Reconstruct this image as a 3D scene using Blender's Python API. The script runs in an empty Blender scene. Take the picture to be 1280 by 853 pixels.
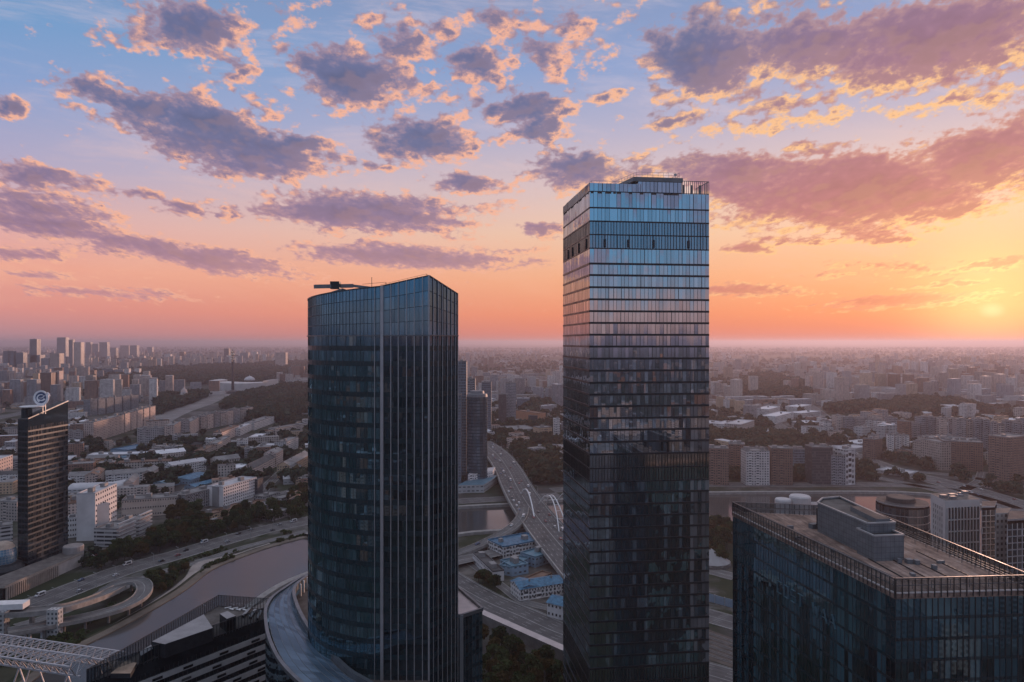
import bpy, math, random
import numpy as np
from mathutils import Vector

RND = random.Random(11)
NPR = np.random.RandomState(5)
scene = bpy.context.scene
COL = scene.collection

# ------------------------------------------------------------------ survey
# The photograph was taken from a drone 170 m above the river, looking level.
CAM_H, FOC, PCX, PCY = 170.0, 853.0, 640.0, 428.0


def G(px, py, z=0.0):
    """ground (or plane z) point seen at a photograph position"""
    Y = (CAM_H - z) * FOC / (py - PCY)
    return Vector(((px - PCX) / FOC * Y, Y, z))


def AT(px, py, Y):
    return Vector(((px - PCX) / FOC * Y, Y, CAM_H - (py - PCY) / FOC * Y))


def depth(py, z=0.0):
    return (CAM_H - z) * FOC / (py - PCY)


def srgb(r, g, b):
    f = lambda c: c / 12.92 if c <= 0.04045 else ((c + 0.055) / 1.055) ** 2.4
    return (f(r / 255), f(g / 255), f(b / 255), 1.0)


# ------------------------------------------------------------------ objects
def tag(o, label=None, cat=None, group=None, kind=None):
    if label: o['label'] = label
    if cat: o['category'] = cat
    if group: o['group'] = group
    if kind: o['kind'] = kind
    return o


def empty(name, loc, label, cat, group=None, rz=0.0):
    o = bpy.data.objects.new(name, None)
    COL.objects.link(o)
    o.location = loc
    o.rotation_euler = (0, 0, rz)
    o.empty_display_size = 1
    return tag(o, label, cat, group)


def copy_tree(o, parent=None):
    c = o.copy()
    COL.objects.link(c)
    if parent is not None: c.parent = parent
    for ch in list(o.children): copy_tree(ch, c)
    return c


class MB:
    """collects faces; build() links them as one mesh object"""
    def __init__(s):
        s.v, s.f, s.uv, s.mi = [], [], [], []

    def face(s, pts, mi=0, uv=None):
        n = len(s.v)
        s.v.extend([tuple(p) for p in pts])
        s.f.append(tuple(range(n, n + len(pts))))
        s.uv.extend(uv if uv else [(p[0], p[1]) for p in pts])
        s.mi.append(mi)

    def quadw(s, a, b, z0, z1, mi=0, u0=0.0):
        """vertical wall quad from a to b"""
        L = math.hypot(b[0] - a[0], b[1] - a[1])
        s.face([(a[0], a[1], z0), (b[0], b[1], z0), (b[0], b[1], z1), (a[0], a[1], z1)], mi,
               [(u0, z0), (u0 + L, z0), (u0 + L, z1), (u0, z1)])
        return u0 + L

    def prism(s, poly, z0, z1, wall=0, roof=1, bottom=False, tops=None):
        u = 0.0
        n = len(poly)
        t = tops or [z1] * n
        for i in range(n):
            a, b = poly[i], poly[(i + 1) % n]
            L = math.hypot(b[0] - a[0], b[1] - a[1])
            s.face([(a[0], a[1], z0), (b[0], b[1], z0), (b[0], b[1], t[(i + 1) % n]), (a[0], a[1], t[i])], wall,
                   [(u, z0), (u + L, z0), (u + L, t[(i + 1) % n]), (u, t[i])])
            u += math.ceil(L)
        if roof is not None: s.face([(p[0], p[1], t[i]) for i, p in enumerate(poly)], roof)
        if bottom: s.face([(p[0], p[1], z0) for p in reversed(poly)], wall)

    def box(s, c, size, rz=0.0, mi=0, top=None):
        """box standing on c (bottom centre)"""
        cs, sn = math.cos(rz), math.sin(rz)
        hx, hy = size[0] / 2, size[1] / 2
        poly = [(c[0] + x * cs - y * sn, c[1] + x * sn + y * cs) for x, y in ((-hx, -hy), (hx, -hy), (hx, hy), (-hx, hy))]
        s.prism(poly, c[2], c[2] + size[2], mi, mi if top is None else top, True)

    def beam(s, a, b, w, h=None, mi=0):
        a, b = Vector(a), Vector(b)
        h = h or w
        d = (b - a)
        if d.length < 1e-6: return
        d.normalize()
        up = Vector((0, 0, 1)) if abs(d.z) < 0.95 else Vector((0, 1, 0))
        x = d.cross(up).normalized() * (w / 2)
        y = x.cross(d).normalized() * (h / 2)
        p = [a - x - y, a + x - y, a + x + y, a - x + y, b - x - y, b + x - y, b + x + y, b - x + y]
        for q in ((0, 1, 2, 3), (7, 6, 5, 4), (0, 4, 5, 1), (1, 5, 6, 2), (2, 6, 7, 3), (3, 7, 4, 0)):
            s.face([p[i] for i in q], mi)

    def lathe(s, c, prof, n=16, mi=0, a0=0.0, a1=2 * math.pi):
        for k in range(len(prof) - 1):
            (r0, z0), (r1, z1) = prof[k], prof[k + 1]
            for i in range(n):
                t0, t1 = a0 + (a1 - a0) * i / n, a0 + (a1 - a0) * (i + 1) / n
                P = lambda r, z, t: (c[0] + r * math.cos(t), c[1] + r * math.sin(t), c[2] + z)
                pts = [P(r0, z0, t0), P(r0, z0, t1), P(r1, z1, t1), P(r1, z1, t0)]
                uv = [(t0 * r0, z0), (t1 * r0, z0), (t1 * r0, z1), (t0 * r0, z1)]
                if r1 < 1e-5: pts, uv = pts[:3], uv[:3]
                elif r0 < 1e-5: pts, uv = [pts[0], pts[2], pts[3]], [uv[0], uv[2], uv[3]]
                s.face(pts, mi, uv)

    def build(s, name, mats, parent=None, origin=None):
        me = bpy.data.meshes.new(name)
        o3 = Vector(origin) if origin is not None else (parent.location if parent is not None and parent.type == 'EMPTY' else Vector((0, 0, 0)))
        vs = [(p[0] - o3[0], p[1] - o3[1], p[2] - o3[2]) for p in s.v]
        me.from_pydata(vs, [], s.f)
        for m in (mats if isinstance(mats, (list, tuple)) else [mats]): me.materials.append(m)
        me.polygons.foreach_set('material_index', s.mi)
        ul = me.uv_layers.new(name='UVMap')
        ul.data.foreach_set('uv', np.array(s.uv, dtype=np.float32).ravel())
        me.update()
        o = bpy.data.objects.new(name, me)
        COL.objects.link(o)
        if parent is not None:
            o.parent = parent
            if parent.type == 'EMPTY': pass
        if parent is None or parent.type != 'EMPTY':
            if origin is not None: o.location = o3
        return o


def sub(mb, name, mats, parent, root):
    """a sub-part: vertices relative to the thing's base, parent has no offset of its own"""
    o = mb.build(name, mats, None, origin=root.location)
    o.location = (0, 0, 0)
    o.parent = parent
    return o


# ------------------------------------------------------------------ node helper
class NT:
    def __init__(s, tree):
        s.t = tree
        s.n = tree.nodes
        s.l = tree.links

    def new(s, typ, **kw):
        nd = s.n.new(typ)
        for k, v in kw.items(): setattr(nd, k, v)
        return nd

    def put(s, sock, v):
        if v is None: return
        if hasattr(v, 'is_linked') or isinstance(v, bpy.types.NodeSocket): s.l.new(v, sock)
        else:
            if isinstance(v, (tuple, list)) and sock.type == 'RGBA' and len(v) == 3: v = (*v, 1)
            sock.default_value = v

    def m(s, op, a, b=None, c=None, clamp=False):
        nd = s.new('ShaderNodeMath', operation=op, use_clamp=clamp)
        s.put(nd.inputs[0], a); s.put(nd.inputs[1], b); s.put(nd.inputs[2], c)
        return nd.outputs[0]

    def vm(s, op, a, b=None, scale=None):
        nd = s.new('ShaderNodeVectorMath', operation=op)
        s.put(nd.inputs[0], a); s.put(nd.inputs[1], b)
        if scale is not None: s.put(nd.inputs['Scale'], scale)
        return nd.outputs['Value'] if op in ('LENGTH', 'DOT_PRODUCT', 'DISTANCE') else nd.outputs[0]

    def mix(s, f, a, b, mode='MIX'):
        nd = s.new('ShaderNodeMix', data_type='RGBA', blend_type=mode)
        s.put(nd.inputs[0], f); s.put(nd.inputs[6], a); s.put(nd.inputs[7], b)
        return nd.outputs[2]

    def mr(s, v, a, b, c=0.0, d=1.0, smooth=False):
        nd = s.new('ShaderNodeMapRange', interpolation_type='SMOOTHSTEP' if smooth else 'LINEAR')
        s.put(nd.inputs[0], v)
        for i, x in enumerate((a, b, c, d)): s.put(nd.inputs[1 + i], x)
        return nd.outputs[0]

    def ramp(s, f, stops, interp='LINEAR'):
        nd = s.new('ShaderNodeValToRGB')
        cr = nd.color_ramp
        cr.interpolation = interp
        while len(cr.elements) < len(stops): cr.elements.new(0.5)
        for e, (p, c) in zip(cr.elements, stops):
            e.position = p; e.color = c if len(c) == 4 else (*c, 1)
        s.put(nd.inputs[0], f)
        return nd.outputs[0]

    def noise(s, vec, scale, detail=3.0, rough=0.5, dist=0.0):
        nd = s.new('ShaderNodeTexNoise')
        s.put(nd.inputs['Vector'], vec)
        nd.inputs['Scale'].default_value = scale
        nd.inputs['Detail'].default_value = detail
        nd.inputs['Roughness'].default_value = rough
        nd.inputs['Distortion'].default_value = dist
        return nd.outputs[0]

    def comb(s, x, y, z=0.0):
        nd = s.new('ShaderNodeCombineXYZ')
        s.put(nd.inputs[0], x); s.put(nd.inputs[1], y); s.put(nd.inputs[2], z)
        return nd.outputs[0]

    def sep(s, v):
        nd = s.new('ShaderNodeSeparateXYZ')
        s.put(nd.inputs[0], v)
        return nd.outputs


def material(name):
    m = bpy.data.materials.new(name)
    m.use_nodes = True
    t = NT(m.node_tree)
    for nd in list(t.n): t.n.remove(nd)
    out = t.new('ShaderNodeOutputMaterial')
    return m, t, out


def principled(t, out, col, rough=0.7, metal=0.0, spec=0.3, bump=None, bs=0.3):
    p = t.new('ShaderNodeBsdfPrincipled')
    t.put(p.inputs['Base Color'], col)
    t.put(p.inputs['Roughness'], rough)
    t.put(p.inputs['Metallic'], metal)
    t.put(p.inputs['Specular IOR Level'], spec)
    if bump is not None:
        b = t.new('ShaderNodeBump')
        b.inputs['Strength'].default_value = bs
        t.put(b.inputs['Height'], bump)
        t.l.new(b.outputs[0], p.inputs['Normal'])
    t.l.new(p.outputs[0], out.inputs['Surface'])
    return p


MATS = {}


def plain(name, col, rough=0.7, metal=0.0, var=0.25, scale=0.3, spec=0.3, rand=0.0):
    """a weathered plain surface: blotches of dirt over one colour"""
    if name in MATS: return MATS[name]
    m, t, out = material(name)
    pos = t.new('ShaderNodeNewGeometry').outputs['Position']
    n = t.noise(pos, scale, 5, 0.62)
    f = t.mr(n, 0.3, 0.7, 1 - var, 1 + var)
    if rand:
        oi = t.new('ShaderNodeObjectInfo').outputs['Random']
        f = t.m('MULTIPLY', f, t.mr(oi, 0, 1, 1 - rand, 1 + rand))
    c = t.mix(1.0, (*col, 1), t.comb(f, f, f), 'MULTIPLY')
    principled(t, out, c, t.mr(n, 0.3, 0.7, min(1, rough + .1), max(0.05, rough - .1)), metal, spec)
    MATS[name] = m
    return m


def facade(name, wall, win, pu=3.2, pv=3.0, wu=0.55, wv=0.55, rough=0.75, vary=0.18, bal=0.0, island=False):
    """wall with a grid of windows laid out in metres along the wall"""
    if name in MATS: return MATS[name]
    m, t, out = material(name)
    uv = t.new('ShaderNodeUVMap').outputs[0]
    x, y, _ = t.sep(uv)
    cu, cv = t.m('DIVIDE', x, pu), t.m('DIVIDE', y, pv)
    fu, fv = t.m('FRACT', cu), t.m('FRACT', cv)
    au = t.m('LESS_THAN', t.m('ABSOLUTE', t.m('SUBTRACT', fu, 0.5)), wu / 2)
    av = t.m('LESS_THAN', t.m('ABSOLUTE', t.m('SUBTRACT', fv, 0.52)), wv / 2)
    mask = t.m('MULTIPLY', au, av)
    wn = t.new('ShaderNodeTexWhiteNoise', noise_dimensions='2D')
    t.l.new(t.comb(t.m('FLOOR', cu), t.m('FLOOR', cv)), wn.inputs['Vector'])
    r = wn.outputs[0]
    pos = t.new('ShaderNodeNewGeometry')
    n = t.noise(pos.outputs['Position'], 0.08, 4, 0.6)
    rv = pos.outputs['Random Per Island'] if island else t.new('ShaderNodeObjectInfo').outputs['Random']
    f = t.m('MULTIPLY', t.mr(n, 0.3, 0.7, 0.85, 1.12), t.mr(rv, 0, 1, 1 - vary, 1 + vary))
    if bal:   # balcony columns: some window columns are recessed loggias with a pale front
        bw = t.new('ShaderNodeTexWhiteNoise', noise_dimensions='1D')
        t.l.new(t.m('FLOOR', cu), bw.inputs['W'])
        isb = t.m('LESS_THAN', bw.outputs[0], bal)
        low = t.m('MULTIPLY', isb, t.m('LESS_THAN', fv, 0.42))
        mask = t.m('MAXIMUM', mask, t.m('MULTIPLY', isb, t.m('GREATER_THAN', fv, 0.42)))
        f = t.m('MULTIPLY', f, t.mr(low, 0, 1, 1.0, 1.25))
        mask = t.m('MULTIPLY', mask, t.m('SUBTRACT', 1.0, low))
    wc = t.mix(1.0, (*wall, 1), t.comb(f, f, f), 'MULTIPLY')
    gl = t.mix(t.m('MULTIPLY', t.m('GREATER_THAN', r, 0.72), 0.5), (*win, 1), (*[min(1, c * 0.7 + 0.05) for c in wall], 1))
    c = t.mix(mask, wc, gl)
    p = principled(t, out, c, t.mr(mask, 0, 1, rough, 0.38), 0, t.mr(mask, 0, 1, 0.15, 0.4))
    MATS[name] = m
    return m


def glass(name, inner, blind, tint, base_fac=0.3, rough=0.02, p_blind=0.15, grid=None, ior=1.5):
    """coated facade glass: each pane mirrors, over a dark room or a drawn blind"""
    if name in MATS: return MATS[name]
    m, t, out = material(name)
    geo = t.new('ShaderNodeNewGeometry')
    r = geo.outputs['Random Per Island']
    r2 = t.m('FRACT', t.m('MULTIPLY', r, 37.7))
    n = t.noise(geo.outputs['Position'], 0.07, 3, 0.6)
    isb = t.m('LESS_THAN', r, t.mr(n, 0.35, 0.65, p_blind * 0.2, p_blind * 1.9))
    col = t.mix(isb, (*inner, 1), (*blind, 1))
    k = t.mr(r2, 0, 1, 0.62, 1.35)
    col = t.mix(1.0, col, t.comb(k, k, k), 'MULTIPLY')
    d = t.new('ShaderNodeBsdfDiffuse')
    t.put(d.inputs[0], col)
    g = t.new('ShaderNodeBsdfGlossy')
    g.inputs['Roughness'].default_value = rough
    kk = t.mr(r2, 0, 1, 0.78, 1.0)
    t.put(g.inputs[0], t.mix(1.0, (*tint, 1), t.comb(kk, kk, kk), 'MULTIPLY'))
    fr = t.new('ShaderNodeFresnel')
    fr.inputs[0].default_value = ior
    fac = t.mr(fr.outputs[0], 0.04, 1.0, base_fac, 1.0)
    mx = t.new('ShaderNodeMixShader')
    t.put(mx.inputs[0], fac)
    t.l.new(d.outputs[0], mx.inputs[1]); t.l.new(g.outputs[0], mx.inputs[2])
    t.l.new(mx.outputs[0], out.inputs['Surface'])
    MATS[name] = m
    return m


def inpoly(x, y, poly):
    c = False
    j = len(poly) - 1
    for i in range(len(poly)):
        xi, yi = poly[i][0], poly[i][1]
        xj, yj = poly[j][0], poly[j][1]
        if (yi > y) != (yj > y) and x < (xj - xi) * (y - yi) / (yj - yi) + xi: c = not c
        j = i
    return c


def smooth(pts, n=8):
    """Catmull-Rom through points"""
    P = [Vector(p) for p in pts]
    P = [P[0] * 2 - P[1]] + P + [P[-1] * 2 - P[-2]]
    out = []
    for i in range(1, len(P) - 2):
        a, b, c, d = P[i - 1], P[i], P[i + 1], P[i + 2]
        for k in range(n):
            t = k / n
            out.append(0.5 * ((2 * b) + (c - a) * t + (2 * a - 5 * b + 4 * c - d) * t * t + (3 * b - a - 3 * c + d) * t ** 3))
    out.append(P[-2].copy())
    return out


def side(pts, i):
    a = pts[max(0, i - 1)]; b = pts[min(len(pts) - 1, i + 1)]
    d = (b - a); d.z = 0
    d.normalize()
    return Vector((-d.y, d.x, 0))


ORD = ['first', 'second', 'third', 'fourth', 'fifth', 'sixth', 'seventh', 'eighth', 'ninth', 'tenth', 'eleventh', 'twelfth']
HAZE_D = 0.78e-4
# ------------------------------------------------------------------ camera, sky, sun, haze
SUN_AZ = math.atan2((1240 - PCX) / FOC, 1.0)                 # right of the view axis
SUN_EL = math.atan2((PCY - 388) / FOC * math.cos(SUN_AZ), 1.0)
SUNV = Vector((math.sin(SUN_AZ) * math.cos(SUN_EL), math.cos(SUN_AZ) * math.cos(SUN_EL), math.sin(SUN_EL)))

cam = bpy.data.cameras.new('camera')
cam.lens = 36.0 * FOC / 1280.0
cam.sensor_width = 36.0
cam.clip_start, cam.clip_end = 1.0, 300000.0
cam.shift_y = (PCY - 426.5) / 1280.0
camo = bpy.data.objects.new('camera', cam)
COL.objects.link(camo)
camo.location = (0, 0, CAM_H)
camo.rotation_euler = (math.radians(90), 0, 0)
scene.camera = camo

sl = bpy.data.lights.new('sun', 'SUN')
sl.energy = 3.6
sl.angle = math.radians(1.2)
sl.color = (1.0, 0.57, 0.41)
so = bpy.data.objects.new('sun', sl)
COL.objects.link(so)
so.rotation_euler = SUNV.to_track_quat('Z', 'Y').to_euler()

world = bpy.data.worlds.new('World')
scene.world = world
world.use_nodes = True
wt = NT(world.node_tree)
for nd in list(wt.n): wt.n.remove(nd)
wout = wt.new('ShaderNodeOutputWorld')
bg = wt.new('ShaderNodeBackground')
bg.inputs[1].default_value = 0.1
wt.l.new(bg.outputs[0], wout.inputs[0])
sky = wt.new('ShaderNodeTexSky', sky_type='NISHITA')
sky.sun_disc = False
sky.sun_elevation = SUN_EL
sky.sun_rotation = SUN_AZ
sky.dust_density = 3.0

dirv = wt.new('ShaderNodeTexCoord').outputs['Generated']
dx, dy, dz = wt.sep(dirv)
hyp = wt.m('SQRT', wt.m('ADD', wt.m('MULTIPLY', dx, dx), wt.m('ADD', wt.m('MULTIPLY', dy, dy), 1e-5)))
elev = wt.m('MULTIPLY', wt.m('DIVIDE', dz, hyp), 1.25, clamp=True)           # tan of elevation x 1.25
acos_ = wt.m('DIVIDE', wt.m('ADD', wt.m('MULTIPLY', dx, math.sin(SUN_AZ)), wt.m('MULTIPLY', dy, math.cos(SUN_AZ))), hyp)


def stops(l): return [(e * 1.25, srgb(*c)) for e, c in l]


r_side = wt.ramp(elev, stops([(0.0, (176, 138, 150)), (.012, (196, 144, 150)), (.04, (226, 150, 143)), (.09, (243, 170, 152)), (.15, (226, 178, 180)), (.215, (182, 173, 202)), (.31, (141, 165, 211)), (.39, (118, 160, 207)), (.5, (128, 152, 192)), (.8, (218, 224, 242))]))
r_sun = wt.ramp(elev, stops([(0.0, (226, 120, 92)), (.012, (240, 130, 96)), (.04, (250, 150, 106)), (.10, (250, 182, 138)), (.16, (249, 206, 172)), (.23, (232, 202, 196)), (.30, (196, 186, 206)), (.40, (150, 168, 212)), (.52, (134, 154, 196)), (.8, (218, 224, 242))]))
r_back = wt.ramp(elev, stops([(0.0, (140, 118, 130)), (.02, (186, 150, 152)), (.045, (196, 164, 168)), (.075, (150, 164, 190)), (.12, (118, 166, 206)), (.22, (108, 163, 210)), (.36, (108, 150, 196)), (.8, (214, 222, 242))]))
grad = wt.mix(wt.mr(acos_, 0.30, 1.0, 0, 1), r_side, r_sun)
grad = wt.mix(wt.mr(acos_, -0.55, 0.25, 0, 1, True), r_back, grad)

sd = wt.vm('DOT_PRODUCT', dirv, tuple(SUNV))
sdp = wt.m('MAXIMUM', sd, 0.0)
g1 = wt.m('MULTIPLY', wt.m('POWER', sdp, 40.0), 0.045)
g2 = wt.m('MULTIPLY', wt.m('POWER', sdp, 380.0), 0.50)

# clouds: drifts given by where they stand in the sky (tan azimuth, tan elevation), broken up by noise
CL = [  # x, y (photograph), half length, half height, tilt (deg, + rises to the right), weight
    (232, 38, 92, 50, -12, 1.0), (120, 112, 80, 26, -14, .85), (250, 160, 165, 44, -16, 1.15), (330, 195, 115, 36, -6, 1.1),
    (385, 178, 48, 24, -10, .95), (440, 96, 100, 48, -10, 1.15), (505, 55, 56, 50, -30, .8), (600, 80, 52, 32, 12, .95),
    (535, 176, 90, 34, -4, 1.15), (560, 150, 40, 20, 0, .6), (652, 140, 60, 24, 0, 1.0), (672, 165, 56, 22, 0, 1.0), (590, 230, 72, 20, -4, .95),
    (455, 266, 160, 34, -5, 1.1), (515, 321, 185, 19, -3, 1.1), (715, 214, 66, 30, 0, 1.1), (680, 288, 46, 14, 0, .8), (550, 275, 60, 18, -8, .8),
    (65, 222, 100, 22, -10, 1.0), (60, 262, 110, 34, -12, .95), (60, 282, 150, 26, -8, 1.05), (230, 318, 200, 20, -10, 1.1), (40, 318, 80, 11, -5, .9),
    (130, 366, 160, 10, -3, .8), (10, 138, 26, 20, 0, .9), (228, 262, 48, 14, -5, .8), (285, 267, 34, 14, 0, .8), (50, 344, 80, 9, 0, .7),
    (880, 78, 96, 74, 10, 1.15), (1010, 62, 150, 60, 6, 1.1), (1180, 48, 200, 66, 10, 1.25), (970, 20, 60, 34, 20, .7), (1120, 92, 190, 34, 6, .75),
    (930, 222, 110, 44, -6, 1.1), (1080, 238, 230, 58, 3, 1.3), (1230, 200, 150, 56, 16, 1.15), (1040, 272, 130, 26, -10, .95), (800, 215, 70, 30, 0, .7),
    (940, 311, 50, 12, 2, .95), (925, 362, 110, 11, -2, .9), (1130, 376, 150, 12, 3, .95), (1235, 332, 80, 12, 8, .8), (1160, 284, 30, 10, 0, .7),
    (1000, 150, 230, 26, 10, .50), (1230, 120, 90, 40, 10, .55), (560, 120, 200, 60, 0, .42), (330, 130, 120, 40, -10, .42), (1010, 190, 90, 16, 4, .55),
    (300, 92, 30, 16, 0, .8), (350, 62, 26, 14, 10, .7), (455, 30, 40, 14, 8, .7), (560, 38, 34, 20, 20, .85), (640, 75, 30, 18, 14, .8), (720, 30, 36, 20, 0, .6), (760, 118, 36, 12, 8, .7), (700, 142, 40, 14, 6, .8),
    (480, 205, 46, 12, -4, .6), (610, 262, 40, 10, 0, .7), (800, 250, 60, 12, 0, .75), (650, 315, 60, 8, 0, .6), (330, 345, 90, 7, -3, .6), (180, 245, 40, 12, -8, .75), (100, 130, 30, 14, 0, .6),
    (850, 150, 70, 14, 12, .75), (990, 130, 90, 14, 8, .7), (1180, 128, 110, 16, 14, .75), (1000, 300, 70, 10, -4, .7), (1110, 300, 60, 12, 0, .85), (1200, 262, 80, 16, 22, .9), (1190, 355, 90, 6, 4, .8), (1060, 345, 60, 6, 0, .6),
    (690, 50, 130, 90, 0, .50), (620, 20, 60, 40, 0, .62), (700, 100, 60, 24, 10, .62), (360, 30, 80, 40, 0, .45), (150, 40, 60, 30, 0, .5), (1120, 335, 120, 14, 0, .55),
]
grp = bpy.data.node_groups.new('cloud_field', 'ShaderNodeTree')
grp.interface.new_socket('UV', in_out='INPUT', socket_type='NodeSocketVector')
grp.interface.new_socket('Density', in_out='OUTPUT', socket_type='NodeSocketFloat')
grp.interface.new_socket('Soft', in_out='OUTPUT', socket_type='NodeSocketFloat')
gt = NT(grp)
gi, go = gt.new('NodeGroupInput'), gt.new('NodeGroupOutput')
guv = gi.outputs[0]
gx, gy, _ = gt.sep(guv)
persp = gt.m('ADD', gt.m('MAXIMUM', gy, 0.0), 0.11)
pvec = gt.comb(gt.m('DIVIDE', gx, gt.m('POWER', persp, 0.55)), gt.m('MULTIPLY', gt.m('LOGARITHM', persp, 2.718), 1.0))
nz = gt.noise(pvec, 6.5, 3, 0.55)
nza = gt.noise(gt.vm('ADD', pvec, (7.3, 2.1, 0)), 14.0, 2, 0.5)
nzb = gt.noise(gt.vm('ADD', pvec, (1.3, 5.1, 0)), 34.0, 5, 0.62)
wob = gt.m('MULTIPLY', gt.m('SUBTRACT', nz, 0.5), 0.09)
wuv = gt.vm('ADD', guv, gt.comb(wob, gt.m('MULTIPLY', wob, gt.m('MULTIPLY', persp, 1.2))))
acc = None
for (px, py, a, b, rot, w) in CL:
    mp = gt.new('ShaderNodeMapping', vector_type='TEXTURE')
    gt.l.new(wuv, mp.inputs[0])
    mp.inputs['Location'].default_value = ((px - PCX) / FOC, (PCY - py) / FOC, 0)
    mp.inputs['Rotation'].default_value = (0, 0, math.radians(rot))
    mp.inputs['Scale'].default_value = (a * 1.25 / FOC, b * 1.25 / FOC, 1)
    gr = gt.new('ShaderNodeTexGradient', gradient_type='SPHERICAL')
    gt.l.new(mp.outputs[0], gr.inputs[0])
    v = gt.m('MULTIPLY', gr.outputs['Fac'], w)
    acc = v if acc is None else gt.m('SMOOTH_MAX', acc, v, 0.08)
den = gt.m('ADD', gt.m('MULTIPLY', acc, 1.3), gt.m('ADD', gt.m('MULTIPLY', gt.m('SUBTRACT', nza, 0.5), 1.35), gt.m('MULTIPLY', gt.m('SUBTRACT', nzb, 0.5), 1.5)))
nzs = gt.noise(gt.vm('ADD', pvec, (1.3, 5.1, 0)), 34.0, 2, 0.5)
gt.l.new(den, go.inputs[0])
gt.l.new(gt.m('ADD', acc, gt.m('ADD', gt.m('MULTIPLY', gt.m('SUBTRACT', nza, 0.5), 1.35), gt.m('MULTIPLY', gt.m('SUBTRACT', nzs, 0.5), .8))), go.inputs[1])

ay = wt.m('MAXIMUM', dy, 0.05)
u_, v_ = wt.m('DIVIDE', dx, ay), wt.m('DIVIDE', dz, ay)
cuv = wt.comb(u_, v_)
tosun = wt.vm('NORMALIZE', wt.vm('SUBTRACT', ((1240 - PCX) / FOC, (PCY - 388) / FOC, 0), cuv))
c1 = wt.new('ShaderNodeGroup'); c1.node_tree = grp
wt.l.new(cuv, c1.inputs[0])
c2 = wt.new('ShaderNodeGroup'); c2.node_tree = grp
wt.l.new(wt.vm('ADD', cuv, wt.vm('MULTIPLY', tosun, wt.comb(.024, wt.m('ADD', .008, wt.m('MULTIPLY', wt.m('MAXIMUM', v_, 0.0), .05))))), c2.inputs[0])
d1, d2 = c1.outputs[0], c2.outputs[0]
front = wt.mr(dy, 0.25, 0.45, 0, 1, True)
above = wt.mr(v_, 0.012, 0.05, 0, 1, True)
alpha = wt.m('MULTIPLY', wt.m('MULTIPLY', wt.mr(d1, 0.32, 0.66, 0, 1, True), front), above)
thick = wt.mr(d1, 0.42, 1.0, 0, 1, True)
sf = wt.mr(wt.m('SUBTRACT', c1.outputs[1], c2.outputs[1]), -0.10, 0.30, 0, 1, True)
lit = wt.m('ADD', wt.m('MULTIPLY', wt.m('SUBTRACT', 1.0, thick), wt.m('ADD', wt.m('MULTIPLY', sf, .78), .30)), wt.m('MULTIPLY', sf, wt.m('MULTIPLY', wt.m('SUBTRACT', 1.25, thick), .45)), clamp=True)
lowsun = wt.mr(sd, 0.78, 1.0, 0, 1, True)
body_hi = srgb(106, 110, 148)
body_lo = wt.mix(lowsun, srgb(172, 128, 148), srgb(200, 112, 108))
body = wt.mix(wt.m('MULTIPLY', wt.mr(elev, 0.07, 0.36, 0, 1), wt.mr(lowsun, .4, 1, 1, .45)), body_lo, body_hi)
rim = wt.mix(lowsun, srgb(250, 184, 156), srgb(255, 200, 142))
shade = wt.mr(c1.outputs[1], .35, 1.25, 1.22, .86)
body = wt.mix(1.0, body, wt.comb(shade, shade, shade), 'MULTIPLY')
ccol = wt.mix(lit, body, rim)
alpha2 = wt.m('MULTIPLY', alpha, wt.mr(v_, 0.03, 0.16, 0.55, 0.97))
bn = wt.noise(wt.vm('MULTIPLY', dirv, (5.0, 5.0, 16.0)), 1.0, 4, .6)
backm = wt.m('MULTIPLY', wt.m('MULTIPLY', wt.mr(bn, .44, .62, 0, .8, True), wt.mr(dz, .03, .10, 0, 1)), wt.m('SUBTRACT', 1.0, front))
grad = wt.mix(backm, grad, wt.mix(wt.mr(elev, .06, .3, 0, 1), srgb(176, 146, 160), srgb(120, 124, 158)))
veil = wt.noise(wt.comb(wt.m('MULTIPLY', u_, 3.2), wt.m('MULTIPLY', wt.m('ADD', v_, wt.m('MULTIPLY', u_, .12)), 15.0)), 1.0, 6, .66, .4)
veila = wt.m('MULTIPLY', wt.m('MULTIPLY', wt.mr(veil, .47, .72, 0, .42, True), front), wt.mr(v_, .03, .12, 0, 1))
grad = wt.mix(veila, grad, wt.mix(wt.mr(elev, .1, .45, 0, 1), srgb(252, 190, 160), srgb(226, 206, 216)))
skyc = wt.mix(alpha2, grad, ccol)
glow = wt.mix(1.0, wt.mix(1.0, (1.0, .50, .18, 1), wt.comb(g1, g1, g1), 'MULTIPLY'), wt.mix(1.0, (1.0, .72, .26, 1), wt.comb(g2, g2, g2), 'MULTIPLY'), 'ADD')
skyc = wt.mix(1.0, skyc, glow, 'ADD')
# the sun itself, half veiled, a little flattened by the haze
su, sv = wt.m('SUBTRACT', u_, (1240 - PCX) / FOC), wt.m('SUBTRACT', v_, (PCY - 388) / FOC)
rr = wt.m('SQRT', wt.m('ADD', wt.m('MULTIPLY', su, su), wt.m('MULTIPLY', wt.m('MULTIPLY', sv, sv), 3.2)))
disc = wt.m('MULTIPLY', wt.mr(rr, 0.002, 0.026, 1, 0, True), front)
skyc = wt.mix(wt.m('MULTIPLY', disc, .62), skyc, (1.35, 1.0, 0.5, 1))
tot = wt.mix(1.0, wt.mix(1.0, skyc, (9.4, 9.4, 9.4, 1), 'MULTIPLY'), wt.mix(1.0, sky.outputs[0], (.10, .10, .10, 1), 'MULTIPLY'), 'ADD')
tot.node.clamp_result = False
wt.l.new(tot, bg.inputs[0])
world.cycles.sampling_method = 'MANUAL'
world.cycles.sample_map_resolution = 512

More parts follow.
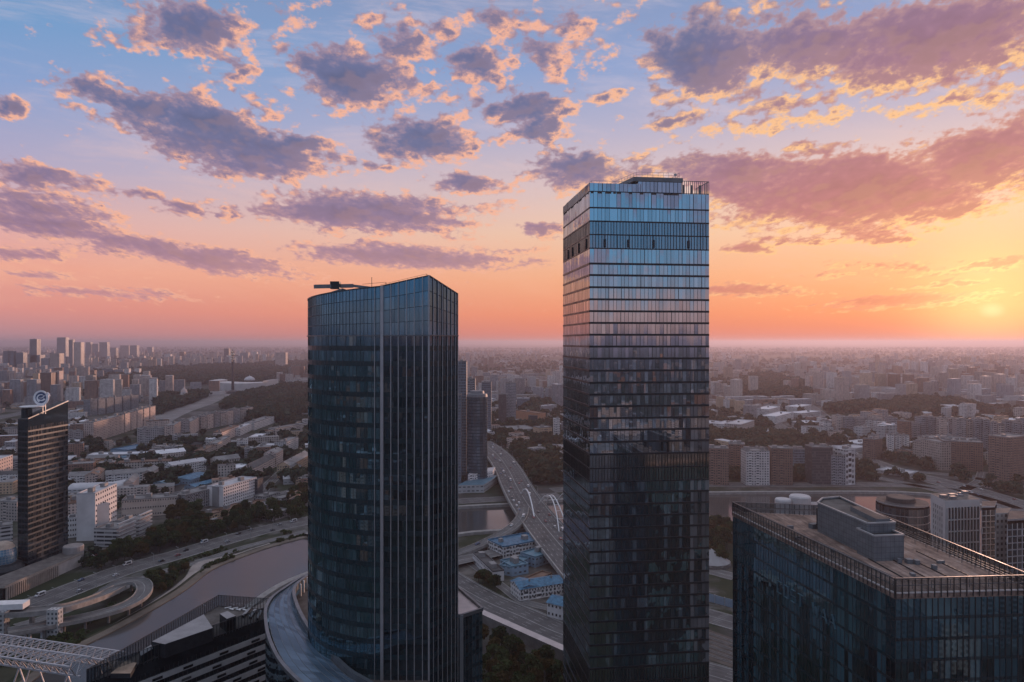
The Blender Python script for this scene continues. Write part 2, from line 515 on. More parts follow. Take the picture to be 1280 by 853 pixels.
hm, ht, hout = material('haze_air')
pv = ht.new('ShaderNodeVolumePrincipled')
pv.inputs['Color'].default_value = (0.63, 0.58, 0.68, 1)
pv.inputs['Density'].default_value = HAZE_D
pv.inputs['Anisotropy'].default_value = 0.42
ht.l.new(pv.outputs[0], hout.inputs['Volume'])
hb = MB()
hb.prism([(-90000, -60000), (90000, -60000), (90000, 90000), (-90000, 90000)], -12.0, 235.0, 0, 0, True)
tag(hb.build('haze', hm), kind='stuff')

vs = scene.view_settings
vs.view_transform, vs.look, vs.gamma, vs.exposure = 'Standard', 'None', 1.0, 0.0
vs.use_curve_mapping = False
scene.display_settings.display_device = 'sRGB'
cy = scene.cycles
cy.use_denoising = True
try:
    cy.denoiser = 'OPENIMAGEDENOISE'
    cy.denoising_input_passes = 'RGB_ALBEDO_NORMAL'
except Exception: pass
cy.max_bounces, cy.diffuse_bounces, cy.glossy_bounces, cy.transmission_bounces, cy.volume_bounces = 6, 2, 4, 2, 0
cy.transparent_max_bounces = 8
cy.caustics_reflective = cy.caustics_refractive = False
cy.sample_clamp_indirect = 4.0
# ------------------------------------------------------------------ ground, river, roads
def ground_mat():
    m, t, out = material('city_ground')
    pos = t.new('ShaderNodeNewGeometry').outputs['Position']
    n1 = t.noise(pos, 0.0035, 4, 0.6)
    n2 = t.noise(pos, 0.018, 5, 0.65)
    n3 = t.noise(pos, 0.11, 3, 0.6)
    vo = t.new('ShaderNodeTexVoronoi', distance='CHEBYCHEV')
    t.l.new(pos, vo.inputs['Vector'])
    vo.inputs['Scale'].default_value = 0.011
    blk = t.sep(vo.outputs['Color'])[0]
    green = t.mix(n3, (.018, .028, .015, 1), (.045, .052, .030, 1))
    grey = t.ramp(blk, [(0.0, (.06, .058, .056)), (.45, (.105, .10, .096)), (.7, (.15, .135, .12)), (1.0, (.22, .21, .205))])
    yard = t.mix(t.mr(n3, .35, .65), grey, (.06, .056, .052, 1))
    f = t.mr(t.m('ADD', n1, t.m('MULTIPLY', t.m('SUBTRACT', n2, .5), .9)), .42, .56, 0, 1)
    principled(t, out, t.mix(f, green, yard), 0.95, 0, 0.1)
    return m


def road_mat(name, lanes, col=(.095, .09, .089), rough=.85):
    m, t, out = material(name)
    uv = t.new('ShaderNodeUVMap').outputs[0]
    u, v, _ = t.sep(uv)
    pos = t.new('ShaderNodeNewGeometry').outputs['Position']
    n = t.noise(pos, 0.09, 5, 0.65)
    st = t.noise(t.comb(t.m('MULTIPLY', u, 9.0), t.m('MULTIPLY', v, .02)), 2.0, 3, .6)
    k = t.m('MULTIPLY', t.mr(n, .3, .7, .75, 1.3), t.mr(st, .3, .7, .8, 1.25))
    c = t.mix(1.0, (*col, 1), t.comb(k, k, k), 'MULTIPLY')
    lu = t.m('FRACT', t.m('MULTIPLY', u, lanes))
    line = t.m('GREATER_THAN', t.m('ABSOLUTE', t.m('SUBTRACT', lu, .5)), .46)
    dash = t.m('LESS_THAN', t.m('FRACT', t.m('DIVIDE', v, 12.0)), .4)
    inner = t.m('MULTIPLY', t.m('MULTIPLY', line, dash), t.m('LESS_THAN', t.m('ABSOLUTE', t.m('SUBTRACT', u, .5)), .5 - .7 / lanes))
    edge = t.m('LESS_THAN', t.m('ABSOLUTE', t.m('SUBTRACT', t.m('ABSOLUTE', t.m('SUBTRACT', u, .5)), .47)), .009)
    mid = t.m('LESS_THAN', t.m('ABSOLUTE', t.m('SUBTRACT', u, .5)), .008)
    mk = t.m('MULTIPLY', t.m('MAXIMUM', t.m('MAXIMUM', inner, edge), mid), t.mr(n, .3, .7, .45, .9))
    principled(t, out, t.mix(mk, c, (.45, .44, .42, 1)), rough, 0, .25)
    return m


gmat = ground_mat()
m_road8 = road_mat('asphalt_wide', 8)
m_road4 = road_mat('asphalt_street', 4)
m_ramp = road_mat('asphalt_ramp', 2, (.125, .12, .117))
m_conc = plain('concrete', (.26, .245, .23), .85, 0, .25, .25)
m_concd = plain('concrete_dark', (.13, .125, .12), .9, 0, .3, .2)
m_sand = plain('sandy_bank', (.15, .125, .10), .95, 0, .35, .05)
m_path = plain('pale_path', (.34, .29, .26), .9, 0, .2, .15)
m_plaza = plain('plaza_grey', (.20, .185, .18), .9, 0, .3, .03)
m_grassy = plain('rough_grass', (.040, .040, .022), .95, 0, .4, .04)
m_rail = plain('rail_ballast', (.095, .078, .066), .95, 0, .35, .12)
m_white = plain('white_paint', (.66, .65, .64), .55, 0, .12, .3)
m_steel = plain('galvanised_steel', (.36, .37, .38), .45, .5, .15, .5)
m_dark = plain('dark_metal', (.035, .038, .042), .5, .3, .25, .5)

b = MB()
b.face([(-85000, -55000, 0), (85000, -55000, 0), (85000, 85000, 0), (-85000, 85000, 0)])
tag(b.build('ground', gmat), kind='structure')

FAR_BANK = [(20, 868), (60, 838), (90, 816), (110, 806), (150, 786), (200, 758), (235, 736), (265, 713), (300, 698), (340, 684), (385, 672), (430, 660), (480, 650), (530, 642), (572, 637), (645, 633), (700, 628), (780, 622), (882, 619), (1000, 618), (1100, 618), (1165, 621), (1210, 630), (1250, 645), (1300, 668), (1360, 700)]
NEAR_BANK = [(1270, 720), (1215, 688), (1165, 668), (1110, 657), (1050, 653), (1000, 652), (913, 655), (880, 656), (800, 659), (720, 662), (640, 664), (572, 669), (480, 690), (430, 705), (385, 718), (340, 738), (290, 775), (200, 850), (100, 980)]
fb = smooth([G(*p, .4) for p in FAR_BANK], 4)
nb = smooth([G(*p, .4) for p in NEAR_BANK], 4)
RIVER = [(p.x, p.y) for p in fb + nb]

m, t, out = material('river_water')
pos = t.new('ShaderNodeNewGeometry').outputs['Position']
w1 = t.noise(t.vm('MULTIPLY', pos, (1, 1.0, 1)), .22, 4, .6)
w2 = t.noise(pos, .012, 3, .6)
pr = principled(t, out, t.mix(w2, (.045, .045, .045, 1), (.075, .068, .062, 1)), t.mr(w2, .35, .65, .07, .2), 0, .5, t.m('ADD', w1, t.m('MULTIPLY', t.noise(pos, .06, 3, .6), 1.6)), .34)
pr.inputs['IOR'].default_value = 1.33
b = MB()
b.face([(p.x, p.y, .4) for p in fb + nb])
tag(b.build('river', m), kind='structure')

ROADS = []      # (points, half width) kept so that nothing is built on a road


def strip(name, px, width, mat, z=.2, kerb=True, kind='structure', n=6, thick=0.0, keep=True):
    """a road laid over the ground, or a deck when thick > 0"""
    c = smooth([G(p[0], p[1], p[2] if len(p) > 2 else z) for p in px], n)
    if keep: ROADS.append((c, width / 2))
    mb = MB()
    s = 0.0
    for i in range(len(c) - 1):
        a, d = c[i], c[i + 1]
        sa, sd_ = side(c, i) * (width / 2), side(c, i + 1) * (width / 2)
        L = (d - a).length
        mb.face([a + sa, a - sa, d - sd_, d + sd_], 0, [(0, s), (1, s), (1, s + L), (0, s + L)])
        if thick > 0 or kerb:
            hgt = .9 if thick > 0 else .14
            wd = .4
            dn = Vector((0, 0, -(thick if thick > 0 else .15)))
            up = Vector((0, 0, hgt))
            for q in (1, -1):
                o1, o2 = a + sa * q, d + sd_ * q
                i1, i2 = a + sa * q * (1 + wd * 2 / width), d + sd_ * q * (1 + wd * 2 / width)
                mb.face([o1, o2, o2 + up, o1 + up], 1)
                mb.face([o1 + up, o2 + up, i2 + up, i1 + up], 1)
                mb.face([i1 + dn, i1 + up, i2 + up, i2 + dn], 1)
            if thick > 0:
                mb.face([a + sa + dn, d + sd_ + dn, d - sd_ + dn, a - sa + dn], 1)
        s += L
    o = mb.build(name, [mat, m_conc])
    if kind: tag(o, kind=kind)
    return o, c


def bank(name, line, w0, w1, z, mat, h=None):
    """a strip beside a bank line, from w0 to w1 metres off it (left of its direction)"""
    mb = MB()
    for i in range(len(line) - 1):
        s0, s1 = side(line, i), side(line, i + 1)
        a0, a1 = line[i] + s0 * w0, line[i] + s0 * w1
        b0, b1 = line[i + 1] + s1 * w0, line[i + 1] + s1 * w1
        for p in (a0, a1, b0, b1): p.z = z
        mb.face([a0, b0, b1, a1])
        if h:
            lo = Vector((0, 0, -z))
            mb.face([a0 + lo, b0 + lo, b0, a0])
            mb.face([a1 + lo, a1, b1, b1 + lo])
    return tag(mb.build(name, mat), kind='structure')


# sandy, half-built bank on the left, stone quays further on
nl = next(i for i, p in enumerate(fb) if p.x > G(385, 672).x)
bank('river_bank', fb[:nl + 1], 0, 6, .9, m_sand, True)
bank('river_bank', fb[:nl + 1], 6, 9, .5, m_grassy)
bank('river_bank', fb[:nl + 1], 13.5, 26, .12, m_grassy)
bank('quay_wall', fb[nl:], 0, 5, 3.2, m_conc, True)
bank('quay_wall', nb, 0, 5, 2.6, m_conc, True)

strip('embankment_road', [(470, 628), (388, 650), (340, 660), (280, 676), (220, 694), (160, 711), (110, 729), (60, 748), (0, 769), (-60, 792)], 25, m_road8)
strip('service_road', [(385, 664), (310, 683), (265, 697), (228, 708), (190, 719), (150, 737), (110, 752), (70, 768), (20, 783)], 8, m_ramp, .3)
strip('riverside_path', [(112, 801), (150, 780), (200, 751), (236, 724), (247, 707), (262, 701), (300, 693), (340, 680)], 7, m_path, .35)
strip('avenue', [(30, 590), (83, 583), (130, 570), (175, 556), (207, 541), (240, 527), (285, 512), (330, 500)], 26, m_road8)
strip('side_street', [(165, 690), (190, 668), (230, 652), (270, 640), (330, 622), (370, 612)], 10, m_road4)
strip('side_street', [(322, 632), (330, 612), (352, 590), (368, 578)], 12, m_road4)
strip('side_street', [(84, 640), (140, 645), (180, 640), (215, 628), (240, 606), (260, 590), (300, 578)], 10, m_road4)
strip('motorway', [(-30, 528), (30, 516), (90, 503), (140, 492), (200, 480), (250, 473)], 34, m_road8)
strip('plaza_avenue', [(190, 530), (222, 515), (252, 505), (275, 495), (292, 490)], 58, m_plaza, .2, False)
strip('park_road', [(388, 475), (345, 492), (320, 505), (290, 516)], 20, m_road4)
strip('far_quay_road', [(480, 640), (520, 633), (572, 627), (640, 623), (700, 619)], 22, m_road8)
strip('quay_road', [(690, 613), (780, 608), (882, 606), (1000, 606), (1100, 606), (1165, 609), (1225, 622), (1290, 645), (1350, 670)], 22, m_road8)
strip('ring_highway', [(960, 538), (1005, 552), (1045, 563), (1080, 575), (1120, 589), (1170, 601), (1225, 616), (1290, 636)], 38, m_road8)
strip('parallel_road', [(1050, 585), (1085, 595), (1130, 604), (1170, 613), (1215, 626), (1270, 646)], 14, m_road4)
strip('side_street', [(1135, 590), (1170, 592), (1220, 598), (1290, 612)], 16, m_road4)
strip('side_street', [(1230, 590), (1225, 602), (1205, 612)], 14, m_road4)
strip('far_avenue', [(1030, 562), (1000, 549), (975, 533), (940, 516), (905, 503), (870, 495)], 26, m_road4)
strip('far_avenue', [(1035, 525), (1020, 514), (1000, 500), (985, 490)], 30, m_road4)
strip('side_street', [(1065, 562), (1100, 568), (1140, 566), (1180, 575)], 14, m_road4)
strip('lower_highway', [(480, 672), (540, 712), (600, 748), (650, 770), (705, 794), (800, 822), (880, 842), (960, 866)], 27, m_road8)
strip('station_road', [(740, 725), (800, 745), (880, 768), (940, 785), (1020, 806)], 20, m_road8)
strip('railway_yard', [(720, 745), (800, 772), (880, 803), (960, 830), (1040, 860)], 34, m_rail, .12, False)
strip('side_street', [(572, 694), (600, 712), (630, 735), (655, 752), (702, 764)], 7, m_ramp, .24)
strip('side_street', [(760, 700), (830, 705), (880, 712), (920, 722)], 14, m_ramp, .24)
strip('promenade', [(300, 775), (340, 752), (365, 735), (388, 722), (430, 708)], 10, m_path, 2.75)

# tracks on the yard
yc = smooth([G(*p, .3) for p in [(720, 745), (800, 772), (880, 803), (960, 830), (1040, 860)]], 6)
for off in (-12, -7, -2, 3, 8, 13):
    mb = MB()
    for i in range(len(yc) - 1):
        for q in (-.76, .76):
            mb.beam(yc[i] + side(yc, i) * (off + q), yc[i + 1] + side(yc, i + 1) * (off + q), .16, .2)
    tag(mb.build('railway_track', m_steel), 'pair of steel rails running across the brown railway yard', 'railway track', 'rails of the railway yard')

# light wall-top walk above the wood
wl = smooth([G(*p, 6.0) for p in [(520, 726), (572, 750), (603, 765), (650, 786), (702, 809), (760, 834)]], 5)
root = empty('retaining_wall', G(640, 782, 0), 'long pale retaining wall with a flat walk on top beside the dark wood', 'wall')
mb = MB(); mt = MB()
for i in range(len(wl) - 1):
    s0, s1 = side(wl, i) * 2.6, side(wl, i + 1) * 2.6
    a, d = wl[i], wl[i + 1]
    dn = Vector((0, 0, -6.0))
    mt.face([a + s0, a - s0, d - s1, d + s1])
    mb.face([a - s0, a - s0 + dn, d - s1 + dn, d - s1]); mb.face([a + s0 + dn, a + s0, d + s1, d + s1 + dn])
mb.build('wall_face', m_concd, root); mt.build('walkway', plain('pink_paving', (.48, .41, .39), .9, 0, .12, .2), root)

# bluish noise barrier by the station road
nbp = smooth([G(*p) for p in [(800, 722), (880, 750), (940, 766), (1000, 782)]], 5)
root = empty('noise_barrier', nbp[8], 'low pale blue noise barrier running along the road between the two glass buildings', 'barrier')
mb = MB(); mp = MB()
for i in range(len(nbp) - 1):
    a, d = nbp[i], nbp[i + 1]
    mb.beam(a + Vector((0, 0, 2.6)), d + Vector((0, 0, 2.6)), .25, 5.2)
    mp = MB(); mp.beam(a, a + Vector((0, 0, 5.6)), .5); mp.build('post', m_steel, root)
mb.build('panel', plain('barrier_blue', (.20, .27, .34), .5, 0, .1, .3), root)
# ------------------------------------------------------------------ the glass towers close to the camera
def adopt(o, root):
    """hand a mesh built in world coordinates over to a thing standing at root"""
    v = Vector(root.location)
    me = o.data
    co = np.empty(len(me.vertices) * 3, dtype=np.float32)
    me.vertices.foreach_get('co', co)
    co = co.reshape(-1, 3) + np.array(o.location, dtype=np.float32) - np.array(v, dtype=np.float32)
    me.vertices.foreach_set('co', co.ravel())
    o.location = (0, 0, 0)
    o.parent = root
    for k in ('kind', 'label', 'category', 'group'):
        if k in o: del o[k]
    return o


def curtain(root, poly, z0, z1, sp, pw, mats, vis, name='glazing', tilt=.004, mw=.07, md=.12, sp_out=.14, jit=.0, gap=0.0, special=None, slim=(3,)):
    """one storey of curtain wall: panes and mullions as one part, its floor band as a sub-part"""
    mb, ms = MB(), MB()
    n = len(poly)
    for i in range(n):
        a, b = Vector((*poly[i][:2], 0)), Vector((*poly[(i + 1) % n][:2], 0))
        L = (b - a).length
        d = (b - a) / L
        nr = Vector((d.y, -d.x, 0))
        if i not in vis:
            mb.quadw(a, b, z0, z1, 0)
            continue
        k = max(1, round(L / pw))
        xs = [L * j / k + (RND.uniform(-jit, jit) if 0 < j < k else 0) for j in range(k + 1)]
        for j in range(k):
            p, q = a + d * xs[j], a + d * xs[j + 1]
            t1, t2 = RND.gauss(0, tilt), RND.gauss(0, tilt)
            hz_, w_ = (z1 - z0), xs[j + 1] - xs[j]
            o = [nr * (-t1 * w_ / 2 - t2 * hz_ / 2), nr * (t1 * w_ / 2 - t2 * hz_ / 2), nr * (t1 * w_ / 2 + t2 * hz_ / 2), nr * (-t1 * w_ / 2 + t2 * hz_ / 2)]
            mi = 0
            if special: mi = special(i, j, k, z0)
            mb.face([p + o[0] + Vector((0, 0, z0)), q + o[1] + Vector((0, 0, z0)), q + o[2] + Vector((0, 0, z1)), p + o[3] + Vector((0, 0, z1))], mi,
                    [(xs[j], z0), (xs[j + 1], z0), (xs[j + 1], z1), (xs[j], z1)])
            if mw > 0 and (gap == 0 or RND.random() > gap):
                w2 = mw * (2.6 if RND.random() < .08 else 1)
                c0, c1 = p - d * w2 / 2, p + d * w2 / 2
                md_ = md * (.3 if (i in slim) else 1)
                f0, f1 = c0 + nr * md_, c1 + nr * md_
                mb.quadw(f0, f1, z0, z1, 1); mb.quadw(c0, f0, z0, z1, 1); mb.quadw(f1, c1, z0, z1, 1)
        if sp > 0:
            p, q = a + nr * sp_out, b + nr * sp_out
            ms.quadw(p, q, z0, z0 + sp, 0)
            ms.face([p + Vector((0, 0, z0 + sp)), q + Vector((0, 0, z0 + sp)), b + Vector((0, 0, z0 + sp)), a + Vector((0, 0, z0 + sp))], 0)
            ms.face([q + Vector((0, 0, z0)), p + Vector((0, 0, z0)), a + Vector((0, 0, z0)), b + Vector((0, 0, z0))], 0)
    o = mb.build(name, mats[:2] + mats[3:], root)
    if sp > 0 and ms.f: sub(ms, 'floor_band', [mats[2]], o, root)
    return o


def railing(mb, pts, h, step=2.0, w=.07, rails=2, mi=0):
    for i in range(len(pts) - 1):
        a, b = Vector(pts[i]), Vector(pts[i + 1])
        n = max(1, int((b - a).length / step))
        for k in range(n + 1):
            p = a.lerp(b, k / n)
            mb.beam(p, p + Vector((0, 0, h)), w, None, mi)
        for r in range(rails):
            z = h * (1 - r / max(1, rails) * .9)
            mb.beam(a + Vector((0, 0, z)), b + Vector((0, 0, z)), w, None, mi)


m_mull = plain('mullion_dark', (.045, .05, .055), .45, .4, .15, .5)
m_span = plain('spandrel_dark', (.028, .032, .037), .35, .2, .3, .4)
m_span2 = plain('spandrel_teal', (.022, .046, .056), .22, .3, .3, .2, .6)
m_fin = plain('fin_aluminium', (.40, .40, .41), .4, .6, .12, .3)
m_bar = plain('bar_blue_grey', (.055, .075, .09), .4, .4, .15, .3)
m_fin_thin = plain('mullion_aluminium', (.16, .17, .18), .4, .6, .15, .3)
m_roofg = plain('roof_membrane', (.13, .115, .105), .9, 0, .35, .25)
m_roofd = plain('roof_dark', (.06, .06, .062), .9, 0, .3, .25)
m_panel = plain('cladding_grey', (.17, .185, .20), .55, .2, .15, .3)

m_fg, tf, of = material('clear_screen_glass')
gb = tf.new('ShaderNodeBsdfGlossy'); gb.inputs['Roughness'].default_value = .08; gb.inputs[0].default_value = (.5, .58, .62, 1)
trn = tf.new('ShaderNodeBsdfTransparent'); trn.inputs[0].default_value = (.50, .54, .57, 1)
mxs = tf.new('ShaderNodeMixShader'); mxs.inputs[0].default_value = .22
tf.l.new(trn.outputs[0], mxs.inputs[1]); tf.l.new(gb.outputs[0], mxs.inputs[2]); tf.l.new(mxs.outputs[0], of.inputs[0])
# ===== 1. tall square glass tower, right of centre
A, B_, D_, C_ = (23.9, 210.0), (61.9, 214.4), (56.6, 251.6), (18.6, 247.2)
T2 = [A, B_, D_, C_]
g2 = glass('tower_glass_blue', (.010, .015, .020), (.16, .15, .15), (.82, .89, .93), .70, .015, .12)
g2i = glass('tower_glass_middle', (.018, .026, .034), (.20, .225, .25), (.74, .84, .93), .56, .02, .30)
g2b = glass('tower_glass_lower', (.017, .028, .037), (.12, .145, .165), (.64, .82, .95), .50, .03, .16)
g2c = glass('tower_glass_corner', (.05, .052, .056), (.20, .20, .21), (.75, .82, .88), .36, .05, .6)
g2m = glass('tower_glass_plant', (.010, .014, .018), (.04, .045, .05), (.66, .78, .86), .48, .10, .2)
t2 = empty('glass_tower', (40.0, 230.0, 0), 'tall square blue glass skyscraper standing right of centre, with a railed box on its roof', 'skyscraper', 'tall glass towers')
zl = lambda py: CAM_H - (py - PCY) / FOC * 210.0
lev = [239.8, 260.5, 277.4, 294, 311.2, 330.9, 345.3, 360.5, 375.6, 390.4, 405.1, 419.9, 434.7, 449.8, 464.9, 480, 494.8, 509.6, 524.5, 539.3, 554.2, 569.6]
zs = [zl(p) for p in lev]
plant = {2: 1, 3: 1}
while zs[-1] > 12:
    i = len(zs) - 1
    if i in (21,): zs += [zs[-1] - 4.2, zs[-1] - 8.4]; plant[21] = 1; plant[22] = 1
    elif 70.0 > zs[-1] > 62: zs += [zs[-1] - 4.4, zs[-1] - 8.8]; plant[i] = 1; plant[i + 1] = 1
    else: zs.append(zs[-1] - 3.6)
zs.append(0.0)
for i in range(len(zs) - 1):
    hi, lo = zs[i], zs[i + 1]
    if i in plant:
        curtain(t2, T2, lo, hi, .35, .95, [g2m, m_mull, m_span], (0, 3), 'plant_louvre', .003, .10, .22, .12, .1)
    else:
        g = g2 if i < 13 else (g2i if i < 23 else g2b)
        sp = .42 if i < 2 else .62
        spec = (lambda s, j, k, z: 2 if (s == 0 and j >= k - 5 and i > 16 and RND.random() < .8) else 0)
        curtain(t2, T2, lo, hi, sp, 1.25, [g, m_mull, m_span, g2c], (0, 3), 'glazing', .0042, .06, .10, .16, .18, .12, spec)
# dark vents standing open on the upper plant floor
mb = MB()
for f_, fl in ((.125, 3), (.32, 3), (.53, 3), (.825, 3)):
    mb = MB(); p = Vector((*A, 0)).lerp(Vector((*B_, 0)), f_)
    z0 = zs[4] + .6
    mb.box((p.x, p.y - .28, z0), (.6, .35, 2.4), .115); mb.build('open_vent', m_span, t2)
for f_ in (.12, .38, .62, .8):
    mb = MB(); p = Vector((*A, 0)).lerp(Vector((*C_, 0)), f_)
    mb.box((p.x - .15, p.y, zs[4] + .4), (.35, .95, 3.2), .145); mb.build('open_vent', m_span, t2)
zr = zs[0]
mb = MB(); mb.prism(T2, zr - .5, zr, 0, 0); mb.build('roof', m_roofg, t2)
ab = lambda t, z, inw=0.0: Vector((A[0] + (B_[0] - A[0]) * t - .143 * inw, A[1] + (B_[1] - A[1]) * t + .99 * inw, z))
# parapet of the low part, railings
low = [ab(.0, 0), ab(.42, 0), ab(.42, 0, .5), ab(0, 0, .5)]
curtain(t2, [(p.x, p.y) for p in low], zr, zr + 2.7, .25, 1.3, [g2, m_mull, m_span], (0, 1, 2), 'parapet', .003)
lf = [ab(0, 0, 37), ab(0, 0, .5), ab(.013, 0, .5), ab(.013, 0, 37)]
curtain(t2, [(p.x, p.y) for p in lf], zr, zr + 2.7, .25, 1.6, [g2, m_mull, m_span], (0, 1, 2), 'parapet', .003)
mb = MB(); railing(mb, [ab(.02, zr + 2.7, 36), ab(.02, zr + 2.7, .4), ab(.40, zr + 2.7, .4)], .8, 2.2, .08, 1)
railing(mb, [ab(.16, zr + 2.7, 12), ab(.40, zr + 2.7, 12)], 2.2, 2.2, .08, 2)
mb.build('railing', m_steel, t2)
# raised plant box, flush with the front
bx = [ab(.40, 0), ab(.765, 0), ab(.765, 0, 18), ab(.30, 0, 18)]
curtain(t2, [(p.x, p.y) for p in bx], zr, zr + 3.6, .3, 1.3, [g2, m_mull, m_span], (0, 1, 2, 3), 'plant_box', .003, .1, .12, .14, .1)
mb = MB(); mb.prism([(p.x, p.y) for p in [ab(.36, 0, -.35), ab(.775, 0, -.35), ab(.775, 0, 18.4), ab(.27, 0, 18.4)]], zr + 3.6, zr + 4.9, 0, 0, True)
mb.build('plant_roof', m_panel, t2)
mb = MB(); railing(mb, [ab(.40, zr + 4.9, 1.2), ab(.76, zr + 4.9, 1.2), ab(.76, zr + 4.9, 17)], 1.9, 1.7, .07, 2); railing(mb, [ab(.40, zr + 4.9, 1.2), ab(.30, zr + 4.9, 17)], 1.9, 1.7, .07, 2)
mb.beam(ab(.755, zr + 4.9, 4), ab(.755, zr + 7.4, 4), .12); mb.beam(ab(.745, zr + 7.0, 4), ab(.765, zr + 7.0, 4), .3, .5)
mb.build('railing', m_steel, t2)
# see-through screen at the right end
mb = MB()
for k in range(14):
    p = ab(.775 + .225 * k / 13, zr, .15)
    mb.beam(p, p + Vector((0, 0, 4.2)), .16)
for k in range(10):
    p = ab(1.0, zr, .15 + 10 * k / 9)
    mb.beam(p, p + Vector((0, 0, 4.2)), .14)
for z in (.2, 4.1): mb.beam(ab(.77, zr + z, .15), ab(1.0, zr + z, .15), .18); mb.beam(ab(1.0, zr + z, .15), ab(1.0, zr + z, 10), .18)
for k in range(3): mb.beam(ab(.80 + k * .07, zr, 1.6), ab(.80 + k * .07, zr + 3.2, 1.6), .6)
mb.build('screen', m_panel, t2)

# ===== 2. rounded glass tower, left of centre
CEN = (-29.8, 198.1); RR = 28.2
arc = [(CEN[0] + RR * math.cos(t), CEN[1] + RR * math.sin(t)) for t in [math.radians(-96.5 - k * (166.0 / 26)) for k in range(27)]]
P_, E_, F_ = (-32.9, 170.0), (-20.7, 170.0), (-14.15, 177.7)
back = [(-16.3, 203.0), (-20.0, 222.0)]
# counter-clockwise: E -> F -> back -> (end of arc ... P) -> E
T1 = [E_, F_] + back + list(reversed(arc)) + []
T1[-1] = P_
g1 = glass('round_tower_glass', (.021, .047, .058), (.045, .08, .092), (.46, .76, .90), .28, .02, .28)
g1d = glass('round_tower_glass_dark', (.010, .018, .023), (.02, .033, .038), (.45, .64, .78), .20, .02, .14)
g1c = glass('round_tower_crown_glass', (.014, .034, .048), (.04, .07, .095), (.26, .55, .78), .42, .05, .3)
t1 = empty('round_glass_tower', (-30.0, 195.0, 0), 'rounded dark glass tower left of centre with a slanting roof and pale vertical fins', 'skyscraper', 'tall glass towers')
n1 = len(T1)
zc = 171.7
vis_arc = tuple(range(n1 - 22, n1 - 1))
vis1 = (0, n1 - 1) + vis_arc
FL = 3.85
z = zc
k = 0
while z > 40:
    lo = z - FL
    spec = lambda s, j, kk, zz: 2 if s in (0, n1 - 1) else 0
    curtain(t1, T1, lo, z, 1.25, 1.15, [g1, m_mull, m_span2, g1d], vis1, 'glazing', .004, .05, .06, .05, .1, .25, spec)
    z = lo; k += 1
mb = MB(); mb.prism(T1, 0, z, 0, None); mb.build('lower_storeys', g1, t1)
# slanting crown
def top1(p):
    x, y = p
    if x > -21: return 186.6 - (x + 20.7) * .62 - max(0, y - 178) * .10
    if x > -33: return 183.9 + (x + 32.9) * .225
    return 183.9 - (-32.9 - x) * .085 - max(0, y - 192) * .06
mb = MB()
for i in range(n1):
    a, b = T1[i], T1[(i + 1) % n1]
    L = math.hypot(b[0] - a[0], b[1] - a[1])
    kk = max(1, round(L / 1.25))
    rows = 4
    for j in range(kk):
        u0, u1 = j / kk, (j + 1) / kk
        p = (a[0] + (b[0] - a[0]) * u0, a[1] + (b[1] - a[1]) * u0); q = (a[0] + (b[0] - a[0]) * u1, a[1] + (b[1] - a[1]) * u1)
        for r in range(rows):
            f = lambda t, w: zc + (top1(t) - zc) * w
            e = RND.gauss(0, .006)
            nx, ny = (q[1] - p[1]), -(q[0] - p[0])
            mb.face([(p[0], p[1], f(p, r / rows)), (q[0], q[1], f(q, r / rows)), (q[0] + nx * e, q[1] + ny * e, f(q, (r + 1) / rows)), (p[0] + nx * e, p[1] + ny * e, f(p, (r + 1) / rows))], 0)
crown = mb.build('crown_glazing', g1c, t1)
mb = MB()
for i in [n1 - 1, 0] + list(vis_arc):
    a, b = Vector((*T1[i], 0)), Vector((*T1[(i + 1) % n1], 0))
    d = (b - a).normalized(); nr = Vector((d.y, -d.x, 0)) * .06
    for r in range(5):
        w = r / 4
        za, zb_ = zc + (top1(T1[i]) - zc) * w, zc + (top1(T1[(i + 1) % n1]) - zc) * w
        mb.beam(a + nr + Vector((0, 0, za)), b + nr + Vector((0, 0, zb_)), .10 if 0 < r < 4 else .28, .12 if 0 < r < 4 else .3)
    kk = max(1, round((b - a).length / 1.25))
    for j in range(kk):
        p = a.lerp(b, j / kk) + nr
        mb.beam(p + Vector((0, 0, zc)), p + Vector((0, 0, top1((p.x, p.y)))), .05, .08)
sub(mb, 'glazing_bars', [m_bar], crown, t1)
mb = MB()
c0 = Vector((-30, 195, 180.5))
for i in range(n1):
    a, b = T1[i], T1[(i + 1) % n1]
    mb.face([(a[0], a[1], top1(a) - .3), (b[0], b[1], top1(b) - .3), c0])
mb.build('roof', m_panel, t1)
# pale vertical fins
def fin(x, y, w, d, ztop, z0=60.0):
    mb = MB(); mb.beam((x, y, z0), (x, y, ztop), w, d); mb.build('fin', m_fin, t1)
for px, w in ((468, .16), (488.7, .2), (498, .2), (508.4, .2), (518, .2), (528.2, .2)):
    x = (px - PCX) / FOC * 170.0
    yy = 169.85 if x > -33 else 170.3
    fin(x, yy, w, .35, top1((x, 170)))
fin((477.6 - PCX) / FOC * 170.0, 169.8, .75, .6, top1((-32.4, 170)))
fin(E_[0], E_[1] - .12, .4, .4, 186.7)
for t in (.14, .30, .45, .62, .76, .9, 1.0):
    x, y = E_[0] + (F_[0] - E_[0]) * t, E_[1] + (F_[1] - E_[1]) * t
    fin(x + .1, y - .1, .13, .3, top1((x, y)))
# horizontal trim under the crown
mb = MB()
for i in [n1 - 1, 0] + list(vis_arc):
    a, b = Vector((*T1[i], zc)), Vector((*T1[(i + 1) % n1], zc))
    d = (b - a).normalized(); nr = Vector((d.y, -d.x, 0)) * .2
    mb.beam(a + nr, b + nr, .35, .3)
mb.build('crown_trim', m_fin_thin, t1)
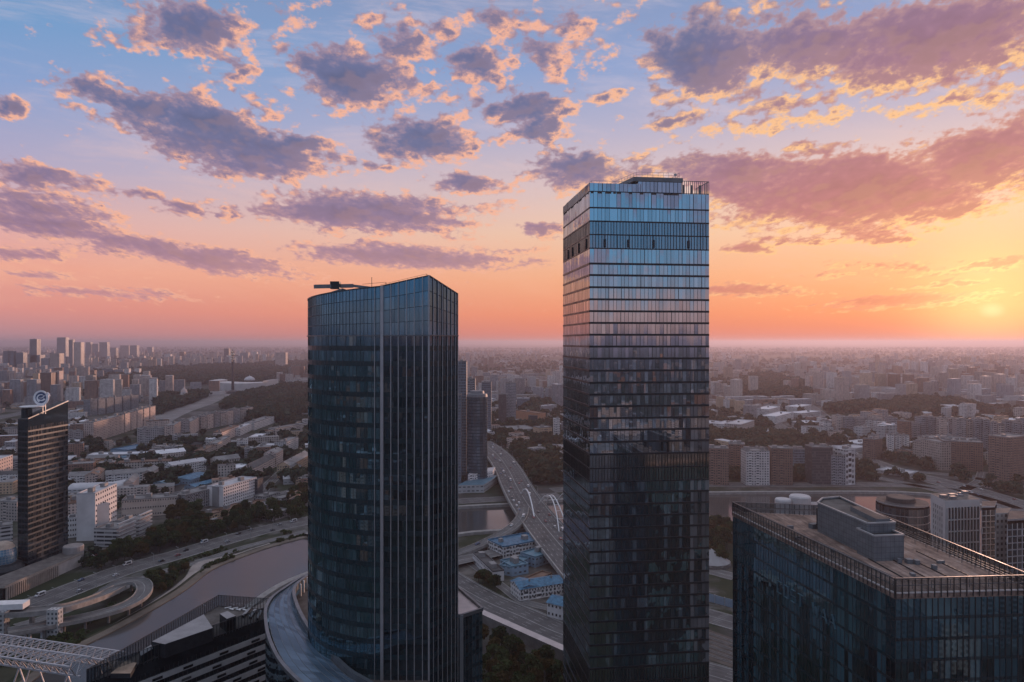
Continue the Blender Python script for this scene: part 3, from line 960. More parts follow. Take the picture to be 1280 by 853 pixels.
# window-cleaning crane, its housing and rails on the roof
cr = empty('roof_crane', AT(425, 372, 186), 'grey window cleaning crane lying across the roof of the rounded tower', 'crane')
mb = MB(); mb.beam(AT(393, 358.5, 182), AT(441, 357.5, 188), 1.1, 1.0); mb.beam(AT(437, 357, 188), AT(470, 361, 190), .7, .7); mb.build('boom', m_panel, cr)
mb = MB(); p = AT(419.5, 361.5, 185); mb.box(p, (2.5, 2.0, 2.0)); mb.build('winch_house', m_dark, cr)
mb = MB(); a = AT(388, 373, 192); b_ = AT(428, 360.5, 192); c_ = AT(433, 368, 192); e_ = AT(400, 374, 192)
for off in (0, 5): mb.face([q + Vector((0, off, 0)) for q in (a, e_, c_, b_)])
mb.face([a, b_, b_ + Vector((0, 5, 0)), a + Vector((0, 5, 0))]); mb.beam(AT(430, 362, 187), AT(431, 372, 187), 1.2)
mb.build('support_frame', m_panel, cr)
mb = MB()
railing(mb, [(-33, 171.5, top1((-33, 170))), (-21.5, 171.2, top1((-21, 170))), (-16, 178.5, top1((-15, 177)))], .55, 2.0, .06, 1)
for px, h in ((464.8, 3.2), (482.5, 1.9)): q = AT(px, 362, 178); mb.beam(q, q + Vector((0, 0, h)), .14)
mb.beam(AT(453, 355.5, 178), AT(482, 353, 178), .08)
mb.build('railing', m_dark, t1)

# crescent podium round the tower foot
zp = 88.0
out_px = [(405, 712), (378, 724), (356, 738), (341, 749), (333, 762), (332, 776), (336, 800), (349, 828), (371.6, 853), (410, 884), (455, 905)]
in_px = [(405, 716), (384, 726), (368, 741.5), (372, 765), (389, 796), (414, 824), (437, 846), (455, 857), (480, 872), (505, 884)]
o3 = smooth([G(*p, zp) for p in out_px], 4)
i3 = smooth([G(*p, zp) for p in in_px], 4)
pod = empty('crescent_podium', (-50, 180, 0), 'low curved podium with pale blue glazed roof wrapped round the rounded tower', 'building')
m_teal = glass('podium_glass', (.008, .014, .018), (.03, .05, .06), (.6, .8, .9), .25, .03, .3)
mb = MB()
for i in range(len(o3) - 1):
    L = (o3[i + 1] - o3[i]).length
    for q in range(max(1, round(L / 1.4))):
        kk = max(1, round(L / 1.4))
        a, b = o3[i].lerp(o3[i + 1], q / kk), o3[i].lerp(o3[i + 1], (q + 1) / kk)
        for r in range(14):
            z1_, z0_ = zp - .3 - r * 3.6, zp - .3 - (r + 1) * 3.6
            e = side(o3, i) * RND.gauss(0, .012)
            mb.face([(a.x, a.y, z0_), (b.x, b.y, z0_), (b.x - e.x, b.y - e.y, z1_), (a.x, a.y, z1_)])
mb.build('curved_glazing', m_teal, pod)
mb = MB()
for i in range(len(o3) - 1):
    mb.beam(o3[i] + Vector((0, 0, .5)), o3[i + 1] + Vector((0, 0, .5)), .9, 1.0)
mb.build('outer_parapet', m_fin_thin, pod)
# glazed roof, with its grid
def along(line, f):
    x = f * (len(line) - 1); i = min(int(x), len(line) - 2)
    return line[i].lerp(line[i + 1], x - i)
N = 46
mb, mg = MB(), MB()
for i in range(N):
    for j in range(6):
        P = lambda a_, b_: along(o3, a_ / N).lerp(along(i3, a_ / N), .07 + .86 * b_ / 6) + Vector((0, 0, .35 + .5 * math.sin(math.pi * b_ / 6)))
        mb.face([P(i + 1, j), P(i + 1, j + 1), P(i, j + 1), P(i, j)])
    mg.beam(P(i, 0), P(i, 6), .08, .1)
for j in range(7):
    for i in range(N): mg.beam(along(o3, i / N).lerp(along(i3, i / N), .07 + .86 * j / 6) + Vector((0, 0, .38 + .5 * math.sin(math.pi * j / 6))), along(o3, (i + 1) / N).lerp(along(i3, (i + 1) / N), .07 + .86 * j / 6) + Vector((0, 0, .38 + .5 * math.sin(math.pi * j / 6))), .08, .1)
gr_ = mb.build('glazed_roof', glass('roof_glass', (.085, .125, .165), (.10, .145, .185), (.6, .7, .8), .10, .25, .3, None, 1.4), pod)
sub(mg, 'glazing_bars', [m_panel], gr_, pod)
mb = MB()
for i in range(len(i3) - 1):
    mb.beam(i3[i] + Vector((0, 0, .9)), i3[i + 1] + Vector((0, 0, .9)), 1.0, 1.9)
mb.build('inner_parapet', m_fin_thin, pod)
mb = MB()
dk = [(p.x, p.y, zp - 2.2) for p in i3] + [(-20, 168, zp - 2.2), (-30, 200, zp - 2.2), (-55, 215, zp - 2.2)]
mb.face(dk)
mb.build('terrace', plain('terrace_brown', (.12, .10, .09), .9, 0, .3, .3), pod)
for f_ in (.14, .17, .2): mb = MB(); q = along(i3, f_); mb.beam(q + Vector((1.5, 0, -2)), q + Vector((1.5, 0, 2.0)), .5); mb.build('post', m_white, pod)
# glass wing on the other side of the tower
zw = 95.0
wing = empty('podium_wing', G(588, 769, zw) * 1.0, 'low glass wing with a pale pink roof at the right foot of the rounded tower', 'building')
wing.location.z = 0
wp = [G(*p, zw) for p in [(566, 772.5), (577, 772.5), (603, 764), (572, 737), (556, 737)]]
wpoly = [(p.x, p.y) for p in wp]
z = zw
while z > 50:
    curtain(wing, wpoly, z - 3.7, z, 1.1, 1.3, [m_teal, m_fin_thin, m_span2], (0, 1), 'glazing', .004, .07, .12, .04)
    z -= 3.7
mb = MB(); mb.prism(wpoly, 0, z, 0, None); mb.build('lower_storeys', m_teal, wing)
mb = MB(); mb.face([(p.x, p.y, zw + .2) for p in wp]); mb.build('roof', plain('pink_roof', (.84, .67, .64), .85, 0, .1, .3), wing)
mb = MB()
for i in range(5): a, b = wp[i], wp[(i + 1) % 5]; mb.beam(a + Vector((0, 0, .5)), b + Vector((0, 0, .5)), .6, 1.0)
mb.build('parapet', m_fin_thin, wing)
mb = MB(); q = wp[1]; mb.beam((q.x, q.y - .2, 40), (q.x, q.y - .2, zw + .8), .9); mb.build('corner_column', m_fin, wing)

# ===== 3. glass office block, lower right, seen from above
zb = 126.0
N_, L_, F4, R_ = (67.4, 120.0), (57.4, 177.3), (88.3, 171.5), (92.4, 121.8)
Q = [N_, R_, F4, L_]
g3 = glass('office_glass', (.021, .054, .068), (.04, .085, .10), (.44, .74, .88), .26, .02, .25)
g3l = glass('office_glass_mixed', (.007, .015, .020), (.035, .085, .11), (.44, .74, .88), .24, .02, .45)
ob = empty('glass_office_block', (82, 150, 0), 'dark teal glass office block at lower right with a brown flat roof and railed parapet', 'building')
z = zb - 1.2
i = 0
while z > 55:
    curtain(ob, Q, z - 3.7, z, .55, 1.15, [g3 if i < 3 else g3l, m_mull, m_span2], (0, 3), 'glazing', .0035, .07, .14, .05, .06)
    z -= 3.7; i += 1
mb = MB(); mb.prism(Q, 0, z, 0, None); mb.build('lower_storeys', g3, ob)
mt_, tt, oo = material('roof_brown')
pos = tt.new('ShaderNodeNewGeometry').outputs['Position']
na = tt.noise(tt.vm('MULTIPLY', pos, (1.0, .12, 1)), .9, 5, .65); nb_ = tt.noise(pos, .22, 6, .7)
sx, sy, _ = tt.sep(pos)
seam = tt.m('LESS_THAN', tt.m('FRACT', tt.m('DIVIDE', tt.m('ADD', sx, tt.m('MULTIPLY', sy, .17)), 1.6)), .07)
colr = tt.ramp(tt.m('ADD', tt.m('MULTIPLY', na, .5), tt.m('MULTIPLY', nb_, .5)), [(.36, (.085, .062, .052)), (.46, (.20, .14, .115)), (.54, (.31, .215, .175)), (.64, (.42, .34, .30))])
principled(tt, oo, tt.mix(tt.m('MULTIPLY', seam, .45), colr, (.06, .05, .045, 1)), .85, 0, .25, na, .3)
mb = MB(); mb.prism(Q, zb - 1.2, zb, 0, 0); mb.build('roof', mt_, ob)
# parapet: outer mullions carried up, lit kerb line, handrail, inner kerb
mb, mr_, mk_ = MB(), MB(), MB()
qv = [Vector((*p, 0)) for p in Q]
for i in range(4):
    a, b = qv[i], qv[(i + 1) % 4]
    d = (b - a).normalized(); nr = Vector((d.y, -d.x, 0)); L = (b - a).length
    n = int(L / 1.15)
    for j in range(n + 1):
        p = a.lerp(b, j / n)
        mb.beam(p + nr * .16 + Vector((0, 0, zb - 1.0)), p + nr * .16 + Vector((0, 0, zb + 2.5)), .09, .22)
    for zz, w in ((2.5, .2), (1.25, .08)): mr_.beam(a + nr * .16 + Vector((0, 0, zb + zz)), b + nr * .16 + Vector((0, 0, zb + zz)), w, .16)
    for off in (1.5, 2.4):
        mr_.beam(a - nr * off + d * off + Vector((0, 0, zb + 1.5)), b - nr * off - d * off + Vector((0, 0, zb + 1.5)), .09)
    for j in range(0, n, 3):
        p = a.lerp(b, (j + .5) / n) - nr * 1.5
        mr_.beam(p + Vector((0, 0, zb)), p + Vector((0, 0, zb + 1.5)), .08)
    for j in range(n):
        p, q = a.lerp(b, (j + .12) / n), a.lerp(b, (j + .88) / n)
        mk_.beam(p + nr * .05 + Vector((0, 0, zb - .1)), q + nr * .05 + Vector((0, 0, zb - .1)), .3, .22)
mb.build('parapet_mullions', m_mull, ob); mr_.build('handrail', m_fin_thin, ob); mk_.build('parapet_kerb', plain('kerb_light', (.50, .46, .44), .6, 0, .15, .5), ob)
mb = MB()
for i in range(4):
    a, b = qv[i], qv[(i + 1) % 4]
    mb.face([a + Vector((0, 0, zb)), b + Vector((0, 0, zb)), b + Vector((0, 0, zb + 2.4)), a + Vector((0, 0, zb + 2.4))])
mb.build('parapet_glazing', m_fg, ob)
# stepped penthouse
ph = [(71.0, 160.0), (72.9, 140.5), (81.0, 141.3), (84.0, 168.0), (70.4, 166.0)]
G3 = lambda px, py, z: (lambda p: (p.x, p.y))(G(px, py, z))
f0, f1 = Vector((*G3(1022, 664.5, zb), 0)), Vector((*G3(1096, 701, zb), 0))
dd = (f1 - f0).normalized(); ee = Vector((-dd.y, dd.x, 0))
if ee.x < 0: ee = -ee
T = lambda t, s: (f0 + dd * t + ee * s)
Lp = (f1 - f0).length
mp, tp, op = material('penthouse_cladding')
uvn = tp.new('ShaderNodeUVMap').outputs[0]; ux, uy, _ = tp.sep(uvn)
ln = tp.m('MAXIMUM', tp.m('LESS_THAN', tp.m('FRACT', tp.m('DIVIDE', ux, .95)), .06), tp.m('LESS_THAN', tp.m('FRACT', tp.m('DIVIDE', uy, 1.1)), .05))
nn = tp.noise(tp.new('ShaderNodeNewGeometry').outputs['Position'], .5, 4, .6)
principled(tp, op, tp.mix(ln, tp.ramp(nn, [(.3, (.13, .145, .16)), (.7, (.20, .22, .235))]), (.06, .065, .07, 1)), .5, .2, .4)
pen = empty('roof_penthouse', (74, 152, zb), 'blue grey clad plant house stepped in two heights on the brown flat roof', 'penthouse')
Pxy = lambda *l: [(p.x, p.y) for p in l]
mb = MB(); mb.prism(Pxy(T(-4.0, 3.6), T(0, 0), T(Lp * .86, 0), T(Lp * .86, 6.2), T(6, 7.4), T(-5, 8.6)), zb, zb + 6.6, 0, None); mb.build('cladding_wall', mp, pen)
mb = MB(); mb.prism(Pxy(T(Lp * .76, -.9), T(Lp + .4, -.9), T(Lp + .4, 5.6), T(Lp * .76, 5.6)), zb, zb + 5.2, 0, None); mb.build('lower_wall', mp, pen)
for nm, pl, zt in (('roof', (T(-4.0, 3.6), T(0, 0), T(Lp * .86, 0), T(Lp * .86, 6.2), T(6, 7.4), T(-5, 8.6)), 6.3), ('lower_roof', (T(Lp * .76, -.9), T(Lp + .4, -.9), T(Lp + .4, 5.6), T(Lp * .76, 5.6)), 4.7)):
    mb = MB(); mb.face([(p.x, p.y, zb + zt) for p in pl]); mb.build(nm, m_roofd if nm != 'roof' else m_roofg, pen)
    mb = MB()
    for i in range(len(pl)): a, b = pl[i], pl[(i + 1) % len(pl)]; mb.beam(a + Vector((0, 0, zb + zt + .45)), b + Vector((0, 0, zb + zt + .45)), .35, .3)
    mb.build('coping', plain('coping_light', (.36, .35, .345), .6, .1, .15, .5), pen)
mb = MB(); pl = (T(Lp * .30, 4.0), T(Lp * .82, 2.6), T(Lp * .82, 5.6), T(Lp * .30, 5.8))
mb.prism(Pxy(*pl), zb + 6.3, zb + 7.3, 0, 1); mb.build('roof_hatch', [m_panel, m_roofd], pen)
mb = MB(); mb.prism(Pxy(T(-4.2, 3.2), T(-1.0, .3), T(-.9, .5), T(-4.1, 3.4)), zb + 1.2, zb + 5.2, 0, 0); mb.build('door_recess', m_span, pen)
mb = MB(); q = T(-2.8, 1.0); mb.box((q.x, q.y, zb), (2.6, 1.4, 1.1), .3); mb.build('vent_box', m_panel, pen)
for k in range(9):
    q = Vector((RND.uniform(74, 88), RND.uniform(124, 139), zb)) if k < 6 else Vector((RND.uniform(60.5, 68), 170 - 9 * (k - 5), zb))
    mb = MB(); mb.box(q, (RND.uniform(.6, 1.6), RND.uniform(.6, 1.3), RND.uniform(.4, 1.1)), RND.uniform(-.2, .2)); mb.build('roof_vent', m_panel, ob)
for k in range(4):
    mb = MB(); a = Vector((73 + k * 4.3, 125.5 + k, zb + .12)); b = Vector((72.4 + k * 4.2, 138.5 + 5 * (k % 2), zb + .12)); mb.beam(a, b, .18, .2); mb.build('roof_pipe', m_mull, ob)
# reflection of an unseen sign, modelled as bluish letter strokes on the left wall
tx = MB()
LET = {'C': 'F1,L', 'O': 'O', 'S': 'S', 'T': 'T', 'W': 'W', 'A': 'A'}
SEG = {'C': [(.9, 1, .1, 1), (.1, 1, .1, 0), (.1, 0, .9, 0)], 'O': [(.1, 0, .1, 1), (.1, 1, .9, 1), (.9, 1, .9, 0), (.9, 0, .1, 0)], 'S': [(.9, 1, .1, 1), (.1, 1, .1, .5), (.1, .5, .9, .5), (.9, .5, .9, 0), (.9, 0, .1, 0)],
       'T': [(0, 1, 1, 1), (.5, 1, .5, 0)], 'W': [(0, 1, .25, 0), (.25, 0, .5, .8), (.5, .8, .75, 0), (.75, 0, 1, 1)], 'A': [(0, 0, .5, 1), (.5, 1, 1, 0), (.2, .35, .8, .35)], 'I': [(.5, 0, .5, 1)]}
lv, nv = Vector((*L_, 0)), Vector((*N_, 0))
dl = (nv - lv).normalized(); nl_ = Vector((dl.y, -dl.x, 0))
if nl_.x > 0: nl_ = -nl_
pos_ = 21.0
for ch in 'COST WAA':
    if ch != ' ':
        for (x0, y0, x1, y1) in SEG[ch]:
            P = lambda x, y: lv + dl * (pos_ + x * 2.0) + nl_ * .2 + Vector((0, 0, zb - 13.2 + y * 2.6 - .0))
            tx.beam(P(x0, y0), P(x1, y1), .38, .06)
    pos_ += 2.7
tx.build('sign_reflection', plain('reflected_letter_blue', (.085, .165, .20), .5, 0, .3, .6), ob)
# ------------------------------------------------------------------ lower left: roof terrace building, trusses, logo tower, ramps
m_band = plain('band_white', (.40, .39, .385), .6, 0, .12, .4)
m_win = glass('window_dark', (.012, .014, .016), (.10, .095, .09), (.7, .75, .8), .22, .05, .2)
zt = 70.0
tip, nr_, fr_ = Vector((-124.5, 199.8, 0)), Vector((-84.0, 253.8, 0)), Vector((-111.2, 258.6, 0))
tb = empty('striped_office_block', (-108, 236, 0), 'dark office block with white striped side and a fenced triangular roof terrace, lower left', 'building')
tri = [(p.x, p.y) for p in (tip, nr_, fr_)]
mb = MB(); mb.prism(tri, 0, zt, 0, 1); mb.build('wall', [m_win, m_roofg], tb)
d = (nr_ - tip).normalized(); nn_ = Vector((d.y, -d.x, 0)); Ln = (nr_ - tip).length
for r in range(11):
    z = zt - 6.2 - r * 3.7
    mb, md_ = MB(), MB()
    s0 = 13.5 if r < 3 else 2.0
    a, b = tip + d * s0 + nn_ * .2, tip + d * Ln + nn_ * .2
    mb.beam(a + Vector((0, 0, z)), b + Vector((0, 0, z)), .5, 1.75)
    o = mb.build('white_band', m_band, tb)
    x = s0 + RND.uniform(2, 6)
    while x < Ln - 5:
        p = tip + d * x + nn_ * .32
        md_.beam(p + Vector((0, 0, z - .1)), p + d * 3.2 + Vector((0, 0, z - .1)), .5, .8)
        x += RND.uniform(9, 13)
    sub(md_, 'slot_window', [m_win], o, tb)
for r in range(12):
    z = zt - 4.4 - r * 3.7
    mb = MB()
    for k in range(int(Ln / 1.5)):
        p = tip + d * (k * 1.5) + nn_ * .1
        mb.beam(p + Vector((0, 0, z - .9)), p + Vector((0, 0, z + .9)), .1)
    mb.build('mullion_row', m_mull, tb)
# high glass fence round the terrace
mb, mg = MB(), MB()
for a, b in ((tip, nr_), (nr_, fr_), (fr_, tip)):
    L = (b - a).length; dd_ = (b - a) / L
    for k in range(int(L / 1.15) + 1):
        p = a + dd_ * (k * 1.15)
        mb.beam(p + Vector((0, 0, zt - .5)), p + Vector((0, 0, zt + 4.3)), .13, .2)
    mg.quadw(a, b, zt, zt + 4.1); 
    for z in (zt + 4.2, zt + .1): mb.beam(a + Vector((0, 0, z)), b + Vector((0, 0, z)), .14)
fo = mg.build('terrace_fence', m_fg, tb); sub(mb, 'fence_bars', [m_mull], fo, tb)
def roofprism(name, px, z1, z0, mw, mr, parent):
    mb = MB(); mb.prism([(G(*p, z1).x, G(*p, z1).y) for p in px], z0, z1, 0, 1)
    return mb.build(name, [mw, mr], parent)
m_palew = plain('terrace_pale', (.27, .265, .27), .8, 0, .15, .3)
roofprism('skylight_house', [(190, 802), (206, 805.5), (266, 785), (254.8, 768)], zt + 4.4, zt, m_dark, m_palew, tb)
roofprism('stair_cube', [(274.5, 767.4), (283.5, 773.7), (295, 770), (284.4, 763.8)], zt + 4.6, zt, m_dark, m_palew, tb)
roofprism('plant_box', [(174, 815), (176, 820), (191, 811), (189, 806)], zt + 2.6, zt, m_dark, m_palew, tb)
roofprism('timber_deck', [(138, 842), (163, 842), (171, 828.5), (156, 827)], zt + 1.4, zt, m_dark, plain('timber_tan', (.30, .22, .16), .8, 0, .25, .4), tb)
for k in range(3): roofprism('roof_light', [(302 + k * 9, 769 + k * 1.5), (305 + k * 9, 770 + k * 1.5), (314 + k * 7, 760 + k * 1.5), (311 + k * 7, 759.5 + k * 1.5)], zt + .9, zt, m_dark, m_palew, tb)
for k in range(6):
    q = G(285 + k * 4.3, 761 + (k % 2) * 1.6 + .3 * k, zt)
    bn = empty('terrace_bench', q, 'white bench in a zigzag row on the fenced roof terrace', 'bench', 'white terrace benches', rz=.5 * (-1) ** k)
    mb = MB(); mb.box((q.x, q.y, zt + .35), (2.3, .7, .15)); mb.build('seat', m_white, bn)
    for sx_ in (-.9, .9): mb = MB(); mb.box((q.x + sx_, q.y, zt), (.15, .6, .35)); mb.build('leg', m_steel, bn)

# two white space-frame girders at the very corner
def girder(p0, p1, wid, hgt, label, step=3.6):
    p0, p1 = Vector(p0), Vector(p1)
    c = (p0 + p1) / 2
    r = empty('truss_girder', (c.x, c.y, 0), label, 'truss', 'white lattice trusses')
    d = (p1 - p0).normalized(); s = Vector((-d.y, d.x, 0)).normalized() * wid
    n = int((p1 - p0).length / step)
    mb, mw = MB(), MB()
    dn = Vector((0, 0, -hgt))
    for a, b in ((p0, p1), (p0 + s, p1 + s), (p0 + s / 2 + dn, p1 + s / 2 + dn)): mb.beam(a, b, .5)
    for k in range(n):
        a, b, m_ = p0.lerp(p1, k / n), p0.lerp(p1, (k + 1) / n), p0.lerp(p1, (k + .5) / n)
        lo = m_ + s / 2 + dn
        for q in (a, b, a + s, b + s): mw.beam(q, lo, .26)
        mw.beam(a, a + s, .22); mw.beam(a, b + s, .2)
    mb.build('chord', m_steel_w, r); mw.build('lattice', m_steel_w, r)
    for f_ in (.1, .5, .9):
        for dx_ in (-2.2, 2.2):
            ml = MB(); q = p0.lerp(p1, f_) + s / 2 + dn
            ml.beam(q, (q.x + dx_ * 2.2, q.y, q.z - 14), .4); ml.beam((q.x + dx_ * 2.2, q.y, q.z - 14), (q.x + dx_ * 2.2, q.y, 0), .5)
            ml.build('leg', m_steel_w, r)
m_steel_w = plain('truss_white', (.42, .41, .42), .5, .1, .15, .5)
girder(AT(-60, 797, 268), AT(134, 826, 238), 7.0, 4.2, 'long white lattice truss, the farther of two at the lower left corner')
girder(AT(-60, 812, 232), AT(87, 834, 212), 7.0, 4.6, 'shorter white lattice truss with slanted legs, nearest the lower left corner')
# dark roof the girders carry
hb_ = empty('exhibition_hall', (-165, 205, 0), 'dark low hall beneath the white lattice trusses in the lower left corner', 'building')
mb = MB(); mb.prism([(-215, 190), (-128, 165), (-120, 196), (-146, 232), (-215, 246)], 0, 40, 0, 1); mb.build('wall', [m_win, m_roofd], hb_)

# tower with the ringed logo
K, M_, J = Vector((-354.6, 500, 0)), Vector((-352.0, 541, 0)), Vector((-363.2, 501.5, 0))
M2 = J + (M_ - K)
lt = empty('logo_tower', (-358, 520, 0), 'dark glass tower with a white ringed logo on its sloping roof at far left', 'skyscraper')
LP = [(p.x, p.y) for p in (K, M_, M2, J)]
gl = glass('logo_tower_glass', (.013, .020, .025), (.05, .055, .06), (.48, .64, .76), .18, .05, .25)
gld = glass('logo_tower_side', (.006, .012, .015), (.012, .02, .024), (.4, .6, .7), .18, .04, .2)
m_strip = plain('strip_grey', (.050, .056, .062), .4, .3, .25, .1)
z = 0.0
while z < 106:
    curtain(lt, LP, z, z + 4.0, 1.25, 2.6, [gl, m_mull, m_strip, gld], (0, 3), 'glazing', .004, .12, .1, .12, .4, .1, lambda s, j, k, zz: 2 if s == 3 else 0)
    z += 4.0
mb = MB(); mb.prism(LP, z, 0, 0, 1, tops=[113.5, 123.0, 123.0, 113.5]); mb.build('sloping_crown', [gl, m_roofd], lt)
mb = MB(); mb.beam(K + Vector((0, 0, 114)), M_ + Vector((0, 0, 123.5)), .7, .8); mb.build('roof_edge', m_fin_thin, lt)
mb = MB(); mb.lathe((-360.5, 507, 112), [(3.4, 0), (3.4, 8.5), (2.6, 9.2), (0.01, 9.2)], 18); mb.build('round_turret', gld, lt)
mb = MB(); mb.lathe((-358.6, 510, 121.4), [(.1, 0), (8.0, .4), (8.0, 1.0), (.01, 1.6)], 20); mb.build('canopy', m_white, lt)
mb = MB(); mb.beam((-353.5, 514, 116), (-353.5, 514, 124), .5); mb.beam((-351.5, 514, 116), (-351.5, 514, 124), .5); mb.build('logo_mast', m_steel, lt)
lc = AT(51, 497.5, 513)
lg = MB()
def arcseg(c, r, a0, a1, w0, w1, n=20, dep=.5):
    for k in range(n):
        t0, t1 = a0 + (a1 - a0) * k / n, a0 + (a1 - a0) * (k + 1) / n
        q0, q1 = w0 + (w1 - w0) * k / n, w0 + (w1 - w0) * (k + 1) / n
        P = lambda t, rr_, y: Vector((c.x + rr_ * math.cos(t), c.y + y, c.z + rr_ * math.sin(t)))
        f = [P(t0, r - q0, 0), P(t1, r - q1, 0), P(t1, r + q1, 0), P(t0, r + q0, 0)]
        g_ = [p + Vector((0, dep, 0)) for p in f]
        lg.face(list(reversed(f))); lg.face(g_)
        lg.face([f[0], f[1], g_[1], g_[0]]); lg.face([f[2], f[3], g_[3], g_[2]])
arcseg(lc, 5.0, math.radians(40), math.radians(395), .55, 1.0)
arcseg(lc + Vector((0, -.1, -.3)), 2.7, math.radians(60), math.radians(250), .25, .7)
arcseg(lc + Vector((.4, -.1, .9)), 2.9, math.radians(225), math.radians(330), .2, .75)
arcseg(lc + Vector((-.2, -.1, 2.6)), 2.8, math.radians(250), math.radians(345), .15, .45)
arcseg(lc + Vector((1.0, -.1, -1.0)), 6.2, math.radians(20), math.radians(52), .2, .45)
lg.build('ring_logo', plain('logo_white', (.78, .78, .80), .4, 0, .05, 1), lt)
mb = MB(); mb.lathe((0, 0, 0), [(.01, 0), (4.3, 0)], 24)
mb.v = [(lc.x + v[0], lc.y + .3, lc.z + v[1]) for v in mb.v]; mb.build('logo_disc', plain('logo_blue', (.06, .10, .20), .4, 0, .1, 1), lt)

# glass dome by its foot, and the low colonnaded block
dq = G(4, 722)
dm = empty('glass_dome', dq, 'pale blue glass dome with a tan cap beside the dark logo tower', 'dome')
mdm, td, od = material('dome_glass')
uvd = td.new('ShaderNodeUVMap').outputs[0]; ux, uy, _ = td.sep(uvd)
gln = td.m('MAXIMUM', td.m('LESS_THAN', td.m('FRACT', td.m('DIVIDE', ux, 2.0)), .14), td.m('LESS_THAN', td.m('FRACT', td.m('DIVIDE', uy, 1.8)), .14))
principled(td, od, td.mix(gln, (.10, .20, .28, 1), (.30, .33, .35, 1)), .2, .1, .6)
mb = MB(); mb.lathe(dq, [(4.5, 0), (6.5, 6), (8.0, 12), (8.2, 17), (7.2, 21.5)], 28); mb.build('glazing', mdm, dm)
mb = MB(); mb.lathe(dq, [(7.3, 21.4), (5.6, 24.2), (3.0, 25.8), (.01, 26.3)], 28); mb.build('cap', plain('tan_cap', (.42, .33, .26), .6, 0, .15, .4), dm)
mb = MB(); mb.lathe(dq, [(13, 0), (13, 7), (11, 10), (5, 11.5)], 24); mb.build('base', m_dark, dm)
a, b = G(6, 751), G(104, 706)
cb = empty('colonnade_building', (a + b) / 2, 'long low pale building with a row of columns along the road below the dark tower', 'building')
d = (b - a).normalized(); s = Vector((-d.y, d.x, 0)); L = (b - a).length
m_stone = plain('stone_tan', (.34, .29, .25), .8, 0, .2, .2)
mb = MB(); mb.prism([(p.x, p.y) for p in (a + s * 2, b + s * 2, b + s * 14, a + s * 19)], 0, 8, 0, 1); mb.build('wall', [m_win, m_roofg], cb)
mb = MB(); mb.prism([(p.x, p.y) for p in (a, b, b + s * 15, a + s * 20)], 8, 9.6, 0, 1, True); mb.build('roof', [m_stone, m_roofg], cb)
for k in range(0, 26):
    p = a + d * (L * .62 * k / 25 + 1); mb = MB(); mb.box((p.x, p.y + .6, 0), (.9, .9, 8)); mb.build('column', m_stone, cb)
mb = MB(); p = a + d * L * .8 + s * 1.3; mb.box((p.x, p.y, 0), (L * .36, 2, 8.0), math.atan2(d.y, d.x)); mb.build('end_wall', plain('pale_wall', (.46, .41, .38), .75, 0, .2, .15), cb)
mb = MB(); mb.lathe(b + s * 8, [(7, 0), (7, 14), (6.6, 14.6), (.01, 14.6)], 20); mb.build('drum', plain('drum_grey', (.28, .26, .25), .8, 0, .2, .2), cb)

# looping ramp on piers
rp = empty('loop_ramp', G(150, 760), 'grey elevated ramp curving in a tight loop beside the river bank', 'ramp')
o, c = strip('ramp_deck', [(120, 741, 3), (138, 733, 6.5), (158, 727, 7), (175, 727, 7), (181, 735, 7), (174, 747, 7), (152, 759, 7), (118, 769, 7), (85, 776, 7), (55, 782, 8), (10, 790, 9)], 9, m_ramp, 7, thick=1.3, kind=None)
adopt(o, rp); o.name = 'deck'
for i in range(4, len(c), 5):
    mb = MB(); mb.lathe((c[i].x, c[i].y, 0), [(.8, 0), (.8, c[i].z - 1.2)], 10); mb.build('pier', m_conc, rp)
# covered footbridge with its pale pylons
fbg = empty('covered_footbridge', G(40, 790), 'white covered footbridge on tall pale pylons at the left edge by the river', 'footbridge')
o, c = strip('bridge_deck', [(-60, 768, 15), (-20, 766, 15), (10, 765, 15), (45, 763, 15), (78, 759, 15), (105, 752, 12), (130, 743, 8), (150, 733, 6.8)], 8, m_ramp, 15, thick=2.0, kind=None)
adopt(o, fbg); o.name = 'deck'
a, b = G(-40, 763, 16), G(33, 760, 16)
mb = MB(); mb.beam(a + Vector((0, 0, 2)), b + Vector((0, 0, 2)), 7, 3.2); mb.build('white_cover', m_white, fbg)
m_grid = facade('pylon_wall', (.42, .41, .40), (.05, .06, .07), 2.2, 2.6, .5, .5)
for px, py, w in ((68.5, 797, 6.5), (3, 800, 5.0)):
    q = G(px, py); mb = MB(); mb.box(q, (w, 4.5, 16.5)); mb.build('pylon', m_grid, fbg)
mb = MB(); q = G(40, 786); mb.box(q, (2, 2, 13)); mb.build('pier', m_conc, fbg)
a, b = G(14, 806), G(53, 800)
pf = empty('portal_frame', (a + b) / 2, 'low white portal frame standing on the bank beneath the covered footbridge', 'frame')
mb = MB(); mb.beam(a + Vector((0, 0, 5)), b + Vector((0, 0, 5)), 1.2); mb.build('beam', m_white, pf)
for f_ in (0.02, .45, .6, .98): p = a.lerp(b, f_); mb = MB(); mb.beam(p, p + Vector((0, 0, 5)), 1.0); mb.build('post', m_white, pf)

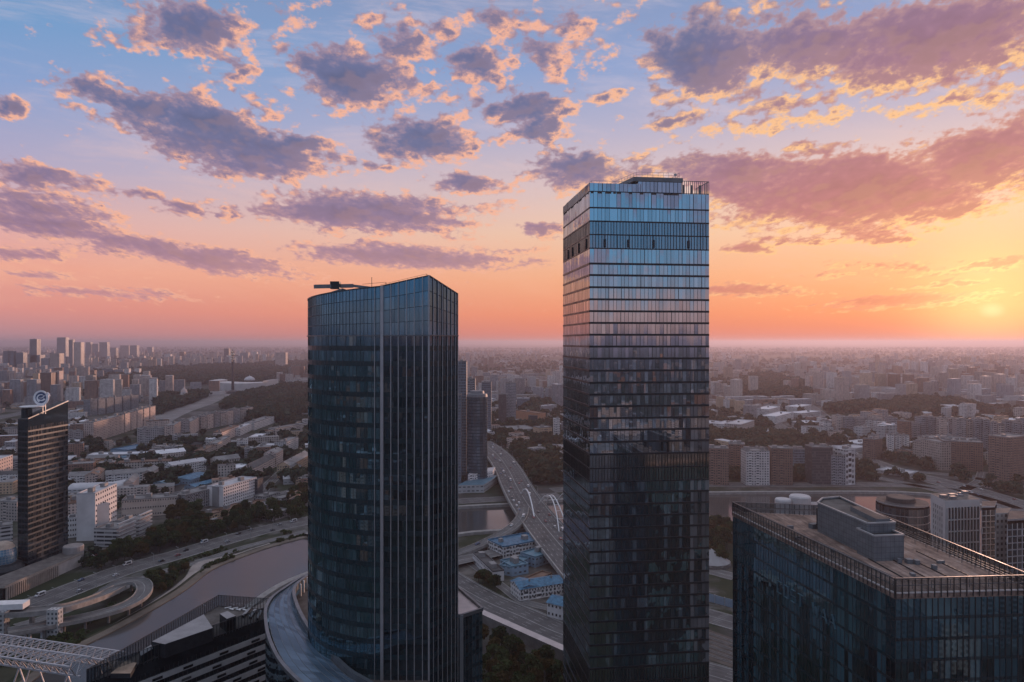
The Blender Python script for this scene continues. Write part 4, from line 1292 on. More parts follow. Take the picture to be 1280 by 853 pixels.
# ------------------------------------------------------------------ the road bridge with white arches
hb2 = empty('highway_bridge', G(655, 640), 'wide grey road bridge crossing the river between the two towers', 'bridge')
o, c = strip('main_deck', [(600, 552, 5), (612, 560, 8), (624, 571, 10), (636, 588, 10), (645, 606, 10), (658, 628, 10), (676, 652, 10), (700, 681, 10), (730, 715, 9), (770, 760, 7)], 34, m_road8, 10, thick=2.2, kind=None)
adopt(o, hb2); o.name = 'deck'
deck1 = c
for i in range(6, len(c), 5):
    for q in (-9, 9):
        p = c[i] + side(c, i) * q; mb = MB(); mb.box((p.x, p.y, -.5), (2.2, 2.2, c[i].z - 1.7)); mb.build('pier', m_conc, hb2)
rmp = empty('slip_road_bridge', G(615, 672), 'narrow curving slip road rising from the quay to join the road bridge', 'bridge')
o, c2 = strip('slip_deck', [(530, 703, 2.5), (572, 692, 3), (598, 682, 5), (625, 669, 8), (642, 658, 9.6), (652, 646, 10.2), (655, 634, 10.3)], 9.5, m_ramp, 8, thick=1.5, kind=None)
adopt(o, rmp); o.name = 'deck'
for i in range(8, len(c2) - 6, 6):
    mb = MB(); mb.box((c2[i].x, c2[i].y, 0), (1.5, 1.5, c2[i].z - 1.4)); mb.build('pier', m_conc, rmp)
strip('quay_road', [(520, 712), (572, 701), (610, 693), (650, 684)], 16, m_ramp, 2.9)
def arch(name, p0, p1, rise, w, lab, ladder=0.0):
    p0, p1 = Vector(p0), Vector(p1)
    r = empty(name, (p0 + p1) / 2, lab, 'arch', 'white bridge arches')
    d = (p1 - p0).normalized(); s = Vector((-d.y, d.x, 0))
    rails = [0] if not ladder else [-ladder / 2, ladder / 2]
    n = 22
    for q in rails:
        mb = MB()
        pts = [p0.lerp(p1, k / n) + Vector((0, 0, rise * 4 * (k / n) * (1 - k / n))) + s * q * (1 - .6 * 4 * (k / n) * (1 - k / n)) for k in range(n + 1)]
        for k in range(n): mb.beam(pts[k], pts[k + 1], w, w * 1.2)
        mb.build('arch_rib', m_white, r)
    if ladder:
        mb = MB()
        for k in range(3, n - 2, 2):
            t = k / n; b0 = p0.lerp(p1, t) + Vector((0, 0, rise * 4 * t * (1 - t))); e = ladder / 2 * (1 - .6 * 4 * t * (1 - t))
            mb.beam(b0 - s * e, b0 + s * e, w * .5)
        mb.build('cross_brace', m_white, r)
    mh = MB()
    for k in range(3, n - 2, 2):
        b0 = p0.lerp(p1, k / n); mh.beam(b0, b0 + Vector((0, 0, rise * 4 * (k / n) * (1 - k / n))), .14)
    mh.build('hanger', m_steel, r)
arch('bridge_arch', G(652, 618, 10), G(668, 648, 10), 14, 1.0, 'single white arch standing on the left side of the road bridge deck')
arch('rail_arch', G(678, 632, 8), G(705, 668, 8), 20, .75, 'white ladder braced arch beside the road bridge, right of the single arch', 8)
arch('rail_arch', G(702, 626, 8), G(735, 662, 8), 20, .75, 'white ladder braced arch half hidden behind the tall square tower', 8)

# ------------------------------------------------------------------ buildings just beyond the office roof
def glazed_block(name, label, cat, poly, h, mats, fl=3.6, sp=.8, pw=1.6, vis=(0, 3), roofm=None, group=None, mw=.1):
    c = (sum(p[0] for p in poly) / len(poly), sum(p[1] for p in poly) / len(poly), 0)
    r = empty(name, c, label, cat, group)
    n = int(h / fl)
    lo = max(0, n - 16) * fl
    if lo > 0: mb = MB(); mb.prism(poly, 0, lo, 0, None); mb.build('lower_storeys', mats[0], r)
    z = lo
    while z < h - fl * .5:
        curtain(r, poly, z, min(z + fl, h), sp, pw, mats, vis, 'glazing', .005, mw, .15, .18)
        z += fl
    mb = MB(); mb.prism(poly, h, h + .9, 0, 1); mb.build('parapet', [mats[2], roofm or m_roofd], r)
    return r, c
g4 = glass('block_glass', (.012, .020, .026), (.07, .08, .088), (.40, .58, .76), .14, .04, .25)
cx, cyy = (1133 - PCX) / FOC * 470, 475
circ = [(cx + 16.3 * math.cos(math.radians(-160 + k * 18)), cyy + 16.3 * math.sin(math.radians(-160 + k * 18))) for k in range(20)]
r, c = glazed_block('round_office_block', 'dark round office block with pale floor bands just behind the brown office roof', 'building', circ, 58.5, [g4, m_fin_thin, m_palew], 5.2, .5, 2.2, tuple(range(20)))
mb = MB(); mb.lathe((cx - 1, cyy, 58.5), [(9, 0), (9, 3.6), (8.6, 4.0), (.01, 4.0)], 18); mb.build('roof_drum', m_roofd, r)
step = [(cx + 14, cyy - 14), (cx + 24, cyy - 8), (cx + 22, cyy + 6), (cx + 13, cyy + 8)]
mb = MB(); mb.prism(step, 0, 42, 0, 1); mb.build('lower_wing', [facade('wing_grid', (.25, .245, .24), (.02, .025, .03), 1.8, 3.6, .8, .72), m_roofg], r)
A4, B4, C4 = Vector((266.5, 420, 0)), Vector((290.5, 424, 0)), Vector((269.9, 440, 0))
D4 = B4 + (C4 - A4)
wf = empty('white_framed_block', (280, 432, 0), 'tall block with white stone frame and vertical window bays behind the brown roof', 'building')
mw_stone = plain('white_stone', (.47, .455, .45), .7, 0, .1, .15)
H4 = 72.5
mb = MB(); mb.prism([(p.x, p.y) for p in (A4, B4, D4, C4)], 0, H4, 0, 1); mb.build('wall', [mw_stone, m_roofg], wf)
dx4 = (B4 - A4).normalized(); n4 = Vector((dx4.y, -dx4.x, 0)); L4 = (B4 - A4).length
mb = MB(); mb.quadw(A4 + dx4 * 1.6 + n4 * .1, A4 + dx4 * (L4 - .4) + n4 * .1, 0, H4 - 4.5); mb.build('window_bay', g4, wf)
for k in range(11):
    p = A4 + dx4 * (1.6 + (L4 - 2.0) * k / 10) + n4 * .3
    mb = MB(); mb.beam(p, p + Vector((0, 0, H4 - 4.5)), .55, .8); mb.build('pilaster', mw_stone, wf)
for k in range(9):
    z = H4 - 12 - k * 7.2
    mb = MB(); mb.beam(A4 + dx4 * 1.6 + n4 * .34 + Vector((0, 0, z)), B4 + n4 * .34 + Vector((0, 0, z)), .5, .7); mb.build('stone_band', mw_stone, wf)
s4 = (C4 - A4).normalized(); m4 = Vector((-s4.y, s4.x, 0))
mb = MB(); mb.quadw(C4 - s4 * 3 + m4 * .1, A4 + s4 * 3 + m4 * .1, 0, H4 - 5); mb.build('side_window_bay', facade('slit', (.42, .41, .40), (.03, .035, .04), 3.0, 3.6, .3, .6), wf)
mb = MB()
for k in range(7):
    p = A4.lerp(D4, .2 + .1 * k) + Vector((RND.uniform(-5, 5), RND.uniform(-3, 3), 0))
    mb = MB(); mb.box((p.x, p.y, H4), (RND.uniform(1.5, 4), RND.uniform(1.5, 3), RND.uniform(.8, 2.0)), .15); mb.build('roof_unit', m_panel, wf)
glazed_block('balcony_block', 'slim dark block with white vertical ribs right of the white framed block', 'building', [((1227 - PCX) / FOC * 400, 400), ((1243.5 - PCX) / FOC * 401, 401), ((1246 - PCX) / FOC * 414, 414), ((1228 - PCX) / FOC * 412, 412)], 73, [g4, mw_stone, mw_stone], 3.4, .45, 2.6, (0, 3), None, None, .45)
q = [((1244.5 - PCX) / FOC * 385, 385), ((1260 - PCX) / FOC * 386, 386), ((1264 - PCX) / FOC * 398, 398), ((1245 - PCX) / FOC * 396, 396)]
r = empty('white_slab_tower', (275, 391, 0), 'slim white tower with small windows between the two darker blocks at right edge', 'building')
mb = MB(); mb.prism(q, 0, 73.5, 0, 1); mb.build('wall', [facade('white_small', (.44, .43, .42), (.03, .035, .04), 2.6, 3.2, .5, .5), m_roofg], r)
XQ = lambda px, Y: ((px - PCX) / FOC * Y, Y)
glazed_block('banded_glass_block', 'dark glass block with pale balcony bands and white corner ribs cut by the right edge', 'building', [XQ(1259, 368), XQ(1296, 372), XQ(1300, 388), XQ(1262, 386)], 73.5, [g4, mw_stone, m_palew], 3.6, .55, 3.0, (0, 3), None, None, .3)
sil = empty('round_white_building', G(990, 656), 'low white building with two rounded drums by the water behind the brown roof', 'building')
for px, rr_, h in ((979, 7.5, 23), (1000, 9.5, 26)):
    p = G(px, 656); mb = MB(); mb.lathe(p, [(rr_, 0), (rr_, h), (rr_ * .9, h + 1.2), (.01, h + 1.6)], 22); mb.build('drum', mw_stone, sil)
mb = MB(); p = G(1022, 655); mb.box(p, (26, 14, 19)); mb.build('wing', m_palew, sil)
for px in (1052, 1072, 1088): 
    p = G(px, 657); r = empty('low_quay_building', p, 'low grey %s on the near river bank behind the round office block' % {1052: 'shed', 1072: 'hall', 1088: 'kiosk'}[px], 'building')
    mb = MB(); mb.box(p, (15, 10, 14 - (px - 1052) * .12)); mb.build('wall', facade('quay_wall_fac', (.3, .28, .27), (.03, .03, .03), 2.6, 3.2, .5, .5), r); mb = MB(); mb.box(p + Vector((0, 0, 14 - (px - 1052) * .12)), (15.6, 10.6, .8)); mb.build('roof', m_palew, r)
# tent roof and little brick house in the gap
q = G(889, 705)
tn = empty('tent_roof', q, 'pale pointed tent roof among trees in the gap between two glass buildings', 'tent')
mb = MB(); mb.lathe(q, [(15, 2), (9, 6), (3, 10), (.01, 12)], 10); mb.build('canopy', plain('tent_white', (.30, .29, .29), .7, 0, .1, .2), tn)
mb = MB(); mb.lathe(q, [(15, 0), (15, 3)], 12); mb.build('base', m_concd, tn)
# ------------------------------------------------------------------ city blocks
WALLS = {}
def W(key):
    if key in WALLS: return WALLS[key]
    D = {  # wall colour, glass, module, storey, window share, balconies
        'panel': ((0.475, 0.409, 0.370), (.045, .045, .05), 3.2, 2.9, .50, .50, .25),
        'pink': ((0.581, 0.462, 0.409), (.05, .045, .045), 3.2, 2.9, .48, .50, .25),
        'white': ((0.660, 0.627, 0.607), (.045, .05, .055), 3.0, 3.0, .52, .52, .15),
        'grey': ((0.330, 0.317, 0.317), (.04, .042, .048), 3.2, 3.0, .55, .50, .2),
        'brick': ((0.264, 0.165, 0.125), (.03, .03, .032), 3.0, 3.0, .48, .5, .3),
        'brown': ((0.205, 0.139, 0.112), (.028, .028, .03), 2.6, 3.0, .5, .55, .3),
        'ochre': ((0.528, 0.383, 0.264), (.045, .045, .045), 3.2, 3.1, .45, .5, .1),
        'stone': ((0.436, 0.383, 0.343), (.04, .04, .042), 3.4, 3.3, .5, .6, 0),
        'classic': ((0.502, 0.436, 0.396), (.04, .04, .042), 3.4, 3.8, .42, .6, 0),
        'shed': ((0.396, 0.396, 0.396), (.07, .075, .08), 5.0, 4.5, .6, .3, 0),
        'blueshed': ((0.224, 0.304, 0.383), (.05, .06, .07), 4.0, 4.0, .5, .3, 0),
        'strip': ((0.581, 0.554, 0.541), (.03, .034, .04), 7.0, 3.3, .94, .48, 0),
        'dark': ((0.099, 0.103, 0.112), (.02, .022, .026), 2.4, 3.3, .7, .7, 0),
        'bluetower': ((0.172, 0.211, 0.251), (.025, .035, .045), 1.8, 3.4, .7, .66, 0),
        'greytower': ((0.264, 0.277, 0.297), (.03, .035, .04), 2.2, 3.2, .55, .6, .2),
    }[key]
    WALLS[key] = facade('wall_' + key, *D[:2], D[2], D[3], D[4], D[5], .75, .14, D[6])
    return WALLS[key]
ROOF = {
    'grey': plain('roof_grey', (.22, .21, .205), .9, 0, .3, .08), 'pale': plain('roof_pale', (.48, .47, .48), .7, .1, .2, .08),
    'white': plain('roof_white', (.66, .65, .66), .6, .1, .15, .08), 'blue': plain('roof_blue', (.045, .14, .225), .5, .1, .42, .35),
    'teal': plain('roof_teal', (.10, .20, .26), .5, .1, .22, .12), 'rust': plain('roof_rust', (.20, .125, .09), .85, 0, .3, .08), 'dark': plain('roof_tar', (.09, .088, .088), .9, 0, .3, .08)}
m_unit = plain('roof_machinery', (.24, .235, .23), .7, .1, .25, .4)
FOOT = []          # footprints, so that filler and trees keep clear

wm = MB()          # one window, shared by every block that has its own
wm.box((0, -.06, -.95), (1.75, .16, 1.9), 0, 0)
wm.face([(-.75, -.15, -.8), (.75, -.15, -.8), (.75, -.15, .8), (-.75, -.15, .8)], 1)
WIN0 = wm.build('window_master', [plain('window_frame', (.42, .41, .40), .6, 0, .1, .5), m_win])
WINME = WIN0.data
bpy.data.objects.remove(WIN0)


def windows(root, A, B, h, nx, ny, z0=2.4, zt=1.6):
    d = (B - A).normalized(); nr = Vector((d.y, -d.x, 0)); L = (B - A).length
    ang = math.atan2(d.y, d.x)
    for j in range(ny):
        for i in range(nx):
            w = bpy.data.objects.new('window', WINME)
            COL.objects.link(w)
            p = A + d * (L * (i + .5) / nx) + nr * .03
            w.parent = root
            w.location = (p.x - root.location.x, p.y - root.location.y, z0 + (h - z0 - zt) * (j + .0) / max(1, ny - 1) - root.location.z)
            w.rotation_euler = (0, 0, ang)
            s = L / nx / 3.1
            w.scale = (min(1.1, s * .8), 1, min(.95, (h - z0) / ny / 3.6))


def slab(name, a, b, deep, h, wall, roof, label, cat='building', group=None, gable=0.0, units=2, win=None, away=1, parts=True, z=0.0, sections=0, parapet=True):
    """a block whose front foot runs between the photograph positions a and b"""
    A, B = G(*a), G(*b)
    d = (B - A).normalized(); s = Vector((-d.y, d.x, 0))
    if s.dot((A + B) / 2) < 0: s = -s
    if d.cross(s).z < 0: A, B = B, A; d = -d
    pl = [A, B, B + s * deep, A + s * deep]
    c = (A + B) / 2 + s * deep / 2
    FOOT.append(([(p.x, p.y) for p in pl], c, max((B - A).length, deep) / 2))
    poly = [(p.x, p.y) for p in pl]
    mw = W(wall) if isinstance(wall, str) else wall
    mr = ROOF[roof]
    if not parts:
        mb = MB(); mb.prism(poly, 0, h, 0, 1)
        for k in range(units):
            q = c + d * RND.uniform(-.35, .35) * (B - A).length
            mb.box((q.x, q.y, h), (RND.uniform(3, 6), RND.uniform(3, 5), RND.uniform(2, 3.5)), math.atan2(d.y, d.x), 1)
        o = mb.build(name, [mw, mr], None, origin=(c.x, c.y, 0))
        return tag(o, label, cat, group)
    r = empty(name, (c.x, c.y, 0), label, cat, group)
    mb = MB(); mb.prism(poly, 0, h, 0, None); mb.build('wall', mw, r)
    L = (B - A).length
    if gable:
        mb = MB(); e = .7
        P = lambda t, w, zz: A + d * t + s * w + Vector((0, 0, zz))
        r0, r1 = P(-e, deep / 2, h + gable), P(L + e, deep / 2, h + gable)
        hip = 0
        mb.face([P(-e, -e, h - .2), P(L + e, -e, h - .2), r1, r0], 0); mb.face([P(L + e, deep + e, h - .2), P(-e, deep + e, h - .2), r0, r1], 0)
        mb.face([P(0, deep, h), P(0, 0, h), P(0, deep / 2, h + gable - .1)], 1); mb.face([P(L, 0, h), P(L, deep, h), P(L, deep / 2, h + gable - .1)], 1)
        ro = mb.build('roof', [mr, mw], r)
        if units:
            mc = MB()
            for k in range(units):
                q = P(L * (k + .6) / units, deep * .4, h + gable * .6); mc.box(q, (1.2, .9, 2.2), 0)
            sub(mc, 'chimney', [m_unit], ro, r)
    else:
        mb = MB()
        mb.face([(p[0], p[1], h - .5) for p in poly], 0)
        if parapet:
            for i in range(4):
                p, q = pl[i], pl[(i + 1) % 4]
                ins = (c - (p + q) / 2); ins.z = 0; ins.normalize()
                mb.beam(p + ins * .25 + Vector((0, 0, h)), q + ins * .25 + Vector((0, 0, h)), .6, 1.0)
        mb.build('roof', mr, r)
        for k in range(units):
            q = A + d * L * (k + .5 + RND.uniform(-.2, .2)) / units + s * deep * RND.uniform(.35, .65)
            mb = MB(); mb.box((q.x, q.y, h - .5), (min(L * .4, RND.uniform(3, 7)), min(deep * .5, RND.uniform(3, 5)), RND.uniform(2.4, 4.2)), math.atan2(d.y, d.x))
            mb.build('stair_head' if RND.random() < .6 else 'roof_unit', m_unit, r)
    for k in range(1, sections):
        p = A + d * (L * k / sections)
        mb = MB(); mb.beam(p - s * .5 + Vector((0, 0, 0)), p - s * .5 + Vector((0, 0, h - .6)), .5, .9); mb.build('joint_pier', m_concd, r)
    if win:
        nx, ny = win[0], win[1]
        windows(r, A, B, h, nx, ny)
        if len(win) > 2:
            n2 = win[2]
            P1, P2 = (A + s * deep, A) if (A + B).x > 0 else (B, B + s * deep)
            # the end wall turned to the camera
            windows(r, P1, P2, h, n2, ny)
    return r


# ---- left bank, nearest first
plainwall = lambda n, c: facade('wall_' + n, c, (.05, .05, .055), 3.2, 3.1, 0.0, 0.0)
w_white = plainwall('white_render', (.62, .585, .57)); w_buff = plainwall('buff_render', (.46, .39, .34)); w_grey = plainwall('grey_render', (.34, .33, .33))
w_ochre = plainwall('ochre_render', (.40, .29, .19)); w_pinkr = plainwall('pink_render', (.60, .48, .43))
H_ = lambda py, dy: dy / FOC * depth(py)       # metres for dy picture rows at the depth of a foot at py
slab('hospital_tower', (119, 676), (146, 660), 15, H_(672, 58), w_white, 'pale', 'tall white hotel block with a grid of square windows beside the river wood', win=(10, 9), units=2)
slab('hotel_wing', (97, 671), (116, 676), 14, H_(673, 42), w_white, 'pale', 'blank white lower wing joined to the left of the tall white hotel block', units=1)
slab('hotel_annex', (84, 673), (102, 671), 13, H_(672, 24), w_white, 'pale', 'small white annex nearest the dark logo tower', win=(6, 4), units=1)
ter = None
for nm, a, b, hh, lb in (('terraced_block', (146, 684), (168, 674), 22, 'low terraced block with long pale balcony bands beside the wood'), ('terraced_block', (172, 672), (188, 664), 21, 'smaller terraced end block with pale balcony bands, right of its longer neighbour')):
    r = slab(nm, a, b, 20, H_(680, hh), 'strip', 'grey', lb, units=1)
    A, B = G(*a), G(*b); d = (B - A).normalized(); s = Vector((d.y, -d.x, 0))
    for k in range(6):
        mb = MB(); z = 3.2 + k * 3.1
        mb.beam(A + s * .9 + Vector((0, 0, z)), B + s * .9 + Vector((0, 0, z)), 1.8, 1.1); mb.build('balcony', m_band, r)
slab('long_classic_block', (152, 648), (221, 643), 20, H_(646, 22), w_buff, 'grey', 'long three storey tan block with white framed windows below the barrel roofed hall', win=(22, 3), units=3)
slab('glazed_link', (222, 643), (230, 638), 18, H_(642, 20), 'dark', 'dark', 'narrow dark glass link between the tan block and the ribbed slab', units=0)
slab('ribbed_slab', (231, 641), (271, 630), 20, H_(636, 21), 'grey', 'grey', 'grey ribbed office slab left of the brighter white ribbed slab', win=(16, 5), units=2)
slab('stair_tower', (272, 634), (278, 632.5), 9, H_(633, 24), w_grey, 'grey', 'plain grey stair tower between the two ribbed slabs', units=0)
slab('white_ribbed_slab', (279, 634), (321, 620), 20, H_(628, 24), w_white, 'pale', 'large white ribbed office slab at the end of its row near the rounded tower', win=(16, 6), units=2)
slab('dark_end_tower', (322, 621), (329, 618), 12, H_(620, 21), 'dark', 'dark', 'dark glass stair tower at the right end of the white ribbed slab', units=0)
for i, (a, b, hh) in enumerate((((255, 652), (282, 644), 6), ((284, 645), (306, 637), 7), ((308, 641), (334, 631), 6), ((264, 662), (296, 652), 5))):
    slab('low_workshop', a, b, 12, H_(648, hh), 'ochre', 'rust', ('long', 'short', 'angled', 'lowest')[i] + ' brown low workshop among the scrubby yards above the river road', units=1, parts=True)
for i, (a, b, hh) in enumerate((((334, 640), (352, 633), 8), ((340, 652), (362, 645), 8), ((330, 628), (350, 622), 7), ((352, 630), (374, 624), 7))):
    slab('stepped_low_block', a, b, 14, H_(640, hh), 'grey', 'grey', ('first', 'nearest', 'farthest', 'rightmost')[i] + ' grey flat roofed low block in the cluster left of the rounded tower', units=1)
def barrel(name, a, b, deep, h, rise, roof, label):
    A, B = G(*a), G(*b); d = (B - A).normalized(); s = Vector((-d.y, d.x, 0)); L = (B - A).length
    c = (A + B) / 2 + s * deep / 2
    r = empty(name, (c.x, c.y, 0), label, 'hall')
    pl = [A, B, B + s * deep, A + s * deep]; FOOT.append(([(p.x, p.y) for p in pl], c, L / 2))
    mb = MB(); mb.prism([(p.x, p.y) for p in pl], 0, h, 0, None); mb.build('wall', W('shed'), r)
    mb = MB(); n = 10
    P = lambda t, k: A + d * t + s * (deep / 2 - deep / 2 * math.cos(math.pi * k / n)) + Vector((0, 0, h + rise * math.sin(math.pi * k / n)))
    for k in range(n): mb.face([P(0, k), P(L, k), P(L, k + 1), P(0, k + 1)])
    for t in (0, L): mb.face([P(t, k) for k in range(n + 1)], 1)
    mb.build('roof', [ROOF[roof], W('shed')], r)
barrel('barrel_hall', (84, 621), (137, 619), 24, 7, 5, 'pale', 'longer pale metal barrel roofed hall below the white terraces')
barrel('barrel_hall', (138, 622), (166, 616), 22, 8, 6, 'pale', 'shorter pale barrel roofed hall with a gabled end at its right')
slab('gabled_end', (166, 619), (174, 609), 9, 14, w_pinkr, 'grey', 'small pink lit gabled end building beside the barrel roofed hall', units=0, gable=3)
slab('white_terrace', (85, 608), (122, 606), 16, H_(606, 12), 'white', 'grey', 'left one of two long white four storey terraces, under a dark green roof', units=2, gable=4)
slab('white_terrace', (132, 607), (190, 602), 16, H_(605, 13), 'white', 'grey', 'right one of two long white four storey terraces, with pink lit gable', units=4, gable=4)
slab('pink_cross_wing', (122, 607), (131, 599), 13, H_(603, 13), 'pink', 'rust', 'pink lit cross wing between the two white terraces', units=1, gable=3)
slab('pink_gable_house', (190, 603), (198, 596), 11, H_(600, 12), 'pink', 'grey', 'pink lit gable house closing the right white terrace', units=1, gable=3)
slab('pink_cottage', (84, 612), (95, 606), 11, H_(609, 8), 'pink', 'pale', 'small pink house by the dark logo tower, left of the barrel hall', units=0, gable=2)
slab('twin_ochre_block', (101, 592), (116, 588), 14, H_(590, 14), 'ochre', 'rust', 'dark ochre block, left of a pair, near the avenue bend', units=1)
slab('twin_ochre_block', (118, 591), (132, 587), 14, H_(590, 14), 'ochre', 'rust', 'dark ochre block, right of a pair, near the avenue bend', units=1)
slab('low_pale_shop', (82, 587), (96, 577), 12, H_(582, 8), 'white', 'pale', 'small pale building turned to the sun beside the avenue bend', units=1)
slab('long_pale_hall', (110, 577), (184, 575), 20, H_(576, 8), 'shed', 'white', 'long low hall with a bright white roof above the brown market block', units=4)
slab('brown_market_block', (146, 591), (213, 588), 18, H_(590, 12), 'stone', 'rust', 'long dull brown block in front of the white villa', units=3)
slab('blue_flat_hall', (132, 581), (158, 579), 18, H_(580, 7), 'blueshed', 'teal', 'low hall with a dull teal roof in front of the long pale hall', units=1)
slab('white_flat_shop', (158, 581), (184, 577), 12, H_(580, 6), 'white', 'white', 'small white flat roofed building in front of the long pale hall', units=1)
slab('white_villa', (197, 580), (232, 576), 20, H_(578, 12), 'classic', 'white', 'white classic villa with a pale hipped roof amid dark trees', units=2, gable=4)
slab('white_school', (215, 595), (258, 588), 18, H_(592, 13), 'white', 'pale', 'white three storey school with a pink lit gable end beside the blue market roofs', units=2, gable=3)
slab('blue_roof_hall', (161, 568), (191, 562), 34, H_(565, 5), 'blueshed', 'blue', 'hall with a bright blue roof beside the avenue below the grey H shaped flats', units=0)
for i, (a, b, dp, hh, rf) in enumerate((((208, 610), (240, 602), 20, 5, 'teal'), ((238, 606), (262, 598), 26, 6, 'blue'), ((262, 602), (288, 596), 24, 5, 'blue'), ((244, 614), (270, 607), 16, 5, 'blue'), ((272, 611), (294, 604), 16, 5, 'teal'))):
    slab('market_shed', a, b, dp, H_(605, hh), 'blueshed', rf, ('dull teal market shed at the left end of the blue roofed market', 'blue roofed market shed nearest the white school', 'blue roofed market shed at the right rear of the market', 'lowest blue roofed market shed in the front row', 'dull teal market shed at the right front corner')[i], 'shed', units=0, gable=2)
slab('classic_pavilion', (271, 587), (300, 583), 20, H_(585, 11), 'classic', 'grey', 'pale classic pavilion with tall windows under a grey hipped roof', units=1, gable=4)
slab('flat_pale_hall', (288, 594), (316, 589), 26, H_(592, 7), 'shed', 'white', 'low dark walled hall with a broad pale flat roof', units=0)
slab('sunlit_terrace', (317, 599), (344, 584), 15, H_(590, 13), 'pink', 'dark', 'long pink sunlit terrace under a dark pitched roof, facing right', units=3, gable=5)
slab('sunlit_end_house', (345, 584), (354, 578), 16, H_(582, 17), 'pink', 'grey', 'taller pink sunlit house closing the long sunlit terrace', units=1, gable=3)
slab('ochre_long_house', (362, 598), (388, 582), 16, H_(590, 15), 'ochre', 'grey', 'ochre long house under a grey pitched roof beside the rounded tower', units=2, gable=5)
slab('grey_gable_house', (352, 596), (361, 598), 18, H_(597, 14), w_grey, 'grey', 'blank grey gabled end standing left of the ochre long house', units=0, gable=4)
slab('beige_step_block', (254, 574), (270, 566), 13, H_(570, 10), 'pink', 'rust', 'lower half of a stepped sunlit beige terrace amid trees', units=1)
slab('beige_step_block', (271, 566), (288, 556), 13, H_(562, 11), 'panel', 'grey', 'upper half of a stepped sunlit beige terrace amid trees', units=1)
slab('institute_block', (322, 569), (357, 569), 22, H_(569, 12), 'white', 'pale', 'wide pale institute block with a pink lit end near the rounded tower', units=3, win=None)
slab('institute_tower', (358, 569), (373, 562), 15, H_(566, 16), 'white', 'grey', 'taller pale end tower of the institute with sunlit side', units=1)
slab('small_grey_house', (309, 568), (322, 567), 14, H_(568, 7), 'white', 'pale', 'small pale house left of the wide pale institute block', units=1, gable=2)
slab('white_roof_hall', (314, 558), (333, 548), 18, H_(552, 6), 'shed', 'white', 'long hall with a glaring white roof standing across the slope', units=0)
slab('blue_roof_hall', (357, 560), (374, 556), 16, H_(558, 8), 'blueshed', 'blue', 'small blue roofed hall behind the pale institute near the rounded tower', units=0)
# ---- slabs of flats on the avenue
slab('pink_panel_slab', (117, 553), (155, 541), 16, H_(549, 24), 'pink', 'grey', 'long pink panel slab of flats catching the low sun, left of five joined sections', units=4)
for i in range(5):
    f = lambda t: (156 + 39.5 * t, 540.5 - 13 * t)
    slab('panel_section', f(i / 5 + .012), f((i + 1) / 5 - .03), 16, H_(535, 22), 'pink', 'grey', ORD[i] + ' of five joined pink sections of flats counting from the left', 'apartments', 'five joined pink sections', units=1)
slab('grey_gable_block', (84, 556), (104, 554), 18, H_(553, 15), 'grey', 'grey', 'dull grey low block left of the long pink panel slab', units=2)
slab('grey_flats', (172, 554), (217, 551), 18, H_(553, 17), 'grey', 'grey', 'grey flats with pale gable at the front of the H shaped group', units=3)
slab('sunlit_wing', (218, 552), (226, 546), 16, H_(550, 20), 'pink', 'grey', 'pink sunlit end wing of the H shaped group of flats', units=1)
slab('rear_flats', (184, 540), (212, 538), 15, H_(540, 13), 'pink', 'rust', 'rear wing of the H shaped flats with reddish roof', units=2)
slab('tall_flats', (227, 546), (237, 545), 15, H_(546, 20), 'grey', 'grey', 'tall grey block of flats with a sunlit side, right of the H shaped group', units=1)
slab('sunlit_flats', (238, 545), (250, 537), 15, H_(542, 17), 'pink', 'grey', 'pink sunlit flats next to the tall grey block', units=1)
for i in range(8):
    f = lambda t: (251 + 66 * t, 538 - 13.5 * t)
    slab('stepped_section', f(i / 8 + .01), f((i + .93) / 8), 15, H_(532, 16 + (i % 3)), ('panel', 'pink', 'grey')[i % 3] if i < 7 else 'pink', 'grey', ORD[i] + ' section, from the left, of the long stepped row of flats below the museum', 'apartments', 'stepped row of flats', units=1)
slab('low_clinic', (318, 538), (345, 528), 20, H_(534, 9), 'white', 'grey', 'low courtyard clinic with a cream front right of the stepped row', units=2)
slab('sunlit_low_block', (277, 553), (299, 543), 14, H_(549, 12), 'pink', 'rust', 'orange sunlit low block amid dark trees above the pale institute', units=2)
slab('white_low_block', (300, 545), (317, 537), 13, H_(541, 9), 'white', 'pale', 'white low block continuing the orange sunlit one to the right', units=1)
slab('terrace_wall_block', (344, 545), (384, 538), 16, H_(541, 9), 'panel', 'grey', 'long plain block with lit left end by the rounded tower edge', units=2)
for i in range(6):
    f = lambda t: (112 + 62 * t, 520 - 8 * t)
    slab('grey_section', f(i / 6 + .012), f((i + .92) / 6), 18, H_(516, 19), 'greytower', 'grey', ORD[i] + ' of six dull grey joined sections of flats, counted from the left', 'apartments', 'six joined grey sections', units=1)
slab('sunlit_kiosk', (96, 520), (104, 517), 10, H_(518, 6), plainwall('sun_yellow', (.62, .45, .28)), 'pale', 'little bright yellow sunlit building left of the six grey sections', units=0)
slab('long_low_office', (83, 523), (96, 520), 14, H_(521, 7), 'white', 'pale', 'pale low office joined left of the bright yellow building', units=1)
slab('pink_office_block', (-14, 606), (16, 594), 18, H_(600, 26), w_pinkr, 'pale', 'pink office block with rows of windows cut by the left edge', win=(10, 6), units=1)
slab('low_white_block', (-10, 572), (20, 568), 18, H_(570, 8), 'white', 'pale', 'low white block behind the pink office at the left edge', units=1)
slab('sand_block', (-6, 497), (24, 492), 40, H_(495, 8), 'panel', 'grey', 'low sand coloured block at the left edge far behind the logo tower', units=2)
slab('low_tan_block', (-10, 650), (21, 652), 16, H_(650, 24), 'panel', 'grey', 'tan block at the left edge just behind the glass dome', units=1)
slab('dark_strip_block', (-12, 680), (16, 676), 16, H_(678, 20), 'strip', 'grey', 'dark banded block at the left edge next to the glass dome', units=1)
